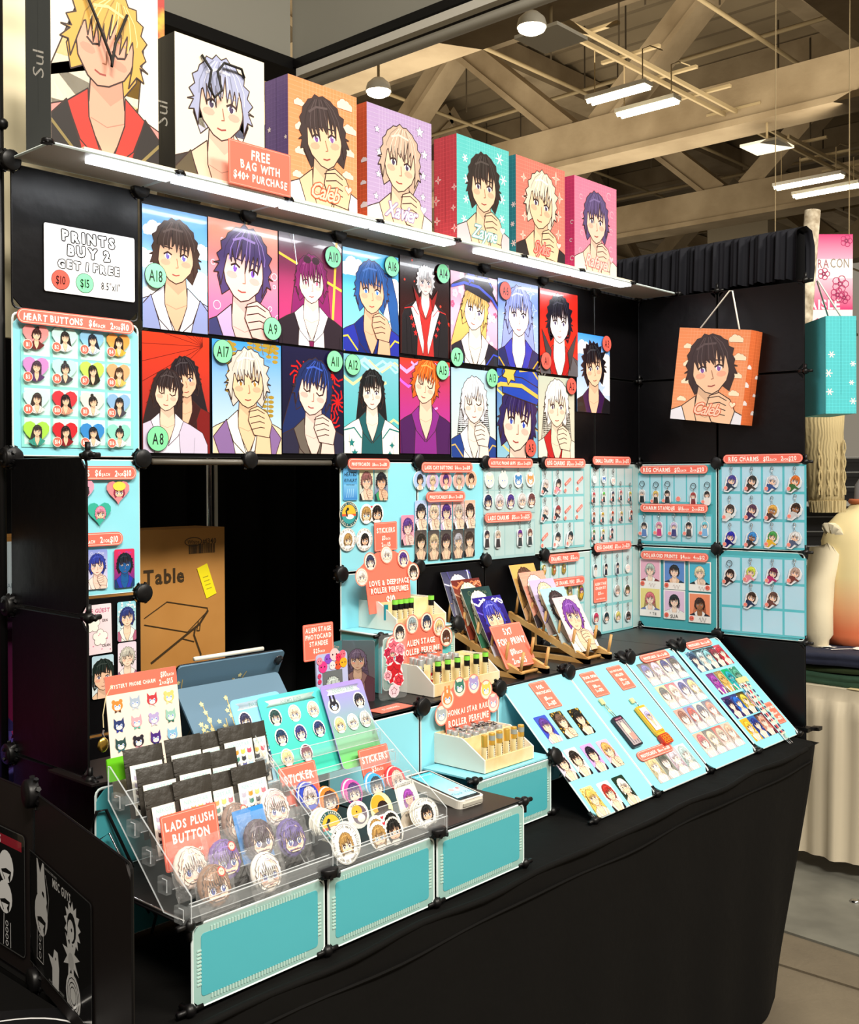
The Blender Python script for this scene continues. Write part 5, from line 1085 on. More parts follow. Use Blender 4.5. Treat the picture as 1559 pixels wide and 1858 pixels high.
for k, (px, py, h_, bg, tp, stl) in enumerate(PO):
    u, v = WING.loc(px, py, .006); w_, h2 = .084, .104; A = Art(); A.slab(rrect(-w_/2, -h2/2, w_/2, h2/2, .002), .0008, 'f4f0ee'); A.conv = rrect(-w_/2+.004, -h2/2+.024, w_/2-.004, h2/2-.004); A.grad(-w_/2, -h2/2, w_/2, h2/2, bg, bg, 2)
    person(A, 0, .012, .0185, hair=h_, top=tp, inner='f4f0f0' if k != 1 else 'e8c0a0', style=stl, skin='9a6a4a' if k == 5 else 'f6d8c4', seed=k*3+1, hand=k == 2); A.conv = None
    if k == 4: A.text('SUA', 0, -.041, .013, '2a2a2a', .0, .9, jit=.6)
    elif k == 5: A.line([(-.002+q*.0035, -.041+.009*sin(q*1.9)) for q in range(9)], .0009, '5a5a5a')
    elif k == 3: A.text('* Till', .012, -.041, .011, '2a2a2a', .0, .8, jit=-1)
    else: A.line([(-.005+q*.004, -.041+.008*sin(q*2.2)) for q in range(8)], .0008, 'a88a8a')
    o = mk('polaroid_print', A.mesh(GLOSS), WING.M(u, v, .0062), None, 'instant-photo style print, %s' % ('grey-green hair on pink, top left', 'black hair on blue, top middle', 'pale blond on sky blue, top right', 'long pink hair on yellow, bottom left', 'black bob, signed SUA, bottom middle', 'long brown hair on orange, bottom right')[k], 'print', 'instant-photo prints')
    if k != 3: A = Art(); A.slab(ell(0, 0, .0085, n=12), .0006, 'f0705f'); A.text('L%d' % (9-k), 0, 0, .007, '3a1010', .02, .7, jit=-1); mk('number_tag', A.mesh(), T(.03 if k == 2 else -.03, -.038, .002), o)

# ---------------------------------------------------------------- paper bags
def bag(M, w, h, dep, spec, side, lab, handle=None, sidemotif=None, name=None, group='paper gift bags on the lit canopy', back=None, hand_pts=None, t=None):
    """front face at z=0, width x, height y, gusset backwards"""
    t = thing('paper_bag', lab, 'bag', M, group); A = card_art(w, h, spec, 0, t=.0006)
    if name: A.text(name, 0, -h*.36, h*.13, spec.get('name_col', 'ffffff'), .012, .85, shear=.35, jit=-1, rot=-2, maxw=w*.72, gap=.0, out=spec.get('name_out', 'd0684a'), outw=.05); 
    if name: A.shape(heart(w*.36, -h*.30, .012), spec.get('mc', 'ffffff'), spec.get('name_out', 'd0684a'), .0015)
    mk('front_panel', A.mesh(), T(0, 0, 0), t)
    for s in (-1, 1):
        A = Art(); A.conv = None; hw = dep/2
        pts = rrect(-hw, -h/2, hw, h/2); A.slab(pts, .0006, side)
        if sidemotif == 'script': A.text('Sul', 0, -.02, .045, 'd8d4cc', -.005, .8, shear=.4, rot=90, jit=-1)
        elif sidemotif: A.conv = pts; motif(A, sidemotif, -hw, -h/2, hw, h/2, 3, 'f4e8e8', tuple(min(1, c*1.5+.03) for c in H(side)[:3])+(1,))
        A.conv = None; A.line([(0, h/2), (0, -h*.3)], .0012, tuple(c*.7 for c in H(side)[:3])+(1,))
        mk('gusset', A.mesh(), T(s*w/2, 0, -dep/2) @ RY(90*s), t)
    b = MB(); b.box(-w/2, -h/2, -dep, w/2, -h/2+.001, 0, mat('bag_card_'+side, side, .6)); b.box(-w/2, -h/2, -dep, w/2, h/2, -dep+.001, mat('bag_card_'+side, side, .6)); mk('back_panel', b.mesh(), None, t)
    if handle:
        b = MB(); b.tube([(x, y, z) for x, y, z in hand_pts], .003 if handle != 'white' else .0028, mat('cord_'+handle, '17130f' if handle == 'black' else 'f0ece0', .7), 7); mk('handle', b.mesh(), None, t)
    return t
BZ = 2.2435; bh = .30
def bagM(x0, w, y=-.118, h=bh): return T(x0+w/2, y, BZ+h/2) @ RX(90)
bag(bagM(.028, .245, -.118, .36), .245, .36, .10, K(hair='d8a850', hair2='f0d890', skin='e8a890', top='e0908a', inner='d03a30', lapel='2a2422', bg='f6ecd8', style='long', spiky=.3, s=.26, y=.16, tilt=-14, acc='8a7a4a', closed=1, seed=5), '4c5050', 'tallest cream bag at the left end with a blond and red-haired figure and black cord', 'black', 'script', hand_pts=[(-.06, .16, .004), (-.03, .09, .012), (.0, .02, .016), (.002, .0, .016), (.012, .05, .014), (.045, .12, .006)])
bag(bagM(.315, .245, -.118, .305), .245, .305, .10, K(hair='a8aed0', hair2='dcdff4', skin='f4cdb8', top='3a3430', inner='f0c8b0', lapel='5a4f3a', bg='f4ead4', spiky=.22, s=.24, y=.12, seed=6), '2c2a28', 'cream bag with a silver-blue-haired man and a looped black cord', 'black', 'script', hand_pts=[(-.055, .12, .004), (-.035, .09, .012), (-.045, .05, .016), (-.03, .03, .016), (-.01, .05, .016), (-.02, .09, .014), (.0, .115, .012), (.05, .115, .01), (.062, .10, .004)])
BG = [(.632, .225, K(hair='3a2a2a', skin='f4c8a4', top='ecebf4', inner='f4c8a4', tie='1e1c22', hand=1, bg='f09058', bg2='f0a070', motif='clouds', mc='fbe8c8', mc2='f8b890', s=.25, y=.12, tilt=10, name_col='fbd0b8', name_out='d8603a', eye='8a5aa8'), '6a5490', 'stars', 'Caleb', 'orange cloud-patterned bag in the canopy row, lettered Caleb'),
 (.893, .245, K(hair='c8ae9a', hair2='ecd9c8', skin='f4ccb0', top='e4dcd8', inner='f4ccb0', hand=1, bg='b49ac8', bg2='bca4d0', motif='stars', mc='ffffff', mc2='d8c8e8', s=.23, y=.10, tilt=-6, name_col='ffffff', name_out='a08ab8'), 'd85c34', 'clouds', 'Xavier', 'lilac star-patterned bag lettered Xavier'),
 (1.243, .235, K(hair='2e2420', skin='f2c8a8', top='c8c4cc', inner='f2c8a8', hand=1, bg='58c0c0', bg2='6accca', motif='snow', mc='ffffff', mc2='8adcdc', s=.23, y=.12, name_col='e8f4f4', name_out='6aa8a8'), 'cc4a58', 'spark', 'Zayne', 'turquoise snowflake bag lettered Zayne'),
 (1.512, .25, K(hair='ddd2c0', hair2='fffaf0', skin='f6cca8', top='2c2628', inner='f6cca8', hand=1, bg='ee7466', bg2='f08476', motif='spark', mc='fbe0d0', mc2='f4a090', s=.23, y=.12, spiky=.2, tilt=-10, name_col='ff9a90', name_out='c83a3a'), '2a8a98', 'snow', 'Sylus', 'coral sparkle-patterned bag lettered Sylus'),
 (1.815, .245, K(hair='5a4a78', skin='f8ccb8', top='f0dcd4', inner='f8ccb8', hand=1, bg='f07a9a', bg2='f08aa6', motif='swirl', mc='ffc0d0', mc2='f8a0b8', s=.22, y=.12, name_col='f8d0c8', name_out='e08a8a'), 'd83a70', 'swirl', 'Rafayel', 'hot pink bag at the right end of the canopy row')]
for x0, w_, sp, sd, sm, nm, lab in BG: bag(bagM(x0, w_), w_, bh, .085, sp, sd, lab, None, sm, nm)
uu, vv = .51, 2.283
mk('card_sign', sign(.178, .098, [('FREE', .27, .22), ('BAG WITH', 0, .19), ('$40+ PURCHASE', -.26, .19)], r=.002), T(uu, -.165, vv+.002) @ RX(90), None, 'coral sign FREE BAG WITH $40+ PURCHASE on the canopy edge', 'sign')
# bag hanging on the wing, bag hanging at the wing end
hs = dict(BG[0][2]); WF = Fr((2.31, 0, 0), (.012, -.615, 0), (0, 0, 1)); u, v = WF.loc(1288, 681)
bag(WF.M(u, v, 0, -7), .262, .315, .09, hs, 'e0703c', 'orange bag lettered Caleb hanging by white cord on the black right wing', 'white', 'clouds', 'Caleb', group='paper bags hanging on the right wing', hand_pts=[(-.052, .157, .002), (.014, .29, -.05), (.024, .29, -.05), (.09, .157, .002)])
sp = dict(BG[2][2]); c = CAM+(FWD+RGT*((1506-779.5)/FPX)+UPV*((PCY-668)/FPX))*3.62
bag(T(c.x+.03, c.y-.03, c.z) @ RZ(-52+96) @ RX(90), .22, .315, .10, sp, '4fc0c8', 'turquoise snowflake bag hanging at the outer end of the right wing', 'white', 'snow', None, group='paper bags hanging on the right wing', hand_pts=[(-.05, .157, -.02), (-.01, .29, -.085), (.0, .29, -.085), (.05, .157, -.02)])

# ---------------------------------------------------------------- sloping panels: cards
FC = [(995, 1323, '5a2a8a', '3a4ac0', 'e8c8d8', 'violet hair on blue'), (1023, 1315, '6a5040', '3a3020', '2a2622', 'grey-brown hair in dark gold'), (1055, 1309, '1a1816', '2a2418', '1a1816', 'dark figure with gold leaves'),
 (1025, 1390.5, '241e22', 'e0c8d8', '26242a', 'black hair on blush, second row far left'), (1049.7, 1382.6, '26201e', 'f0e4d8', '1e1c20', 'black hair on cream'), (1078.7, 1374.6, '1e1a2a', 'c8a0d8', '2a2438', 'black hair on lilac'), (1107.3, 1366.7, 'd8a860', 'e8b8d0', '24222a', 'blond hair on pink'),
 (1079.5, 1454, 'e0bc60', 'f0d890', 'f4e4c0', 'golden hair on yellow, bottom row'), (1109.3, 1444, 'b03028', 'f0e8e4', '1e1c20', 'red hair, bottom row'), (1136.3, 1433, 'e8e4dc', '1e3428', 'e8e0c0', 'pale veiled figure on dark green, bottom row')]
for px, py, hr, bg, tp, lab in FC: card(SLANT, px, py, K(hair=hr, bg=bg, bg2=bg, top=tp, inner='f0dcc8', skin='f4d0b4', motif='petals' if 'leaves' in lab or 'gold' in lab else None, mc='c8a040', seed=int(px), hand=int(px) % 3 == 0, style='long' if 'veiled' in lab or 'yellow' in lab else 'short'), 'foil photo card, '+lab, 'foil photo cards', d=.003)
u, v = SLANT.loc(989.5, 1261, .003); mk('card_sign', sign(.072, .088, [('FOIL', .30, .13), ('PHOTOCARD', .1, .12), ('$8each', -.12, .13), ('2for$15', -.32, .13)]), SLANT.M(u, v, .0045), None, 'coral sign FOIL PHOTOCARD on the first sloping panel', 'sign')
u, v = SLANT.loc(1079, 1241.5, .003); mk('card_sign', sign(.072, .084, [('DOOR OPEN', .30, .11), ('PHOTOCARD HOLDER', .12, .07), ('$18each', -.08, .12), ('2for$32', -.26, .12)]), SLANT.M(u, v, .0045), None, 'coral sign at upper left of the second sloping panel', 'sign')
u, v = SLANT.loc(1127, 1229.5, .003); mk('card_sign', sign(.072, .084, [('BUS PHOTOCARD', .30, .10), ('HOLDER', .12, .11), ('$18each', -.08, .12), ('2for$30', -.26, .12)]), SLANT.M(u, v, .0045), None, 'coral sign at upper right of the second sloping panel', 'sign')
def spill(px, py, wd, text, lab): u, v = SLANT.loc(px, py, .004); mk('price_banner', pill(wd, text), SLANT.M(u, v, .0075), None, lab, 'sign')
spill(1188, 1364.7, .175, 'PHOTOCARDS  $6each 2for$10', 'coral pill sign PHOTOCARDS low on the second sloping panel'); spill(1188, 1191.7, .165, 'PHOTOCARDS  $6each 2for$10', 'coral pill sign PHOTOCARDS at the top of the third sloping panel'); spill(1267.5, 1169, .165, 'PHOTOCARDS  $6each 2for$10', 'coral pill sign PHOTOCARDS at the top of the fourth sloping panel')
FD = ['8a88b8', 'd8c8e0', '5a5a8a', '6a6660', '7a7a78', 'e8dcc8', '6a6a9a', 'f0dca0', '9a6a5a', 'c86a60', '7a7888', 'e0a090', 'c87a80', 'e0d4b8', 'c8c0b0', 'e8b8a0']
u0, v0 = SLANT.loc(1177, 1236); u1, v1 = SLANT.loc(1344, 1352)
for k in range(16):
    c_, r_ = k % 4, k//4
    card(SLANT, 0, 0, K(hair=FD[k], bg=FD[(k*5+3) % 16], bg2='e4dcd8', top='cfc8d0', inner='f4ece8', skin='f6e4d8', seed=k, style=('short', 'long')[k % 2], line='8a7a7a', blush=False), 'faded card under the clear sleeve, row %s, %s place' % (('one', 'two', 'three', 'four')[r_], ('first', 'second', 'third', 'fourth')[c_]), 'faded cards in four rows of four', w=.0545, h=.083, d=.003, uv=(1.836+c_*.0565, .342-r_*.0875), r=.001)
u, v = SLANT.loc(1215, 1395)
for k in range(4): card(SLANT, 0, 0, K(hair=('e0cc98', '5a6058', 'd8d0e0', 'b8d0d0')[k], bg=('d8d0b0', '8a8c80', 'e0c8d0', 'd0e4e0')[k], top='c8c4c0', inner='f4ece8', skin='f6e8dc', seed=k+7, style='long' if k != 1 else 'short', line='8a7a7a'), 'faded card low on the second sloping panel, %s' % ('golden hair', 'dark hair', 'pale hair with red marks', 'mint-white hair')[k], 'faded cards low on the second sloping panel', w=.0545, h=.083, d=.003, uv=(1.540+k*.0565, .066), r=.001)
C4 = [('2a3a5a', '4a6a8a'), ('b8d0d8', '20303a'), ('8ac0c8', '1c2a34'), ('8a1a2a', '2a2a2e'), ('c02a3a', 'c04050'), ('a03aa8', '6a1a6a'), ('d8b060', '8a6a3a'), ('2aa8b8', '18a860'), ('5aa890', '3a8a70'), ('1c2050', '4a2a6a'), ('2a6ad0', '3a3a6a'), ('e0c850', '2a2a2a'), ('e8a8a0', '3a8ab0'), ('f0c040', 'f0b030'), ('2a3a8a', '3a6ab0'), ('f0a890', '2a2028'), ('d83a4a', '8a1a3a')]
pos = [(2.128+.0465*i, .342) for i in range(5)]+[(2.143+.0515*i, .250) for i in range(4)]+[(2.120+.0495*i, .159) for i in range(4)]+[(2.120+.0495*i, .072) for i in range(4)]
cn = ['navy', 'pale blue', 'mist', 'dark red', 'crimson', 'magenta', 'amber', 'turquoise and green', 'sea green', 'midnight', 'bright blue', 'yellow and black', 'rose and teal', 'sunny yellow', 'royal blue', 'peach and black', 'scarlet']
for k, (uv, (a, b_)) in enumerate(zip(pos, C4)): card(SLANT, 0, 0, K(hair=a, bg=b_, bg2=a, top=b_, inner='f4e0d8', skin=('f4d8c8' if k not in (5, 6, 7, 8) else a), seed=k+3, style=('long', 'short')[k % 2], motif='waves', mc='e8e8f0', mc2=a), 'vivid photo card on the fourth sloping panel, %s' % cn[k], 'vivid cards on the fourth sloping panel', w=.0475, h=.082, d=.003, uv=uv, r=.002)
mk('card_sign', sign(.062, .082, [('LANYARD', .26, .15), ('$15each', 0, .14), ('2for$25', -.25, .14)]), SLANT.M(2.318, .095, .0045), None, 'coral sign under the lanyards on the fourth sloping panel', 'sign')
for k, (c1, c2, x, lab) in enumerate((('bcd0d4', '2a3a4a', 2.268, 'pale lanyard strap with dark figures'), ('d8d0c4', 'c83a4a', 2.288, 'cream lanyard strap with red marks'), ('9ad0c8', '3a3a6a', 2.312, 'mint and lilac lanyard strap, outermost'))):
    t = thing('lanyard', lab+' on the fourth sloping panel', 'lanyard', SLANT.M(x, .225, .006, -4-k*3), 'lanyards'); A = Art(); n = 14; L = .225
    pts = [(.004*sin(i*.6+k), -L*i/n) for i in range(n+1)]; A.slab([(p[0]-.008, p[1]) for p in pts]+[(p[0]+.008, p[1]) for p in pts[::-1]], .001, c1)
    for i in range(9): A.poly(ell(.004*sin(i*.93), -.015-i*.023, .0055, .008, 8), c2 if i % 2 else 'f4ccb4'); A.poly(ell(.004*sin(i*.93), -.012-i*.023, .0055, .005, 8), c2)
    mk('strap', A.mesh(), None, t); b = MB(); b.box(-.012, 0, -.001, .012, .02, .002, mat('tape', 'e8dca0', .3, alpha=.8)); b.tube([(0, -L, 0), (.004, -L-.02, .002), (-.004, -L-.03, .002)], .0015, CHROME); mk('clip_end', b.mesh(), None, t)
# hanging card holders on the second panel
t = thing('card_holder', 'black framed phone-like card holder hanging on the second sloping panel', 'card holder', SLANT.M(*SLANT.loc(1136, 1329, .006), .006, 2))
b = MB(); b.prism(rrect(-.0245, -.05, .0245, .05, .006), 0, .008, mat('holder_black', '26242c', .3)); mk('frame', b.mesh(), None, t); A = Art(); A.poly(rrect(-.021, -.044, .021, .036, .002), 'b0a4a8'); A.conv = rrect(-.021, -.044, .021, .036)
for x in (-.012, 0, .012): A.line([(x, -.04), (x, .035)], .0025, '4a4450')
A.poly(ell(0, .0, .012, .03, 10), 'f0d0c0'); A.poly(rrect(-.004, -.03, .018, -.008), 'f09a90'); A.conv = None; A.poly(rrect(-.018, .037, .018, .046), '5a2a4a'); A.text('ALIEN STAGE', 0, .0415, .005, 'e8a0b0', .02, .8, jit=-1, maxw=.03); mk('card_window', A.mesh(GLOSS), T(0, 0, .008), t)
b = MB(); b.tube([(-.003, .05, .004), (-.006, .075, .003), (-.004, .10, .003)], .001, GOLDM); b.tube([(.006, .05, .004), (.004, .075, .003), (.0, .10, .003)], .001, GOLDM); b.box(-.009, .097, 0, .007, .116, .004, mat('tape', '')); mk('bead_chain', b.mesh(), None, t)
t = thing('card_holder', 'gold framed card holder with red keypad base on the second sloping panel', 'card holder', SLANT.M(*SLANT.loc(1178, 1309, .006), .006, 2))
b = MB(); b.prism(rrect(-.024, -.042, .024, .05, .004), 0, .008, mat('holder_gold', 'e8b030', .35)); b.prism([(-.02, -.05), (.02, -.05), (.024, -.04), (-.024, -.04)], 0, .008, mat('holder_gold', '')); mk('frame', b.mesh(), None, t)
b = MB(); b.prism(rrect(-.025, -.083, .025, -.05, .008), 0, .010, mat('holder_red', 'b8301c', .35)); mk('keypad_base', b.mesh(), None, t)
A = Art(); A.conv = rrect(-.017, -.036, .017, .042); A.poly(A.conv, 'e4d8ec'); person(A, 0, .012, .012, hair='b8b0e0', top='f0ecf4', inner='f4f0f4', seed=2); A.conv = None
for i in range(3):
    for j in range(3): A.line(rrect(-.019+i*.013, -.079+j*.009, -.008+i*.013, -.073+j*.009, .001), .0012, 'f0b030', True)
mk('card_window', A.mesh(GLOSS), T(0, 0, .0101), t); b = MB(); b.tube([(0, .05, .004), (.003, .06, .005), (-.002, .07, .004)], .0018, CHROME); b.box(-.012, .066, 0, .006, .082, .004, mat('tape', '')); mk('hook', b.mesh(), None, t)

# ---------------------------------------------------------------- perfume boxes
def bottle_meshes(body, capm, capl, liq, h=.055, cap=.028, r=.0075, band=None, bandcol=None):
    b = MB(); b.lathe([(r*.9, 0), (r, .002), (r, h-.004), (r*.8, h)], body, 12); b.lathe([(r*.86, .004), (r*.86, h*liq)], mat('liq_'+str(liq)+body.name, 'e9d48c', .2), 10); B = b.mesh('glass')
    c = MB(); c.lathe([(r*1.02, h-.002), (r*1.02, h+cap-.001), (r*.95, h+cap)], capm, 12); C2 = c.mesh('cap')
    L = None
    if band: l = MB(); l.lathe([(r*1.06, h+cap*band[0]), (r*1.06, h+cap*band[1])], mat(bandcol[0], bandcol[1], .6), 12, cap=False); L = l.mesh('label')
    l = MB(); l.lathe([(r*1.02, .012), (r*1.02, h-.012)], mat('bottle_paper', 'f0ecd8', .6), 12, cap=False)
    W_ = MB(); v = [];
    for i in range(4):
        for z in (.01, h-.01): v.append((r*1.03*cos(-1.9+i*.35), r*1.03*sin(-1.9+i*.35), z))
    W_.add(v, [(0, 2, 3, 1), (2, 4, 5, 3), (4, 6, 7, 5)], mat('bottle_paper', 'f0ecd8', .6))
    for k in range(6): z = .014+k*.0055; W_.box(r*1.04*cos(-1.5)-.0004, r*1.04*sin(-1.5)-.0008, z, r*1.04*cos(-1.5)+.001, r*1.04*sin(-1.5)+.0002, z+.0035, mat('print_black', '1c1c1c', .6))
    return B, C2, L, W_.mesh('paper_label')
GL = mat('yellow_glass', 'f2e9b8', .06, alpha=.55, spec=.9); GLC = mat('clear_glass', 'eef0ea', .06, alpha=.4, spec=.9)
T_GREEN = bottle_meshes(GL, BLK, 0, .8, .046, .024, .0078, (.52, 1.0), ('green_tape', '8ae04a'))
T_GOLD = bottle_meshes(GL, mat('gold_cap', 'e2b54c', .3, metal=.5), 0, .8, .046, .026, .0076)
T_GOLDT = bottle_meshes(GL, mat('gold_cap', ''), 0, .8, .046, .026, .0076, (.35, .8), ('grey_tape', '98a09a'))
def silver(colname, col): return bottle_meshes(mat('liquid_'+colname, col, .15), mat('silver_cap', 'b8bcbc', .35, metal=.5), 0, .9, .030, .034, .0085)
S_RED = silver('red', 'a01c2c'); S_BLU = silver('blue', '2a4ab0'); S_CLR = silver('clear', 'd8d8d0')
def bottle(ms, M, lab, group):
    t = thing('roller_bottle', lab, 'bottle', M, group); mk('glass', ms[0], None, t); mk('cap', ms[1], None, t)
    if ms[2]: mk('cap_label', ms[2], None, t)
    mk('paper_label', ms[3], None, t)
def tray(M, w, lab, dep=.160, hb=.072, hf=.03):
    """white-sided wooden stair box; x across, y back, z up"""
    t = thing('perfume_box', lab, 'display box', M, 'wooden perfume boxes'); side = [(0, 0), (0, hf), (dep*.36, hb*.9), (dep*.45, hb), (dep, hb), (dep, 0)]
    for x in (-w/2, w/2-.004): b = MB(); b.prism(side, x, x+.004, WHITE, 'x'); mk('side', b.mesh(), None, t)
    b = MB(); b.box(-w/2+.004, 0, 0, w/2-.004, .006, hf, PINE); mk('front_rail', b.mesh(), None, t)
    b = MB(); b.box(-w/2+.004, .006, hf*.3, w/2-.004, dep*.42, hf*.34, PINE); b.box(-w/2+.004, dep*.42, 0, w/2-.004, dep*.44, hb*.96, PINE); b.box(-w/2+.004, dep-.004, 0, w/2-.004, dep, hb, PINE)
    for k in range(6): y = dep*.45+k*dep*.09; b.box(-w/2+.004, y, hb-.008, w/2-.004, y+.005, hb-.004, PINE)
    b.box(-w/2+.004, dep*.44, hb-.03, w/2-.004, dep-.004, hb-.028, WHITE); mk('slats', b.mesh(), None, t); return t
def crown_sign(w, h, lines, heads, bst=False):
    A = Art(); base = [(-w*.37, -h/2), (w*.37, -h/2), (w*.39, -.02*h), (w*.5, h*.02), (w*.52, h*.2), (w*.36, h*.34), (w*.15, h*.47), (-w*.15, h*.47), (-w*.36, h*.34), (-w*.52, h*.2), (-w*.5, h*.02), (-w*.39, -.02*h)]
    A.slab(base, .002, 'f4745f'); n = len(heads)
    for k in range(n):
        a = radians(168-156*k/(n-1)); x = w*.46*cos(a); y = h*.02+h*.40*sin(a); s = w*.068
        A.poly(ell(x, y, s*1.65, s*1.7, 18), 'f48a74'); A.poly(ell(x, y, s*1.4, s*1.5, 18), 'fbe0d0')
        if bst: beast(A, x, y, s*1.1, heads[k], ear=('t', 'l', 't', 'r', 't', 'r')[k % 6])
        else: person(A, x, y-.1*s, s, chibi=True, body=False, hair=heads[k][0], skin=heads[k][1] if len(heads[k]) > 1 else 'f6dcc8', seed=k)
    for t_, y, sz in lines: A.text(t_, 0, y*h, sz*h, 'fff4ea', .035, .75, jit=.7, maxw=w*.70)
    return A.mesh(name='crown_sign')
# top box: love & deepspace
tray(T(1.065, -.142, 1.189), .195, 'white-sided perfume box at the top, on the upper blue step, five green-capped bottles', .15)
mk('shaped_sign', crown_sign(.215, .165, [('LOVE & DEEPSPACE', -.02, .085), ('ROLLER PERFUMES', -.14, .085), ('$10', -.31, .14)], [('e8e0dc',), ('2a3050',), ('e8e4e0',), ('4a2a80',), ('2e2420',)]), T(1.02, -.062, 1.312) @ RX(84), None, 'coral sign LOVE & DEEPSPACE ROLLER PERFUMES $10 with five heads', 'sign')
for k, x in enumerate((-.078, -.058, -.038, -.018, .062)): bottle(T_GREEN, T(1.055+x, -.128, 1.199), 'green-banded roller bottle in the top perfume box, ' + ('leftmost', 'second from the left', 'third from the left', 'fourth from the left', 'standing alone at the right')[k], 'green-banded bottles, top box')
b = MB(); b.lathe([(.006, 0), (.006, .04)], mat('teal_tube', '1a98a8', .3), 10); mk('teal_tube', b.mesh(), T(.972, -.10, 1.215), None, 'small teal tube at the left of the top perfume box', 'bottle')
# alien stage box
tray(T(1.085, -.283, 1.0395), .265, 'white-sided perfume box in the middle, on the black platform, six green-capped bottles in front', .128)
mk('shaped_sign', crown_sign(.225, .155, [('ALIEN STAGE', .10, .095), ('ROLLER PERFUME', -.05, .095), ('$12', -.24, .14)], [('c84a70',), ('26262a',), ('90a4aa',), ('1e3050',), ('e0c488',), ('4a2a20', '8a5a40')]), T(1.038, -.160, 1.142) @ RX(87), None, 'coral sign ALIEN STAGE ROLLER PERFUME $12 with six heads', 'sign')
for k in range(6): bottle(T_GREEN, T(.993+k*.038, -.262, 1.052), 'green-banded roller bottle in the front row of the middle box, place %s from the left' % ('one', 'two', 'three', 'four', 'five', 'six')[k], 'green-banded bottles, middle box')
for k in range(13):
    c_, r_ = k % 5, k//5
    if r_ == 2 and c_ > 2: continue
    bottle(S_RED if c_ < 3 else S_CLR, T(.972+c_*.034+r_*.006, -.222+r_*.020, 1.060), 'silver-capped roller bottle with %s glass, middle box, %s row, %s from the left' % ('red' if c_ < 3 else 'clear', ('front', 'second', 'rear')[r_], ('first', 'second', 'third', 'fourth', 'fifth')[c_]), 'silver-capped bottles with %s glass, middle box' % ('red' if c_ < 3 else 'clear'))
# honkai star rail box
tray(T(1.005, -.482, .8935), .192, 'white-sided perfume box in front on the small blue step, gold-capped bottles')
mk('shaped_sign', crown_sign(.222, .19, [('HONKAI STAR RAIL', .10, .085), ('ROLLER PERFUME', -.03, .085), ('$12', -.20, .12)], ['a8b4b8', 'e08a4a', '3a7a6a', 'a898d0', 'e8cc60', 'f0a0a8'], True), T(1.022, -.338, .988) @ RX(86), None, 'coral sign HONKAI STAR RAIL ROLLER PERFUME $12 with six animal heads', 'sign')
for k in range(6): bottle(T_GOLDT if k in (1, 2, 4, 5) else T_GOLD, T(.933+k*.0285, -.462, .905), 'gold-capped roller bottle in the front row, %s, place %s from the left' % ('grey tester band' if k in (1, 2, 4, 5) else 'plain cap', ('one', 'two', 'three', 'four', 'five', 'six')[k]), 'gold-capped bottles')
for k in range(20):
    c_, r_ = k % 5, k//5; ms_ = S_BLU if c_ < 2 and r_ < 2 else S_RED if (c_ + r_) % 3 == 0 else S_CLR; nm_ = 'blue' if ms_ is S_BLU else 'red' if ms_ is S_RED else 'clear'
    bottle(ms_, T(.940+c_*.030+(r_ % 2)*.005, -.405+r_*.021, .906), 'silver-capped roller bottle with %s glass, front box, %s row, %s from the left' % (nm_, ('front', 'second', 'third', 'rear')[r_], ('first', 'second', 'third', 'fourth', 'fifth')[c_]), 'silver-capped bottles with %s glass, front box' % nm_)
b = MB(); rr = random.Random(9)
for k in range(14):
    x = .95+rr.random()*.13; y = -.40+rr.random()*.06; b.tube([(x+.012*rr.uniform(-1, 1), y+.012*rr.uniform(-1, 1), 1.0-.029+.006*rr.random()) for _ in range(6)], .0007, BLK, 4)
mk('charm_strings', b.mesh(), None, None, 'thin black and silver charm strings lying over the silver caps of the front box', 'string', kind='stuff')
b = MB(); rr = random.Random(12)
for k in range(14):
    x = .99+rr.random()*.14; y = -.19+rr.random()*.06; b.tube([(x+.014*rr.uniform(-1, 1), y+.012*rr.uniform(-1, 1), 1.125+.006*rr.random()) for _ in range(6)], .0008, CHROME if k % 2 else BLK, 4)
mk('charm_strings', b.mesh(), None, None, 'thin charm strings lying over the silver caps of the middle box', 'string', kind='stuff')

# ---------------------------------------------------------------- wooden racks with 5x7 prints
def rack(x0, lab):
    t = thing('wooden_rack', lab, 'rack', T(x0, -.30, 1.0385), 'wooden print racks'); g = .115; y1 = .27
    for x in (0, g): b = MB(); b.T = T(x, 0, 0); b.prism([(-.004, 0), (.012, 0), (y1+.02, .115), (y1+.02, .131), (-.004, .018)], -.0065, .0065, WOOD, 'x'); mk('sloping_rail', b.mesh(), None, t)
    for x in (0, g): b = MB(); b.T = T(x, 0, 0); b.box(-.0065, -.004, 0, .0065, y1+.03, .014, WOOD); mk('base_rail', b.mesh(), None, t)
    for x in (0, g):
        for k in range(6): b = MB(); y = .006+k*.052; z = .016+y*.44; b.tube([(x, y, z-.006), (x, y-.012, z+.055)], .0045, WOOD, 8); mk('peg', b.mesh(), None, t)
    for y, z in ((.03, .008), (.25, .10), (.15, .058)): b = MB(); b.tube([(0, y, z), (g, y, z)], .005, WOOD, 8); mk('cross_bar', b.mesh(), None, t)
    b = MB()
    for x in (0, g): b.box(x-.006, y1+.006, .014, x+.006, y1+.018, .115, WOOD)
    mk('rear_post', b.mesh(), None, t)
rack(1.293, 'wooden rack of slanting rails on the platform, left one'); rack(1.612, 'wooden rack of slanting rails on the platform, right one')
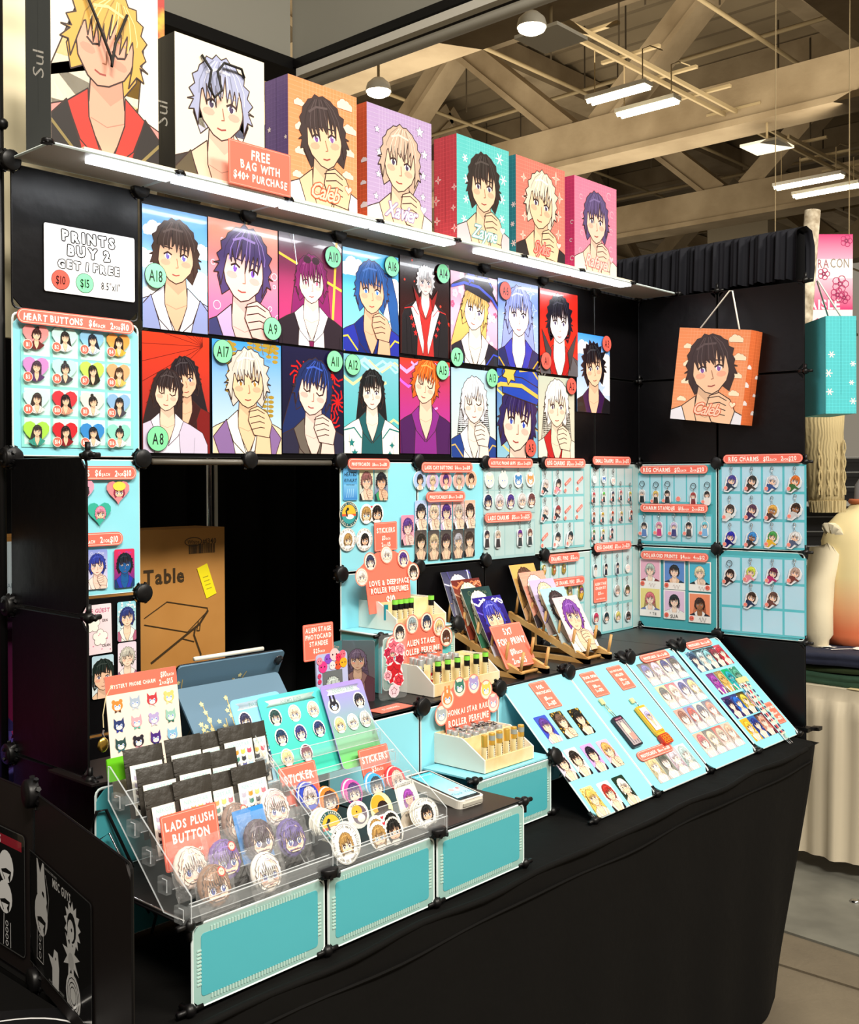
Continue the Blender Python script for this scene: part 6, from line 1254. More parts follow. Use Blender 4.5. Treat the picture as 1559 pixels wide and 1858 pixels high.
RK = [(1.345, 0, K(hair='d8d8e8', hair2='ffffff', bg='3a3a5a', bg2='8a88a8', top='5a5a72', inner='d8ccd0', style='long', motif='rays', mc='d8d8f0', mc2='5a4ab0'), 'white-haired figure on violet rays, rearmost in the left rack'),
 (1.345, 1, K(hair='e8dcc0', bg='6a2420', bg2='a85a38', top='8a3a2a', inner='c86a4a', style='long', motif='waves', mc='c87a50', mc2='d8a080'), 'rust red print, second from the back in the left rack'),
 (1.345, 2, K(hair='f0f0d8', bg='23383a', bg2='2a6a4a', top='3a7a5a', inner='c8d8c8', style='long', motif='bubbles', mc='7a8a60'), 'dark green print in a clear sleeve, left rack'),
 (1.345, 3, K(hair='3a3ab0', hair2='8a8af0', bg='32208a', bg2='1c1430', top='e8e8f4', inner='4a3ab0', motif='waves', mc='e8e8ff', mc2='6a5ad0'), 'deep indigo print with white strokes, left rack'),
 (1.664, 0, K(hair='5a3a28', bg='e0b060', bg2='d8a868', top='d8a878', inner='f0d0a8', style='long'), 'golden tan print, rearmost in the right rack'),
 (1.664, 1, K(hair='f0e0d4', hair2='ffffff', bg='f0a08a', bg2='f0b09a', top='3a3438', inner='f4d0b8', motif='spark', mc='d87a5a', mc2='f0b8a0'), 'coral print of a white-haired man, second in the right rack'),
 (1.664, 2, K(hair='e0cca8', bg='c8b4e0', bg2='d8ccec', top='b8a8a0', inner='f0dccc', motif='stars', mc='7a6a98', mc2='d0c0e4', hand=1), 'lilac print of a blond man, right rack'),
 (1.664, 3, K(hair='3a2828', bg='a8dce4', bg2='c0e4e8', top='c8dce0', inner='f4d8c0', motif='snow', mc='f4fcff', mc2='b8e4ea', hand=1), 'pale blue print of a dark-haired man, right rack'),
 (1.664, 4, K(hair='7a3aa0', hair2='a86ac8', bg='f0c8d0', bg2='f4d4da', top='f4ecdc', inner='f4e0d0', hand=1, motif='bubbles', mc='e8a0b0', tilt=-8), 'pink print of a winking purple-haired man, front of the right rack')]
for x, k, sp, lab in RK:
    y = (-.092, -.135, -.178, -.225, -.275)[k]; z = 1.052+(y+.30)*.44; lean = (22, 24, 26, 28, 29)[k]; w_, h2 = .127, .178; sp = dict(dict(s=.26, y=.16), **sp)
    mk('foil_print', card_art(w_, h2, sp, 0, 'f4f0ea', .0014).mesh(GLOSS), T(x+.004, y+.012, z+.004) @ RX(90-lean) @ T(0, h2/2, 0), None, lab, 'print', 'foil prints standing in the racks')
mk('card_sign', sign(.138, .128, [('5X7', .33, .14), ('FOIL PRINT', .10, .17), ('$10each', -.14, .13), ('2for$25', -.35, .13)]), T(1.347, -.272+.012, 1.062) @ RX(61) @ T(0, .064, 0), None, 'coral sign 5X7 FOIL PRINT at the front of the left rack', 'sign')

# ---------------------------------------------------------------- acrylic standees left of the middle box
t = thing('photocard_standee', 'acrylic photo card standee with a laughing grey-haired face and a cluster of masks', 'standee', up(.688, -.205, 1.04, 0, 3))
A = Art(); A.slab(rrect(-.05, 0, .05, .135, .01), .004, 'b8c0e8'); A.poly(rrect(-.032, .01, .032, .093, .003), '5a6068'); A.conv = rrect(-.032, .01, .032, .093); A.poly(A.conv, '6a7074'); person(A, 0, .052, .021, hair='b8c4c0', skin='f4dcc8', top='3a3c44', seed=2, closed=1, spiky=.25); A.conv = None
for x, y, c, r_ in ((-.03, .105, 'e83a8a', .014), (-.012, .122, '8a4ac8', .012), (.008, .13, 'f8c8c8', .015), (.018, .105, 'd8502a', .012), (.036, .108, 'f0b020', .012), (.0, .105, 'f0e0e0', .010), (.034, .128, 'f06a80', .01), (-.04, .12, 'f08aa0', .009), (-.042, .085, 'd83a6a', .006), (-.042, .072, 'd83a6a', .006), (.02, .122, 'e82a50', .009)):
    A.poly(ell(x, y, r_, n=12), c)
    for q in (-1, 1): A.poly(ell(x+q*r_*.4, y, r_*.16, n=6), '3a1a2a')
mk('acrylic_frame', A.mesh(ACR), None, t); b = MB(); b.box(-.05, -.003, -.02, .05, .0, .03, CLEAR); mk('foot', b.mesh(), None, t)
mk('card_sign', sign(.094, .085, [('ALIEN STAGE', .34, .13), ('PHOTOCARD', .15, .13), ('STANDEE', -.04, .13), ('$25each', -.24, .12)]), up(.650, -.195, 1.205, 0, 2), None, 'coral sign ALIEN STAGE PHOTOCARD STANDEE on its own above the mask cluster', 'sign')
t = thing('acrylic_standee', 'folding acrylic screen with a white-haired figure and an arch pattern', 'standee', T(.70, -.17, 1.0385))
for k, (x, y, yaw, sp) in enumerate(((.035, .02, 14, K(hair='d8d4dc', skin='e8c8b0', top='4a2a24', inner='c89878', bg='3a7a80', bg2='8a6a58', style='long', motif='bubbles', mc='d8c0a8', s=.2, y=.22)), (.10, .0, -52, K(hair='6a5a70', skin='c8a890', top='5a3a44', inner='8a6a68', bg='5a6a70', bg2='6a4a50', style='long', s=.2, y=.2)))):
    mk('screen_panel', card_art(.085, .15, sp, .006, t=.003).mesh(ACR), T(x, y, .075) @ RZ(yaw) @ RX(90), t)
b = MB(); b.T = T(.168, -.055, .078) @ RZ(-6) @ RX(90); b.prism(rrect(-.045, -.075, .045, .085, .01), -.0015, .0015, CLEAR); mk('clear_panel', b.mesh(), None, t)
A = Art(); A.conv = None
for x, y, s, c in ((0, .05, .02, 'e86a80'), (-.018, .04, .014, 'c82a50'), (.02, .045, .015, 'f08aa0'), (-.012, .02, .013, 'd8405a'), (.018, .02, .014, 'b01a3a'), (.0, -.01, .026, 'c81a2a'), (.015, -.03, .016, 'd83a4a'), (-.02, -.015, .012, 'e8a0b0'), (0, -.055, .016, 'f4d0dc')):
    A.poly(ell(x, y, s*1.1, n=9), 'f8e4ea'); A.poly(star(x, y, s*1.1, 7, .75), c); A.line(star(x, y, s*.6, 5, .6), .0012, '6a1a2a', True)
person(A, -.005, .038, .0085, chibi=True, body=False, hair='e87a94', seed=4); mk('figure_cutout', A.mesh(ACR), T(.168, -.058, .078) @ RZ(-6) @ RX(90), t)
A = Art(); A.slab(rrect(-.055, -.025, .055, .025, .004), .001, 'f4745f'); A.text('STANDEES', 0, 0, .01, 'fff2ea', .02, .8, jit=.5); mk('card_sign', A.mesh(), T(.79, -.292, 1.0405) @ RZ(3), None, 'coral card lying flat on the platform edge', 'sign')

# ---------------------------------------------------------------- clear stair stands on the low riser
def at(px, py, Y): r = FWD+RGT*((px-779.5)/FPX)+UPV*((PCY-py)/FPX); return CAM+r*((Y-CAM.y)/r.y)
def stair(x0, w, lab):
    t = thing('acrylic_stair_stand', lab, 'display stand', T(x0, -.668, .8865), 'clear acrylic stair stands')
    side = [(0, 0), (0, .045), (.232, .208), (.238, .208), (.238, .150), (.075, 0)]
    for x in (0, w-.003):
        b = MB(); b.prism(side, x, x+.003, CLEAR, 'x'); q = [(x+.0015, p[0], p[1]) for p in side]; b.tube(q, .0014, CEDGE, 4, True); mk('side_panel', b.mesh(), None, t)
    for k in range(5):
        y = .008+k*.045; z = .006+k*.036; b = MB(); b.box(.003, y, z, w-.003, y+.043, z+.0022, CLEAR); b.box(.003, y, z, w-.003, y+.0022, z+.024, CLEAR)
        b.tube([(.003, y, z+.024), (w-.003, y, z+.024)], .0011, CEDGE, 4); b.tube([(.003, y, z), (w-.003, y, z)], .001, CEDGE, 4); mk('tier', b.mesh(), None, t)
        for x in (-.010, w):
            b = MB(); b.box(x, y-.002, z-.006, x+.010, y+.022, z+.020, CLEAR); b.tube([(x+.005, y+.004, z-.004), (x+.005, y+.004, z+.016), (x+.005, y+.016, z+.016)], .0012, CEDGE, 4); mk('bracket', b.mesh(), None, t)
    b = MB(); b.box(0, 0, 0, w, .003, .028, CLEAR); b.tube([(0, 0, .028), (w, 0, .028)], .0013, CEDGE, 4); mk('front_lip', b.mesh(), None, t)
stair(-.048, .305, 'clear acrylic stair stand with black pouches and bagged plush buttons, left one')
stair(.264, .300, 'clear acrylic stair stand with sticker sheets and stickers, right one')
# zip pouches
PW, PH = .078, .118
b = MB(); v = []; f = []
def bulge(w, h, d, m, nx=6, ny=8, flat_top=.25):
    b = MB(); v = []
    for j in range(ny+1):
        for i in range(nx+1):
            x = -w/2+w*i/nx; y = -h/2+h*j/ny; e = max(0, 1-(2*i/nx-1)**2)*(1 if y < h/2-h*flat_top else max(0, (h/2-y)/(h*flat_top)))*max(0, min(1, (y+h/2)/(h*.12)))
            v.append((x, y, d*e**.6 if e > 0 else 0))
    n = len(v); v += [(p[0], p[1], -p[2]*.4-.0008) for p in v]; f = []
    for j in range(ny):
        for i in range(nx): a = j*(nx+1)+i; f.append((a, a+1, a+nx+2, a+nx+1)); f.append((n+a, n+a+nx+1, n+a+nx+2, n+a+1))
    b.add(v, f, m, True); return b
PM = mat('black_foil_pouch', '34302a', .38, bump=.4, bscale=25, spec=.6)
b = bulge(PW, PH, .004, PM); b.box(-PW/2, PH/2-.030, .0006, PW/2, PH/2-.028, .0022, PM); b.box(-PW/2, PH/2-.024, .0006, PW/2, PH/2-.0225, .002, PM); POUCH = b.mesh()
A = Art(); A.slab(rrect(-.032, -.054, .032, .030), .0006, 'f6f4ea'); A.text('NEKOSTAR', 0, .022, .007, 'a8d8d8', .02, .9, jit=.5, maxw=.056)
for i in range(4):
    for j in range(5): beast(A, -.022+i*.0147, .008-j*.0125, .0046, (('b8b0c8', 'f09a3a', 'f0d060', 'd85a70'), ('c8c0d8', '4a8a7a', '3a3a44', 'f4e8c8'), ('5a3a3a', '3a3a44', '3a3a8a', 'a8d0e8'), ('3a3a44', '4a4a50', 'c04a5a', '9ac8e0'), ('101010',)*4)[j][i], flat=(j == 4 or True), ear='t')
PLAB = A.mesh()
pr = [('back', -.445, 1.118, (.008, .088, .157, .205, .243)), ('middle', -.492, 1.094, (.004, .074, .136)), ('front', -.54, 1.070, (-.012, .040, .093, .162))]
nth = ('first', 'second', 'third', 'fourth', 'fifth')
for rn, Y, zt, xs in pr:
    for k, x in enumerate(xs):
        t = mk('zip_pouch', POUCH, up(x+.012, Y-(k % 2)*.006, zt-PH/2+(.004 if k % 2 else 0), random.uniform(-3, 3), 14), None, 'black zip pouch with white animal label, %s from the left in the %s row' % (nth[k], rn), 'pouch', 'black zip pouches'); mk('label', PLAB, T(0, 0, .0048), t, 'white label with small animal faces')
# plush buttons in clear bags
def crumple(w, h, seed):
    b = MB(); r = random.Random(seed); nx, ny = 12, 14; v = []; f = []
    for j in range(ny+1):
        for i in range(nx+1):
            e = (1-(2*i/nx-1)**2)*(1-(2*j/ny-1)**2); v.append((-w/2+w*i/nx+r.uniform(-.001, .001), -h/2+h*j/ny, .004+.011*max(0, e)**.5+r.uniform(-.0016, .0016)))
    for j in range(ny):
        for i in range(nx): a = j*(nx+1)+i; f.append((a, a+1, a+nx+2, a+nx+1))
    b.add(v, f, WRAP); return b.mesh()
def plush(px, py, Y, hair, lab, acc=None, seed=0, back=None, yaw=0, hl=None):
    p = at(px, py, Y); t = thing('plush_button', lab, 'plush button', up(p.x, p.y, p.z, yaw, 22), 'bagged plush buttons'); b = MB(); b.ball((0, 0, 0), .032, mat('plush_'+hair, hair, .6), 16, (1, 1.08, .3)); mk('cushion', b.mesh(), None, t)
    A = Art(); A.z = .0108; A.v0 = 1; 
    A.conv = ell(0, 0, .029, .031, 24); person(A, 0, -.004, .0255, chibi=True, body=False, hair=hair, hair2=hl, skin='f8d4bc', seed=seed, eye='4a5a9a', fr=.1); A.conv = None
    if acc: A.poly(ell(.014, .018, .0085, n=12), acc); A.poly(ell(.014, .018, .0062, n=12), 'f8dcc0'); A.poly(ell(.012, .019, .001, n=5), '3a1a1a'); A.poly(ell(.016, .019, .001, n=5), '3a1a1a')
    me = A.mesh(GLOSS)
    for q in me.vertices: q.co.z += -.004*((q.co.x/.03)**2+(q.co.y/.032)**2)
    mk('face_print', me, None, t)
    if back: A = Art(); A.slab(rrect(-.034, -.042, .034, .05, .002), .0006, back); mk('backing_card', A.mesh(), T(0, .006, -.012), t, 'coloured backing card')
    mk('clear_bag', crumple(.078, .096, seed), None, t)
plush(430, 1492, -.575, '8a6a5a', 'brown plush button with a red charm in a clear bag, behind the blue card', 'd83a2a', 1)
plush(498, 1465, -.575, 'f0e0dc', 'cream-white plush button with pink spots, rearmost on the right', None, 2, hl='f0b0b8')
plush(527, 1520, -.612, '5a4890', 'violet plush button with a smiling face at the right of the stand', None, 3)
plush(470, 1522, -.612, '4a3a4a', 'dark plum plush button on a blue backing card', None, 4, back='2a8ad8')
plush(407, 1560, -.615, '6a4a9a', 'purple plush button with red bird charm, in the middle', 'c83a3a', 5)
plush(345, 1574, -.618, 'f0d8cc', 'pale plush button in a bag under the coral LADS sign', None, 6)
plush(388, 1607, -.645, '8a6448', 'brown-haired plush button with a red charm, front left', 'd83a2a', 7)
plush(482, 1583, -.645, 'f0ece4', 'white-haired plush button, front and centre', None, 8, hl='d8d0e8')
p = at(348, 1518, -.585); mk('card_sign', sign(.112, .09, [('LADS PLUSH', .28, .17), ('BUTTON', .04, .17), ('$10each', -.22, .13)]), up(p.x, p.y, p.z, 0, 12), None, 'coral sign LADS PLUSH BUTTON on the left stair stand', 'sign')
# sticker sheets
def sheet(px, py, Y, w, h, c1, c2, title, heads, lab, yaw=0):
    p = at(px, py, Y); A = Art(); A.slab(rrect(-w/2, -h/2, w/2, h/2, .01), .0012, c1); A.conv = rrect(-w/2+.001, -h/2+.001, w/2-.001, h/2-.001, .009); A.grad(-w/2, -h/2, w/2, h/2, c1, c2)
    A.conv = None; A.poly([(-w*.4, h*.37), (-w*.34, h*.41), (-w*.4, h*.45), (w*.4, h*.45), (w*.34, h*.41), (w*.4, h*.37)], 'f4fbfa'); A.text(title, 0, h*.41, .0075, '8ab0b0', .01, .8, jit=-1, maxw=w*.6)
    for k, hc in enumerate(heads):
        x = -w*.30+w*.30*(k % 3); y = h*.24-h*.235*(k//3)
        if isinstance(hc, tuple): beast(A, x, y, .012, hc[0], ear='l', bd='ffffff')
        elif hc: head(A, x, y, .0125, hair=hc, seed=k+int(px), skin='fae0cc', eye='4a5a8a')
    mk('sticker_sheet', A.mesh(GLOSS), up(p.x, p.y, p.z, yaw, 24), None, lab, 'sticker sheet', 'sticker sheets on the right stair stand')
sheet(484, 1340, -.425, .13, .175, '8accf4', 'a8dcf4', 'INAZUMA', ['3a3a5a', '', '', '5a3a7a', 'f4f4f4', '', 'e8e0d0', '2a3a5a', ''], 'pale blue sticker sheet at the left, mostly hidden behind the pouches', 3)
sheet(603, 1322, -.425, .14, .17, '52d8c8', '46d0b8', 'ANEMO BUNS', ['', '', 'e8d8b0', '', '', '2a3a7a', '', '', '6a3050'], 'turquoise sticker sheet just behind the purple one')
sheet(545, 1332, -.432, .165, .175, '5ce0d4', '40d0b4', 'ANEMO BUNS', ['2a4a4a', 'f0e0c0', 'e8d4c0', '1e3a5a', '3a3a7a', '2a3a6a', 'f0dc90', '7a3048', ''], 'turquoise sticker sheet in front with rows of small heads')
sheet(640, 1312, -.445, .12, .178, 'a890e8', '6ad45a', 'DENDRO BUNS', [('2a2a34',), '', '2a2e3a', 'f0dc9a', 'e8f0e0', 'd8dcd8', '', '', ''], 'purple to green sticker sheet, tallest on the right stand', 0)
p = at(547, 1430, -.51); mk('card_sign', sign(.092, .092, [('STICKER', .24, .17), ('SHEET', .0, .17), ('$10', -.26, .15)]), up(p.x, p.y, p.z, 0, 18), None, 'coral sign STICKER SHEET on the right stair stand', 'sign')
p = at(684, 1392, -.50); mk('card_sign', sign(.085, .085, [('STICKERS', .24, .17), ('$3each', -.02, .14), ('2for$5', -.28, .14)]), up(p.x, p.y, p.z, 0, 18), None, 'coral sign STICKERS $3 on the right stair stand', 'sign')
def pile(px, py, Y, fn, lab, n=5, off=(-.0012, .0009), outline=None, yaw=0, grp='die-cut stickers on the right stand'):
    for k in range(n):
        p = at(px, py, Y); A = Art()
        if k == 0: fn(A)
        else:
            outline(A, k)
        o = mk('sticker', A.mesh(GLOSS), up(p.x, p.y+.0015*k, p.z, yaw, 20) @ T(off[0]*k*1.8, off[1]*k*1.8, 0), None, lab if k == 0 else ' '.join(lab.split(',')[0].split()[:9])+', '+('second', 'third', 'fourth', 'fifth', 'sixth')[k-1]+' of its stack', 'sticker', grp if k == 0 else lab[:28]+' stack')
def hd(col, rim, s=.0165, seed=0):
    def f(A): A.slab(ell(0, .12*s, 1.36*s, 1.5*s, 20), .0006, rim); head(A, 0, 0, s, bd=None, hair=col, seed=seed, skin='fae0cc')
    def o(A, k): A.slab(ell(0, .12*s, 1.36*s, 1.5*s, 16), .0006, rim if k % 2 else 'f4f2ea')
    return f, o
for px, py, Y, col, rim, sd, lab in ((563, 1447, -.53, 'c8c0c8', '3a50c8', 1, 'pale-haired head sticker with blue rim'), (600, 1455, -.53, '5a3a34', 'f08a3a', 2, 'brown-haired head sticker with orange rim'), (643, 1440, -.525, '5a3a78', 'd858b0', 3, 'purple-haired head sticker with pink rim'), (684, 1428, -.525, '3a4a58', '4ab0e8', 4, 'slate-haired head sticker with sky-blue rim'), (722, 1416, -.525, 'e8c8b8', 'e83a4a', 5, 'pale head sticker with red rim, at the back')):
    f, o = hd(col, rim, seed=sd); pile(px, py, Y, f, lab, 4, outline=o)
def ro(s): return lambda A, k: A.slab(ell(0, 0, s, n=24), .0006, 'f6f4ea' if k % 2 else 'd8d4c8')
pile(602, 1500, -.60, lambda A: goose(A, .030), 'goose sticker reading STUPID CANADIAN on the right stand', 6, (-.0018, .0008), ro(.030))
pile(627, 1531, -.655, lambda A: ringhead(A, .036, 'b08a50', 'f6d4b4'), 'round white sticker with a sandy-haired face, front left of the right stand', 4, (.0016, .0002), ro(.036), 4)
pile(774, 1475, -.62, lambda A: ringhead(A, .030, '1c1a1a', 'eec0a0'), 'round white sticker with a black-haired face, front right of the right stand', 4, (-.0014, 0), ro(.030), -10)
pile(701, 1512, -.65, lambda A: (A.slab(rrect(-.042, -.024, .042, .024, .02, 4), .0006, 'fbf8f0'), duo(A, .024)), 'two-headed heart sticker, front middle of the right stand', 2, (.0, .006), lambda A, k: (A.slab(rrect(-.042, -.024, .042, .024, .02, 4), .0006, 'fbf8f0'), duo(A, .024)))
def dog(A): A.slab(ell(0, 0, .028, .026, 20), .0006, 'f8f4e8'); A.poly(ell(.004, -.001, .019, .018, 16), '6a5a6a'); A.poly(ell(-.002, .006, .014, .012, 14), 'f0b040'); A.poly(ell(.006, -.008, .010, .008, 12), 'f4ece0'); A.text('FRIEND', -.006, .019, .005, '3a3a3a', .01, .7, rot=15, jit=-1); A.poly(ell(-.002, .006, .002, n=6), '2a1a1a')
pile(650, 1478, -.59, dog, 'round yellow and grey sticker with lettering FRIEND', 1, outline=ro(.026))
def hat(A): A.slab(ell(0, 0, .030, .033, 20), .0006, 'f6e8b0'); A.poly(ell(-.006, .010, .020, .019, 16), 'f0a830'); A.poly(ell(.004, .002, .015, .014, 14), '2a1a18'); A.poly(ell(.0, -.008, .026, .006, 16), '2a1a18'); A.poly(ell(.010, -.020, .009, .008, 12), 'd8602a'); A.text('PUZZLED', -.006, -.028, .006, '3a3a3a', .02, .8, rot=8, jit=-1)
pile(693, 1468, -.585, hat, 'yellow sticker of an orange animal under a wide black hat', 1, outline=ro(.03))
def lady(A): A.slab([(-.030, -.030), (.026, -.034), (.032, .0), (.026, .030), (.0, .040), (-.024, .030), (-.030, .0)], .0006, 'faf6ea'); person(A, .002, .002, .014, hair='a04ab0', top='f0e4d0', inner='f0e4d0', skin='f4c4b0', style='bob', closed=True, seed=4); A.text('IF I DON\'T DO IT', 0, .031, .006, '3a3a3a', .01, .7, jit=-1, maxw=.045); A.text('WHO WILL', -.004, -.029, .006, '3a3a3a', .01, .7, jit=-1)
pile(741, 1450, -.575, lady, 'tall cream sticker of a purple-haired face with lettering around it', 2, (-.001, .001), lambda A, k: A.slab(rrect(-.028, -.03, .03, .034, .01), .0006, 'faf6ea'))

# payment terminal (its code square is left out)
p = depth_pt(805, 1431, .905); t = thing('card_terminal', 'white handheld payment terminal with a lit turquoise screen on the low riser', 'payment terminal', T(p.x, p.y, .906) @ RZ(-3) @ RX(7))
b = MB(); b.prism(rrect(-.039, -.088, .039, .088, .012, 4), -.012, .006, WHITE); b.prism(rrect(-.036, -.06, .036, .02, .012), -.022, -.012, WHITE); mk('body', b.mesh(), None, t); b = MB(); b.prism(rrect(-.034, -.08, .034, .08, .005), .006, .0072, mat('screen_glass', '101418', .08)); mk('bezel', b.mesh(), None, t)
SCR = inkmat('lit_screen', .1); nt = SCR.node_tree; a = [n for n in nt.nodes if n.type == 'ATTRIBUTE'][0]; nt.links.new(a.outputs['Color'], nt.nodes['Principled BSDF'].inputs['Emission Color']); nt.nodes['Principled BSDF'].inputs['Emission Strength'].default_value = .45
A = Art(); A.grad(-.030, -.070, .030, .074, '38b0c8', 'a8dce8', 8); A.text('DONATIONS', 0, .064, .007, 'bfeef4', .01, .8, jit=-1); A.text('Thank You', 0, -.052, .011, '20506a', .0, .8, shear=.3, jit=-1); A.poly(ell(-.008, -.03, .007, n=9), 'e8a0a0'); A.poly(ell(.006, -.033, .008, n=9), 'f0e8e0'); A.poly(ell(.012, -.028, .005, n=9), 'e07070')
mk('screen', A.mesh(SCR), T(0, 0, .0073), t, 'lit turquoise screen'); b = MB(); b.box(-.03, -.090, -.006, .03, -.087, .001, mat('slot_grey', 'b8b4a8', .4)); b.box(-.022, -.0885, .0075, .022, -.084, .0078, WHITE); mk('card_slot', b.mesh(), None, t)

# tablet in a folded case with a plain blossom-less sprig pattern
CASE = mat('blue_grey_case', '5c7a92', .5)
t = thing('tablet', 'tablet in a grey-blue case with golden sprigs, standing behind the stair stands', 'tablet', T(.335, 0, 0))
def sprigs(A, w, h, seed):
    r = random.Random(seed); A.slab(rrect(-w/2, -h/2, w/2, h/2, .008), .004, '5f7f96')
    for k in range(13):
        x = -w*.44+w*.072*k+r.uniform(-.01, .01); y = -h*.5; L = h*r.uniform(.5, .9); a = r.uniform(1.2, 1.9); A.line([(x, y+.002), (x+L*.5*cos(a), y+L*.5), (x+L*cos(a)+.01, y+L*.95)], .0022, 'c8b070')
        for q in range(5): tt = .35+q*.14; A.poly(star(x+L*cos(a)*tt+r.uniform(-.01, .01), y+L*tt, .006, 5, .6), 'e4d8a0')
A = Art(); sprigs(A, .272, .19, 1); mk('case_back', A.mesh(), T(0, -.245, 1.130) @ RX(90+26), t)
A = Art(); sprigs(A, .262, .165, 4); mk('case_flap', A.mesh(), T(-.006, -.325, 1.105) @ RX(90-38), t); b = MB(); b.prism(rrect(-.136, -.095, .136, .095, .008), -.008, -.004, BLK); mk('tablet_body', b.mesh(), T(0, -.245, 1.130) @ RX(116), t)
b = MB(); b.lathe([(.012, 0), (.012, .002), (.007, .0022)], mat('lens_dark', '1a1c22', .1), 14); mk('camera_lens', b.mesh(), T(.118, -.284, 1.197) @ RX(116), t)
b = MB(); b.tube([(-.09, -.286, 1.226), (.085, -.286, 1.226)], .0045, WHITE, 10); mk('stylus', b.mesh(), T(.325, 0, .001), None, 'white stylus lying along the top edge of the tablet', 'stylus')
# mystery charm card
P1 = at(203, 1232, -.37); P2 = at(333, 1213, -.37); w_ = P2.x-P1.x; hh = .215
A = Art(); A.slab(rrect(-w_/2, -hh/2, w_/2, hh/2, .003), .0012, 'fbe8d8'); A.poly(rrect(-w_/2, hh/2-.034, w_/2, hh/2), 'f4745f'); A.text('MYSTERY PHONE CHARM', -w_*.12, hh/2-.020, .011, 'fff4ea', .03, .72, jit=.6, maxw=w_*.62); A.text('$10each', w_*.36, hh/2-.011, .010, 'fff4ea', .03, .7, jit=.5, maxw=w_*.24); A.text('2for$15', w_*.34, hh/2-.025, .010, 'fff4ea', .03, .7, jit=.5, maxw=w_*.26)
bc_ = [('e88a3a', '5a3a2a'), ('a8b8cc', 'c8d0dc'), ('c83a44', 'f0d8d8'), ('e8d078', 'f0e0a0'), ('2a3a70', '2a3aa0'), ('f0a8b4', '5ab8a8'), ('b8a8d8', 'e0d8ec'), ('9ac8b8', '2a6a5a'), ('2a4a4a', '2a7a8a'), ('2a2430', 'f0a0b0'), ('4a2a80', '2a2a6a'), ('8ac0e0', '3a3a44'), ('2a3440', '2a3440'), ('0c0c0c', None), ('0c0c0c', None), ('0c0c0c', None)]
for k, (c1, c2) in enumerate(bc_):
    x = -w_*.36+w_*.24*(k % 4); y = hh/2-.055-.035*(k//4); beast(A, x, y, .0105, c1, bow=c2, flat=c2 is None, ear='t' if k % 3 else 'r')
    if c2 is None: A.text('?', x, y+.002, .007, 'f0f0f0', .02, .9, jit=-1); A.text('RARE', x, y-.009, .0055, 'f0f0f0', .03, .8, jit=-1)
mk('charm_chart', A.mesh(), up((P1.x+P2.x)/2, -.36, (P1.z+P2.z)/2-hh*.49, 0, 8), None, 'cream card MYSTERY PHONE CHARM with rows of small animal faces', 'sign')
t = thing('phone_charm', 'small gold phone charm on a cord beside the mystery charm card', 'charm', T(*at(192, 1255, -.40))); b = MB(); b.tube([(.012, 0, .01), (.0, 0, -.01), (-.006, 0, -.04), (-.005, 0, -.062)], .0009, mat('pale_cord', 'e8d8a8', .6), 5); mk('cord', b.mesh(), None, t)
b = MB(); b.ball((-.006, 0, -.092), .011, GOLDM, 10, (1, .4, 1.2)); b.tube([(-.005, 0, -.066), (-.007, 0, -.073), (-.004, 0, -.08)], .0018, CHROME, 5); mk('gold_pendant', b.mesh(), None, t)
b = MB(); b.prism(rrect(-.02, -.02, .02, .02, .003), 0, .004, mat('lime_plastic', '6ac820', .35)); p = at(212, 1395, -.40); mk('lime_clip', b.mesh(), up(p.x, -.40, p.z, 0, 10), None, 'bright green plastic clip under the charm card at the back of the left stair stand', 'clip')

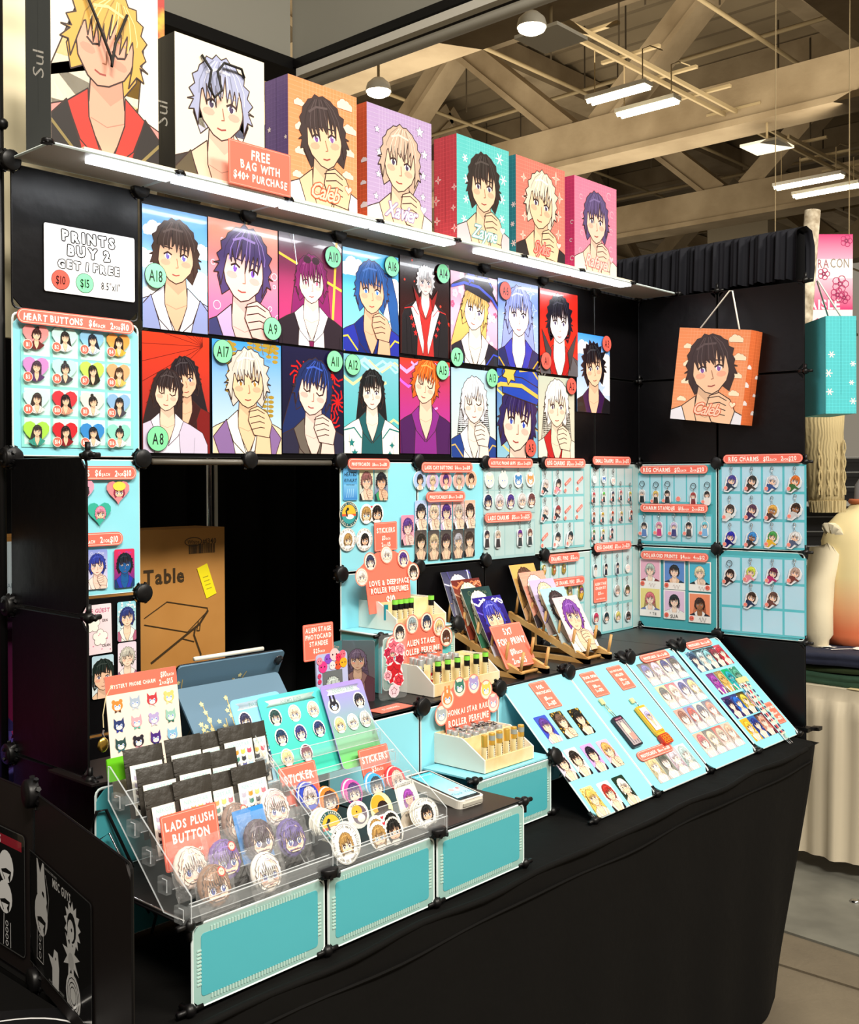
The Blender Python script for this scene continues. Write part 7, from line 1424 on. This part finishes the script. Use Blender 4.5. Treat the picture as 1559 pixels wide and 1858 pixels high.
# ---------------------------------------------------------------- neighbour's display on the left
NA = Fr((-.145, .06, 0), (-.007, -.436, 0), (0, 0, 1)); NB = Fr((-.152, -.376, 0), (-.083, -.424, 0), (0, 0, 1))
t = thing('dark_divider', 'low brown-black panel divider at the lower left, carrying two black sheets', 'display panel')
NP_ = panel_mesh(.434, .325, BRNP, BLK); mk('panel', NP_, NA.M(0, .742), t); mk('panel', NP_, NB.M(0, .742), t); mk('connector', conn_mesh(), NB.M(0, 1.062, .004) @ Matrix.Scale(1.15, 4), t); mk('connector', CONN, NB.M(0.01, .752, .004), t)
b = MB(); b.box(-1.9, -.95, .70, -.17, .3, .738, CLOTH); b.box(-1.9, -.95, 0, -.17, .3, .70, CLOTH); mk('black_table', b.mesh(), None, None, "neighbour's black-covered table at the lower left", 'table')
def doodle(A, kind, x, y, s):
    W_ = 'f6f6f6'
    if kind == 0: A.poly([(x+s*a, y+s*b_) for a, b_ in ((-.8, .6), (-.9, 1.7), (-.3, .9), (.2, 1.8), (.4, .7), (.7, -.3), (.3, -1), (-.3, -1), (-.8, -.2))], W_); A.poly(ell(x+.1*s, y-.1*s, .2*s, n=8), '101010'); A.line([(x+.5*s, y+1.0*s), (x+s, y), (x+.7*s, y-1.2*s)], .0012, W_)
    elif kind == 1: A.poly(star(x, y, s*1.15, 13, .7), W_); A.poly(ell(x-.1*s, y-.1*s, .62*s, .7*s, 14), '101010'); A.poly(ell(x-.2*s, y-.25*s, .45*s, .5*s, 12), W_); A.poly(ell(x-.1*s, y-.2*s, .1*s, n=6), '101010')
    elif kind == 2: A.poly(ell(x, y, s, s*1.05, 18), W_); A.poly([(x-s*.7, y-s*.3), (x-.2*s, y-.9*s), (x+.1*s, y-.4*s), (x+.5*s, y-1.0*s), (x+.7*s, y-.2*s), (x, y-.1*s)], '101010'); A.poly([(x-s*.5, y-s*.45), (x, y-.95*s), (x+.5*s, y-.4*s)], W_)
    elif kind == 3: A.poly(star(x, y, s*1.2, 9, .45), W_); A.poly(ell(x, y-.2*s, .4*s, n=10), 'd8d8d8')
    elif kind == 4: A.line([(x-.4*s, y+1.2*s), (x-.5*s, y-.9*s), (x+.5*s, y-.9*s), (x+.5*s, y+.8*s)], .0014, W_); [A.line(ell(x, y-.6*s+k*.42*s, .16*s, n=8), .0013, W_, True) for k in range(4)]
    elif kind == 5: A.poly([(x+s*a, y+s*b_) for a, b_ in ((-1, .5), (-.3, .5), (-.1, 1), (.4, 1), (.6, .3), (.5, -1), (-.4, -1), (-.4, 0))], W_); A.poly(ell(x+.1*s, y+.6*s, .08*s, n=6), '101010')
    else: A.poly(ell(x, y, s, s*1.0, 16), W_); [A.line(ell(x, y, s*(.8-.2*k), n=14), .0016, '101010', True) for k in range(3)]
def black_sheet(fr, TL, BR, title, lab, red=False, kinds=(0, 1, 2, 3, 4, 5, 6)):
    u0, v1 = fr.loc(*TL, .004); u1, v0 = fr.loc(*BR, .004); v0 = max(v0, .775); w, h = u1-u0, v1-v0; A = Art(); A.slab(rrect(-w/2, -h/2, w/2, h/2, .008), .0016, '0c0c0d'); A.line(rrect(-w/2, -h/2, w/2, h/2, .008), .002, '4a4a4a', True)
    if red: A.poly(rrect(-w*.1, h*.36, w*.46, h*.44), '9a2030')
    A.text('AND HAVE IDOLS THEMED PRINTS', -w*.1, h*.455, .004, 'd8d8d8', -.005, .8, jit=-1, maxw=w*.6); A.text(title, w*.08, h*.395, .014, 'f6f6f6', .02, .8, jit=-1, maxw=w*.7)
    A.conv = rrect(-w/2+.003, -h/2+.003, w/2-.003, h/2-.003)
    for k, (kk, x, y) in enumerate(zip(kinds, (-.22, .24, -.24, .22, -.26, -.02, .25), (.22, .18, .02, -.08, -.24, -.34, -.38))): doodle(A, kk, x*w, y*h, w*.105)
    A.conv = None; A.text('ASK ME ABOUT CUSTOM STICKERS', 0, -h*.47, .004, 'd8d8d8', -.005, .8, jit=-1, maxw=w*.7)
    mk('sticker_chart', A.mesh(ACR), fr.M((u0+u1)/2, (v0+v1)/2, .005), None, lab, 'chart')
black_sheet(NB, (48, 1535), (168, 1875), 'MISC GUYS', 'glossy black chart MISC GUYS with white drawings on the dark divider')
black_sheet(NA, (-75, 1462), (47, 1760), 'GUYS', 'glossy black chart with a dark red title strip at the left edge', True, (5, 2, 1, 2, 3, 6, 4))
A = Art(); A.slab(rrect(-.12, -.10, .12, .10, .01), .002, '0e0e10'); A.line(ell(0, .0, .105, .07, 30), .004, 'f4f4f4', True); [A.poly([(x, -.02), (x+.03, .03), (x+.02, -.03)], 'f4f4f4') for x in (-.07, -.02, .03)]
p = depth_pt(22, 1890, .742); mk('logo_mat', A.mesh(), T(p.x, p.y, .742) @ RZ(-40), None, 'black mat with white oval line drawing at the very bottom left', 'mat')
# things seen through the gap at the far left
BAN = mat('cream_quilted_board', 'efe3bf', .6, bump=.7, bscale=2.2, wave='Z')
xa = at(-60, 300, .20).x; xb = at(283, 50, .20).x
b = MB(); b.box(xa, .20, 1.90, xb, .215, 3.1, BAN); t = thing('cream_board', 'cream board with wavy embossed lines rising behind the left end of the canopy', 'board'); mk('board', b.mesh(), None, t)
b = MB(); b.box(xb-.002, .19, 2.62, xb+.018, .20, 3.1, mat('red_yellow_trim', 'c8a02a', .5, ramp=('b8342a', 'd8b83a'), vscale=30)); mk('edge_trim', b.mesh(), None, t)
p = at(5, 300, .02); b = MB(); b.tube([(p.x-.003, .03, .74), (p.x-.003, .03, 2.85)], .010, BLK, 8)
for z in (2.235, 2.305): b.ball((p.x, .02, z), .022 if z < 2.3 else .012, BLK, 8)
b.tube([(p.x-.06, .02, 2.235), (p.x+.01, .02, 2.235)], .008, BLK, 6); mk('dark_post', b.mesh(), None, None, 'thin black post with a clamp at the far left edge', 'post')
A = Art(); A.slab(rrect(-.15, -.24, .15, .24), .002, '3a1a4a'); A.conv = rrect(-.15, -.24, .15, .24); A.grad(-.15, -.24, .15, .24, '12183a', 'a01050', 5); A.poly([(.02, .0), (.15, -.14), (.15, -.24), (-.05, -.24), (-.02, -.1)], '6a5ac0'); A.line([(.05, -.05), (.12, -.2)], .01, 'b0306a'); A.poly(ell(.06, -.2, .05, .08, 12), '7a70d8')
p = at(-18, 1290, .05); mk('purple_poster', A.mesh(), T(p.x, .05, p.z) @ RX(90), None, 'magenta and violet poster glimpsed left of the black side wing', 'poster')
A = Art(); A.slab(rrect(-.05, -.055, .05, .055), .001, 'c8d4dc'); A.text('SALE', .02, -.035, .01, '6a7a8a', .0, .8, jit=-1); p = at(10, 1032, .04); mk('white_sheet', A.mesh(), T(p.x-.01, .04, p.z) @ RX(90), None, 'pale sheet hanging above the magenta poster at the far left', 'paper')
bpy.data.objects.remove(_fo)
